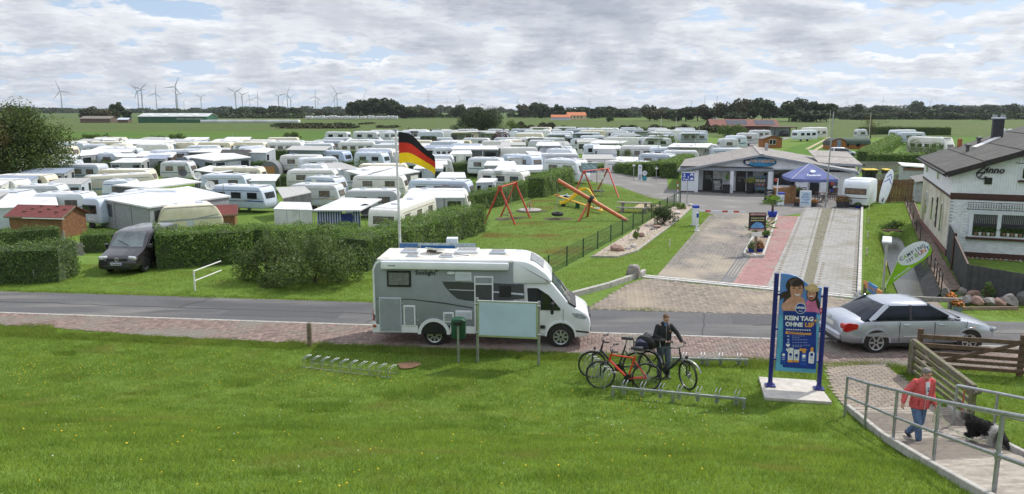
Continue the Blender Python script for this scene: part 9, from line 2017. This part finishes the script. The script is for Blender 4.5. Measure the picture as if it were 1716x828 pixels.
for s in 'lr':limb(mb,[J['hip'+s],J['knee'+s],tuple(Vector(J['knee'+s]).lerp(Vector(J['foot'+s]),.90))],[.105,.078,.068])
remesh(mb,'jeans',JEAN,wo,.012,3)
for s,dd in(('l',(-.1,-1,0)),('r',(.1,-1,-.35))):mb=MB();f=Vector(J['foot'+s]);shoe(mb,f-Vector((0,0,.075)),dd);o=mb.build('shoe',MM('dark_shoe',(.018,.02,.03),.7),wo,smooth=60)
mb=MB();blob(mb,P(0,.022,.045),.084,.098,.088,hq);blob(mb,P(0,-.028,.085),.062,.040,.030,hq);blob(mb,P(0,.07,-.03),.066,.045,.07,hq);remesh(mb,'hair',mat('grey_hair',(.24,.22,.205),.7,.3,60,bump=.6,bscale=120),wo,.009,1)
mb=MB()
for e in(-1,1):mb.tube([P(e*.033+.022*math.cos(t),-.094,.006+.015*math.sin(t))for t in np.linspace(0,6.28,11)[:-1]],.0022,4,closed=True);mb.tube([P(e*.055,-.092,.01),P(e*.076,.0,.012)],.002,4)
mb.tube([P(-.011,-.096,.008),P(.011,-.096,.008)],.002,4);mb.build('glasses',MM('glasses_red',(.25,.04,.04),.4),wo)
#man with the bicycle
gm=on(1111,634);ma=thing('person','man in black jacket looking at a phone, holding a bicycle','person',gm,.16);ma.scale=(1.0,)*3
J=dict(hipl=(-.095,.04,.93),kneel=(-.10,-.01,.50),footl=(-.10,.03,.085),hipr=(.095,.04,.93),kneer=(.12,-.02,.50),footr=(.14,.06,.085),shl=(-.18,.04,1.455),ell=(-.275,-.02,1.22),hal=(-.055,-.27,1.115),shr=(.18,.03,1.455),elr=(.335,-.06,1.27),har=(.405,-.26,1.075))
hq=Matrix.Rotation(.15,3,'Z')@Matrix.Rotation(.36,3,'X');hc=(.015,-.045,1.685)
mb=MB();P=head(mb,hc,hq,1.05);limb(mb,[(0,.03,1.50),(.01,-.01,1.62)],[.062,.058])
torso(mb,[(0,.04,.88,.155,.10),(0,.04,1.02,.15,.10),(0,.03,1.2,.165,.11),(0,.03,1.38,.18,.115),(0,.03,1.50,.14,.085),(0,.025,1.57,.065,.06)])
for s in 'lr':limb(mb,[J['sh'+s],J['el'+s],J['ha'+s]],[.055,.045,.031]);limb(mb,[J['hip'+s],J['knee'+s],J['foot'+s]],[.088,.06,.045])
hand(mb,J['hal'],(.75,-.55,-.05),(-.2,-.2,.95),(.3,-.9,.1),.9);hand(mb,J['har'],(.35,-.85,-.25),(-.25,.1,-.95),(-.9,-.3,.1),.9)
body=remesh(mb,'body',SK,ma,.010,2);face(P,body,hq,LIP)
JKT=mat('black_jacket',(.014,.014,.016),.8,.2,9,bump=.3,bscale=30)
mb=MB();torso(mb,[(0,.04,.93,.19,.14),(0,.04,1.0,.20,.15),(0,.03,1.15,.205,.155),(0,.03,1.32,.205,.15),(0,.03,1.43,.19,.125),(0,.03,1.51,.12,.095),(0,.02,1.585,.085,.08)])
for s in 'lr':limb(mb,[J['sh'+s],J['el'+s],tuple(Vector(J['el'+s]).lerp(Vector(J['ha'+s]),.90))],[.072,.062,.048])
jk=remesh(mb,'jacket',JKT,ma,.013,3);MB().tube([(.0,-.085,1.53),(.005,-.125,1.38),(.005,-.128,1.15),(0,-.105,.95)],.006,5).build('zip',STEEL,jk);MB().box((.11,-.118,1.36),(.03,.012,.02)).build('emblem',MM('emblem_orange',(.6,.25,.05),.6),jk)
mb=MB();torso(mb,[(0,-.035,1.50,.045,.055),(0,-.02,1.56,.05,.055),(0,-.012,1.60,.052,.056)]);mb.build('collar',MM('shirt_blue',(.06,.18,.38),.7),ma,smooth=60)
JEAN2=mat('grey_blue_denim',(.105,.135,.18),.85,.2,12,bump=.2)
mb=MB();torso(mb,[(0,.04,.84,.168,.12),(0,.04,.94,.165,.12),(0,.04,1.03,.155,.11)])
for s in 'lr':limb(mb,[J['hip'+s],J['knee'+s],tuple(Vector(J['knee'+s]).lerp(Vector(J['foot'+s]),.93))],[.108,.082,.072])
remesh(mb,'jeans',JEAN2,ma,.012,3)
for s in 'lr':mb=MB();f=Vector(J['foot'+s]);shoe(mb,f-Vector((0,0,.085)),(.1,-1,0));mb.build('shoe',BLACK,ma,smooth=60)
mb=MB();blob(mb,P(0,.022,.042),.083,.097,.088,hq);blob(mb,P(0,-.026,.083),.06,.038,.028,hq);remesh(mb,'hair',mat('brown_hair',(.16,.085,.045),.7,.25,60,bump=.6,bscale=120),ma,.009,1)
t=thing('phone','black phone in the hand of the man with the bicycle','phone',gm,.16);MB().box((.045,-.345,1.13),(.145,.075,.012),rz=-.5,rx=.5,ch=.004).build('case',BLACK,t);
#dog
gd=on(1647,748);dg=thing('dog','shaggy black and white dog on a lead, head lowered','dog',gd,R(-66));ds=.9;dg.scale=(ds,)*3
gz=lambda x,y:(zg(gd.x+(x*math.cos(R(-66))-y*math.sin(R(-66)))*ds,gd.y+(x*math.sin(R(-66))+y*math.cos(R(-66)))*ds)-gd.z)/ds
mb=MB();secs=[(-.36,.50,.075,.09),(-.30,.50,.105,.125),(-.12,.49,.105,.12),(.06,.47,.12,.15),(.20,.47,.115,.15),(.30,.49,.085,.11)]
mb.loft([[(x,ry*math.cos(a),z+rz_*math.sin(a))for a in np.linspace(0,2*math.pi,17)[:-1]]for x,z,ry,rz_ in secs])
limb(mb,[(.26,0,.50),(.40,-.02,.46),(.47,-.03,.38)],[.10,.075,.075]);blob(mb,(.49,-.03,.35),.09,.075,.075,None,8);limb(mb,[(.52,-.035,.32),(.62,-.04,.24)],[.05,.032])
for sy in(-1,1):
 f0=gz(.22,sy*.09);limb(mb,[(.22,sy*.08,.44),(.20,sy*.085,.22+f0*.5),(.225,sy*.09,.045+f0)],[.065,.036,.028]);blob(mb,(.25,sy*.09,.025+f0),.05,.035,.028,None,6)
 f1=gz(-.30,sy*.09);limb(mb,[(-.28,sy*.08,.46),(-.20,sy*.09,.28+f1*.5),(-.36,sy*.09,.19+f1),(-.31,sy*.09,.04+f1)],[.085,.052,.032,.026]);blob(mb,(-.285,sy*.09,.024+f1),.05,.034,.026,None,6)
limb(mb,[(-.36,0,.54),(-.44,.0,.62),(-.50,.02,.62),(-.54,.03,.56)],[.035,.035,.03,.02])
COAT=mat('dog_coat_black',(.022,.020,.019),.75,.3,9);COATW=mat('dog_coat_white',(.62,.60,.57),.8,.1,9);COATG=mat('dog_coat_grey',(.23,.21,.19),.8,.25,9)
bd=remesh(mb,'body',COAT,dg,.010,2)
me=bd.data;me.materials.append(COATW);me.materials.append(COATG);nv=len(me.vertices);co=np.empty(nv*3);me.vertices.foreach_get('co',co);co=co.reshape(-1,3)
no=np.empty(nv*3);me.vertex_normals.foreach_get('vector',no)if hasattr(me,'vertex_normals')else me.vertices.foreach_get('normal',no);no=no.reshape(-1,3)
def coat(c):
 x,z=c[:,0],c[:,2];k=np.zeros(len(c),int);k[(x>.21)&(x<.36)]=1;k[(z<.16)]=1;k[(x<-.42)]=2;k[(x>.66)]=1;k[(x>.10)&(z<.36)&(x<.36)]=1;return k
fc=np.array([p.center for p in me.polygons]);me.polygons.foreach_set('material_index',coat(fc).astype(np.int32));me.update()
pick=rng.choice(nv,9000);c,nn=co[pick],no[pick];L_=np.where(c[:,0]<-.40,.17,np.where(c[:,2]<.14,.02,np.where(c[:,0]>.44,.035,.075)))*rng.uniform(.6,1.3,9000)
dirv=nn*.55+rng.normal(0,.22,(9000,3));dirv[:,2]-=.55;dirv[:,0]-=.35;dirv/=np.linalg.norm(dirv,axis=1)[:,None];sdv=np.cross(dirv,rng.normal(0,1,(9000,3)));sdv/=np.linalg.norm(sdv,axis=1)[:,None];w_=.007
V=np.stack([c-sdv*w_,c+sdv*w_,c+dirv*L_[:,None]],1).reshape(-1,3);npmesh('fur',V,np.arange(27000).reshape(-1,3),[COAT,COATW,COATG],bd,'stuff',midx=coat(c))
for sy in(-1,1):MB().loft([[(.45,sy*.06-.03,.42),(.50,sy*.06-.03,.415),(.475,sy*.075-.03,.40)],[(.43,sy*.115-.03,.38),(.47,sy*.115-.03,.375),(.45,sy*.12-.03,.36)],[(.44,sy*.125-.03,.33),(.46,sy*.125-.03,.33),(.45,sy*.127-.03,.32)]]).build('ear',COAT,dg)
mb=MB();blob(mb,(.655,-.042,.225),.018,.018,.015,None,5);mb.build('nose',BLACK,dg)
MB().tube([(.36+.02*math.cos(t),.085*math.cos(t)-.02,.46+.085*math.sin(t))for t in np.linspace(0,6.28,15)[:-1]],.010,5,closed=True).build('collar',MM('lead_green',(.45,.55,.30),.7),dg)
M1=Matrix.Translation(wo.location)@Matrix.Rotation(.10,4,'Z');hp=M1@Vector((.245,-.05,.80));M2=Matrix.Translation(gd)@Matrix.Rotation(R(-66),4,'Z')@Matrix.Scale(ds,4);cp=M2@Vector((.35,.0,.39))
pts=[hp.lerp(cp,f)-Vector((0,0,.34*4*f*(1-f)))for f in np.linspace(0,1,14)]
t=thing('dog_lead','pale green dog lead hanging between woman and dog','dog lead',hp);MB().tube([p-hp for p in pts],.009,6).build('strap',MM('lead_green',(.45,.55,.30),.7),t);MB().tube([(0,0,.0),(-.03,-.02,-.15),(-.04,.0,-.30),(.0,.02,-.34),(.03,0,-.18),(0,0,-.02)],.009,6).build('loop',MM('lead_green',(.45,.55,.30),.7),t)
#air
hz=MB().box((0,4600,62),(18400,9900+300,134)).build('haze',MT['white_paint']);hz['kind']='stuff'
hm=bpy.data.materials.new('haze');hm.use_nodes=True;nt=hm.node_tree;nt.nodes.clear();v=nt.nodes.new('ShaderNodeVolumePrincipled');v.inputs['Density'].default_value=6.5e-5;v.inputs['Color'].default_value=(.80,.87,.95,1);v.inputs['Anisotropy'].default_value=.25;o=nt.nodes.new('ShaderNodeOutputMaterial');nt.links.new(v.outputs[0],o.inputs['Volume']);hz.data.materials.clear();hz.data.materials.append(hm)
#telling the look-alikes apart by what they stand behind
def px_of(p):
 dep=p.y*math.cos(TH)-(p.z-CAM_H)*math.sin(TH);return 858+FPX*p.x/max(dep,.1)
ORD=['nearest','second nearest','third nearest','fourth nearest','fifth nearest','sixth nearest','seventh nearest','eighth nearest','ninth nearest','tenth nearest','eleventh nearest','twelfth nearest','thirteenth nearest','fourteenth nearest','fifteenth nearest','sixteenth nearest','seventeenth nearest','eighteenth nearest']
LM=[(-400,'left edge of the rusty tree'),(0,'left end of the log cabin'),(60,'right half of the log cabin roof'),(125,'picket fence'),(165,'bonnet of the dark van'),(228,'rear end of the dark van'),(275,'small cream caravan'),(330,'small red-roofed hut'),(385,'left end of the willowy bush'),(440,'middle of the willowy bush'),(500,'right end of the willowy bush'),(550,'striped awning'),(605,'corner-on caravan'),(660,'flagpole and flag'),(735,'small grey shed'),(790,'near legs of the first red swing'),(845,'far legs of the first red swing'),(900,'tyre swing'),(945,'yellow slide'),(985,'taller red swing'),(1030,'log bench'),(1075,'dark shrub in the gravel'),(1125,'blue living-street sign'),(1170,'first reception door'),(1225,'second reception door'),(1262,'oval sign'),(1305,'timber crates'),(1345,'blue parasol'),(1400,'snack caravan')]
def zone(px):
 r=LM[0][1]
 for x,n in LM:
  if px>=x:r=n
 return r
DY={}
def mid_of(o):
 if o.type=='MESH' and len(o.data.vertices)and o.location.length<.01:return sum((v.co for v in o.data.vertices),Vector())/len(o.data.vertices)
 return o.location
for cat,noun in(('caravan','caravan'),('awning','awning'),('bush','bush'),('hedge','hedge')):
 Z_={}
 for o in COL.objects:
  if o.parent is None and o.get('category')==cat:q=mid_of(o);Z_.setdefault(zone(px_of(q)),[]).append(o);DY[o.name]=q.y
 for zn,L_ in Z_.items():
  L_.sort(key=lambda o:DY[o.name])
  for k,o in enumerate(L_):
   if o.get('group')and 'distant' not in o['group']and k<len(ORD):
    c='cream ' if 'cream' in o['label']else 'white ' if cat=='caravan' else 'loose ' if cat=='bush' else 'clipped ' if cat=='hedge' else ''
    o['label']=c+noun+', '+ORD[k]+' of those straight behind the '+zn
EDGE=[(-300,'behind the left trees'),(140,'by the green hall'),(360,'right of the green hall'),(560,'in the big dark copse'),(745,'above the broad tree'),(880,'round the orange-roofed farmhouse'),(990,'right of the orange-roofed farmhouse'),(1070,'in the copse left of the white house'),(1205,'in the copse right of the white house'),(1300,'in the block right of the field gap'),(1400,'above the right hand hedgerow'),(1560,'above the house roof')]
Z_={}
for o in COL.objects:
 if o.parent is None and o.get('group')=='trees in the far treeline':
  px=px_of(o.location);Z_.setdefault([n for x,n in EDGE if px>=x][-1],[]).append(o)
LR=['first','second','third','fourth','fifth','sixth','seventh','eighth','ninth','tenth']
for zn,L_ in Z_.items():
 for k,o in enumerate(sorted(L_,key=lambda o:px_of(o.location))):o['label']='far tree, '+LR[k]+' from left of those '+zn
far=sorted((o for o in COL.objects if o.get('group')=='distant row of caravans below the copse'),key=lambda o:o.location.x);n=len(far)
for k,o in enumerate(far):j=min(k,n-1-k);o['label']='tiny far white caravan, '+(LR+['eleventh','twelfth','thirteenth'])[j]+' from the '+('left' if k==j else 'right')+' in the row below the copse'
for o in[q for q in COL.objects if q.parent is None and q.type=='MESH' and q.name.split('.')[0]in('gutter_kerb','drive_kerb','lawn_kerb','island_kerb','ramp_kerb','kerb_edging','lane_edging','verge_kerb','bed_edging')]:
 me=o.data;nv=len(me.vertices);st=32 if nv%32==0 and len(me.polygons)*32==nv*26 else 8;nm=o.name.split('.')[0];m=me.materials[0];co=[v.co.copy()for v in me.vertices];fs=[tuple(p.vertices)for p in me.polygons];bpy.data.objects.remove(o)
 e=bpy.data.objects.new(nm,None);COL.objects.link(e);e['kind']='structure';by={}
 for f in fs:by.setdefault(f[0]//st,[]).append(f)
 for k,F in by.items():
  mb=MB();mb.v=[tuple(c)for c in co[k*st:(k+1)*st]];mb.f=[tuple(i-k*st for i in f)for f in F];mb.m=[0]*len(F);mb.build('kerb_stone',m,e)
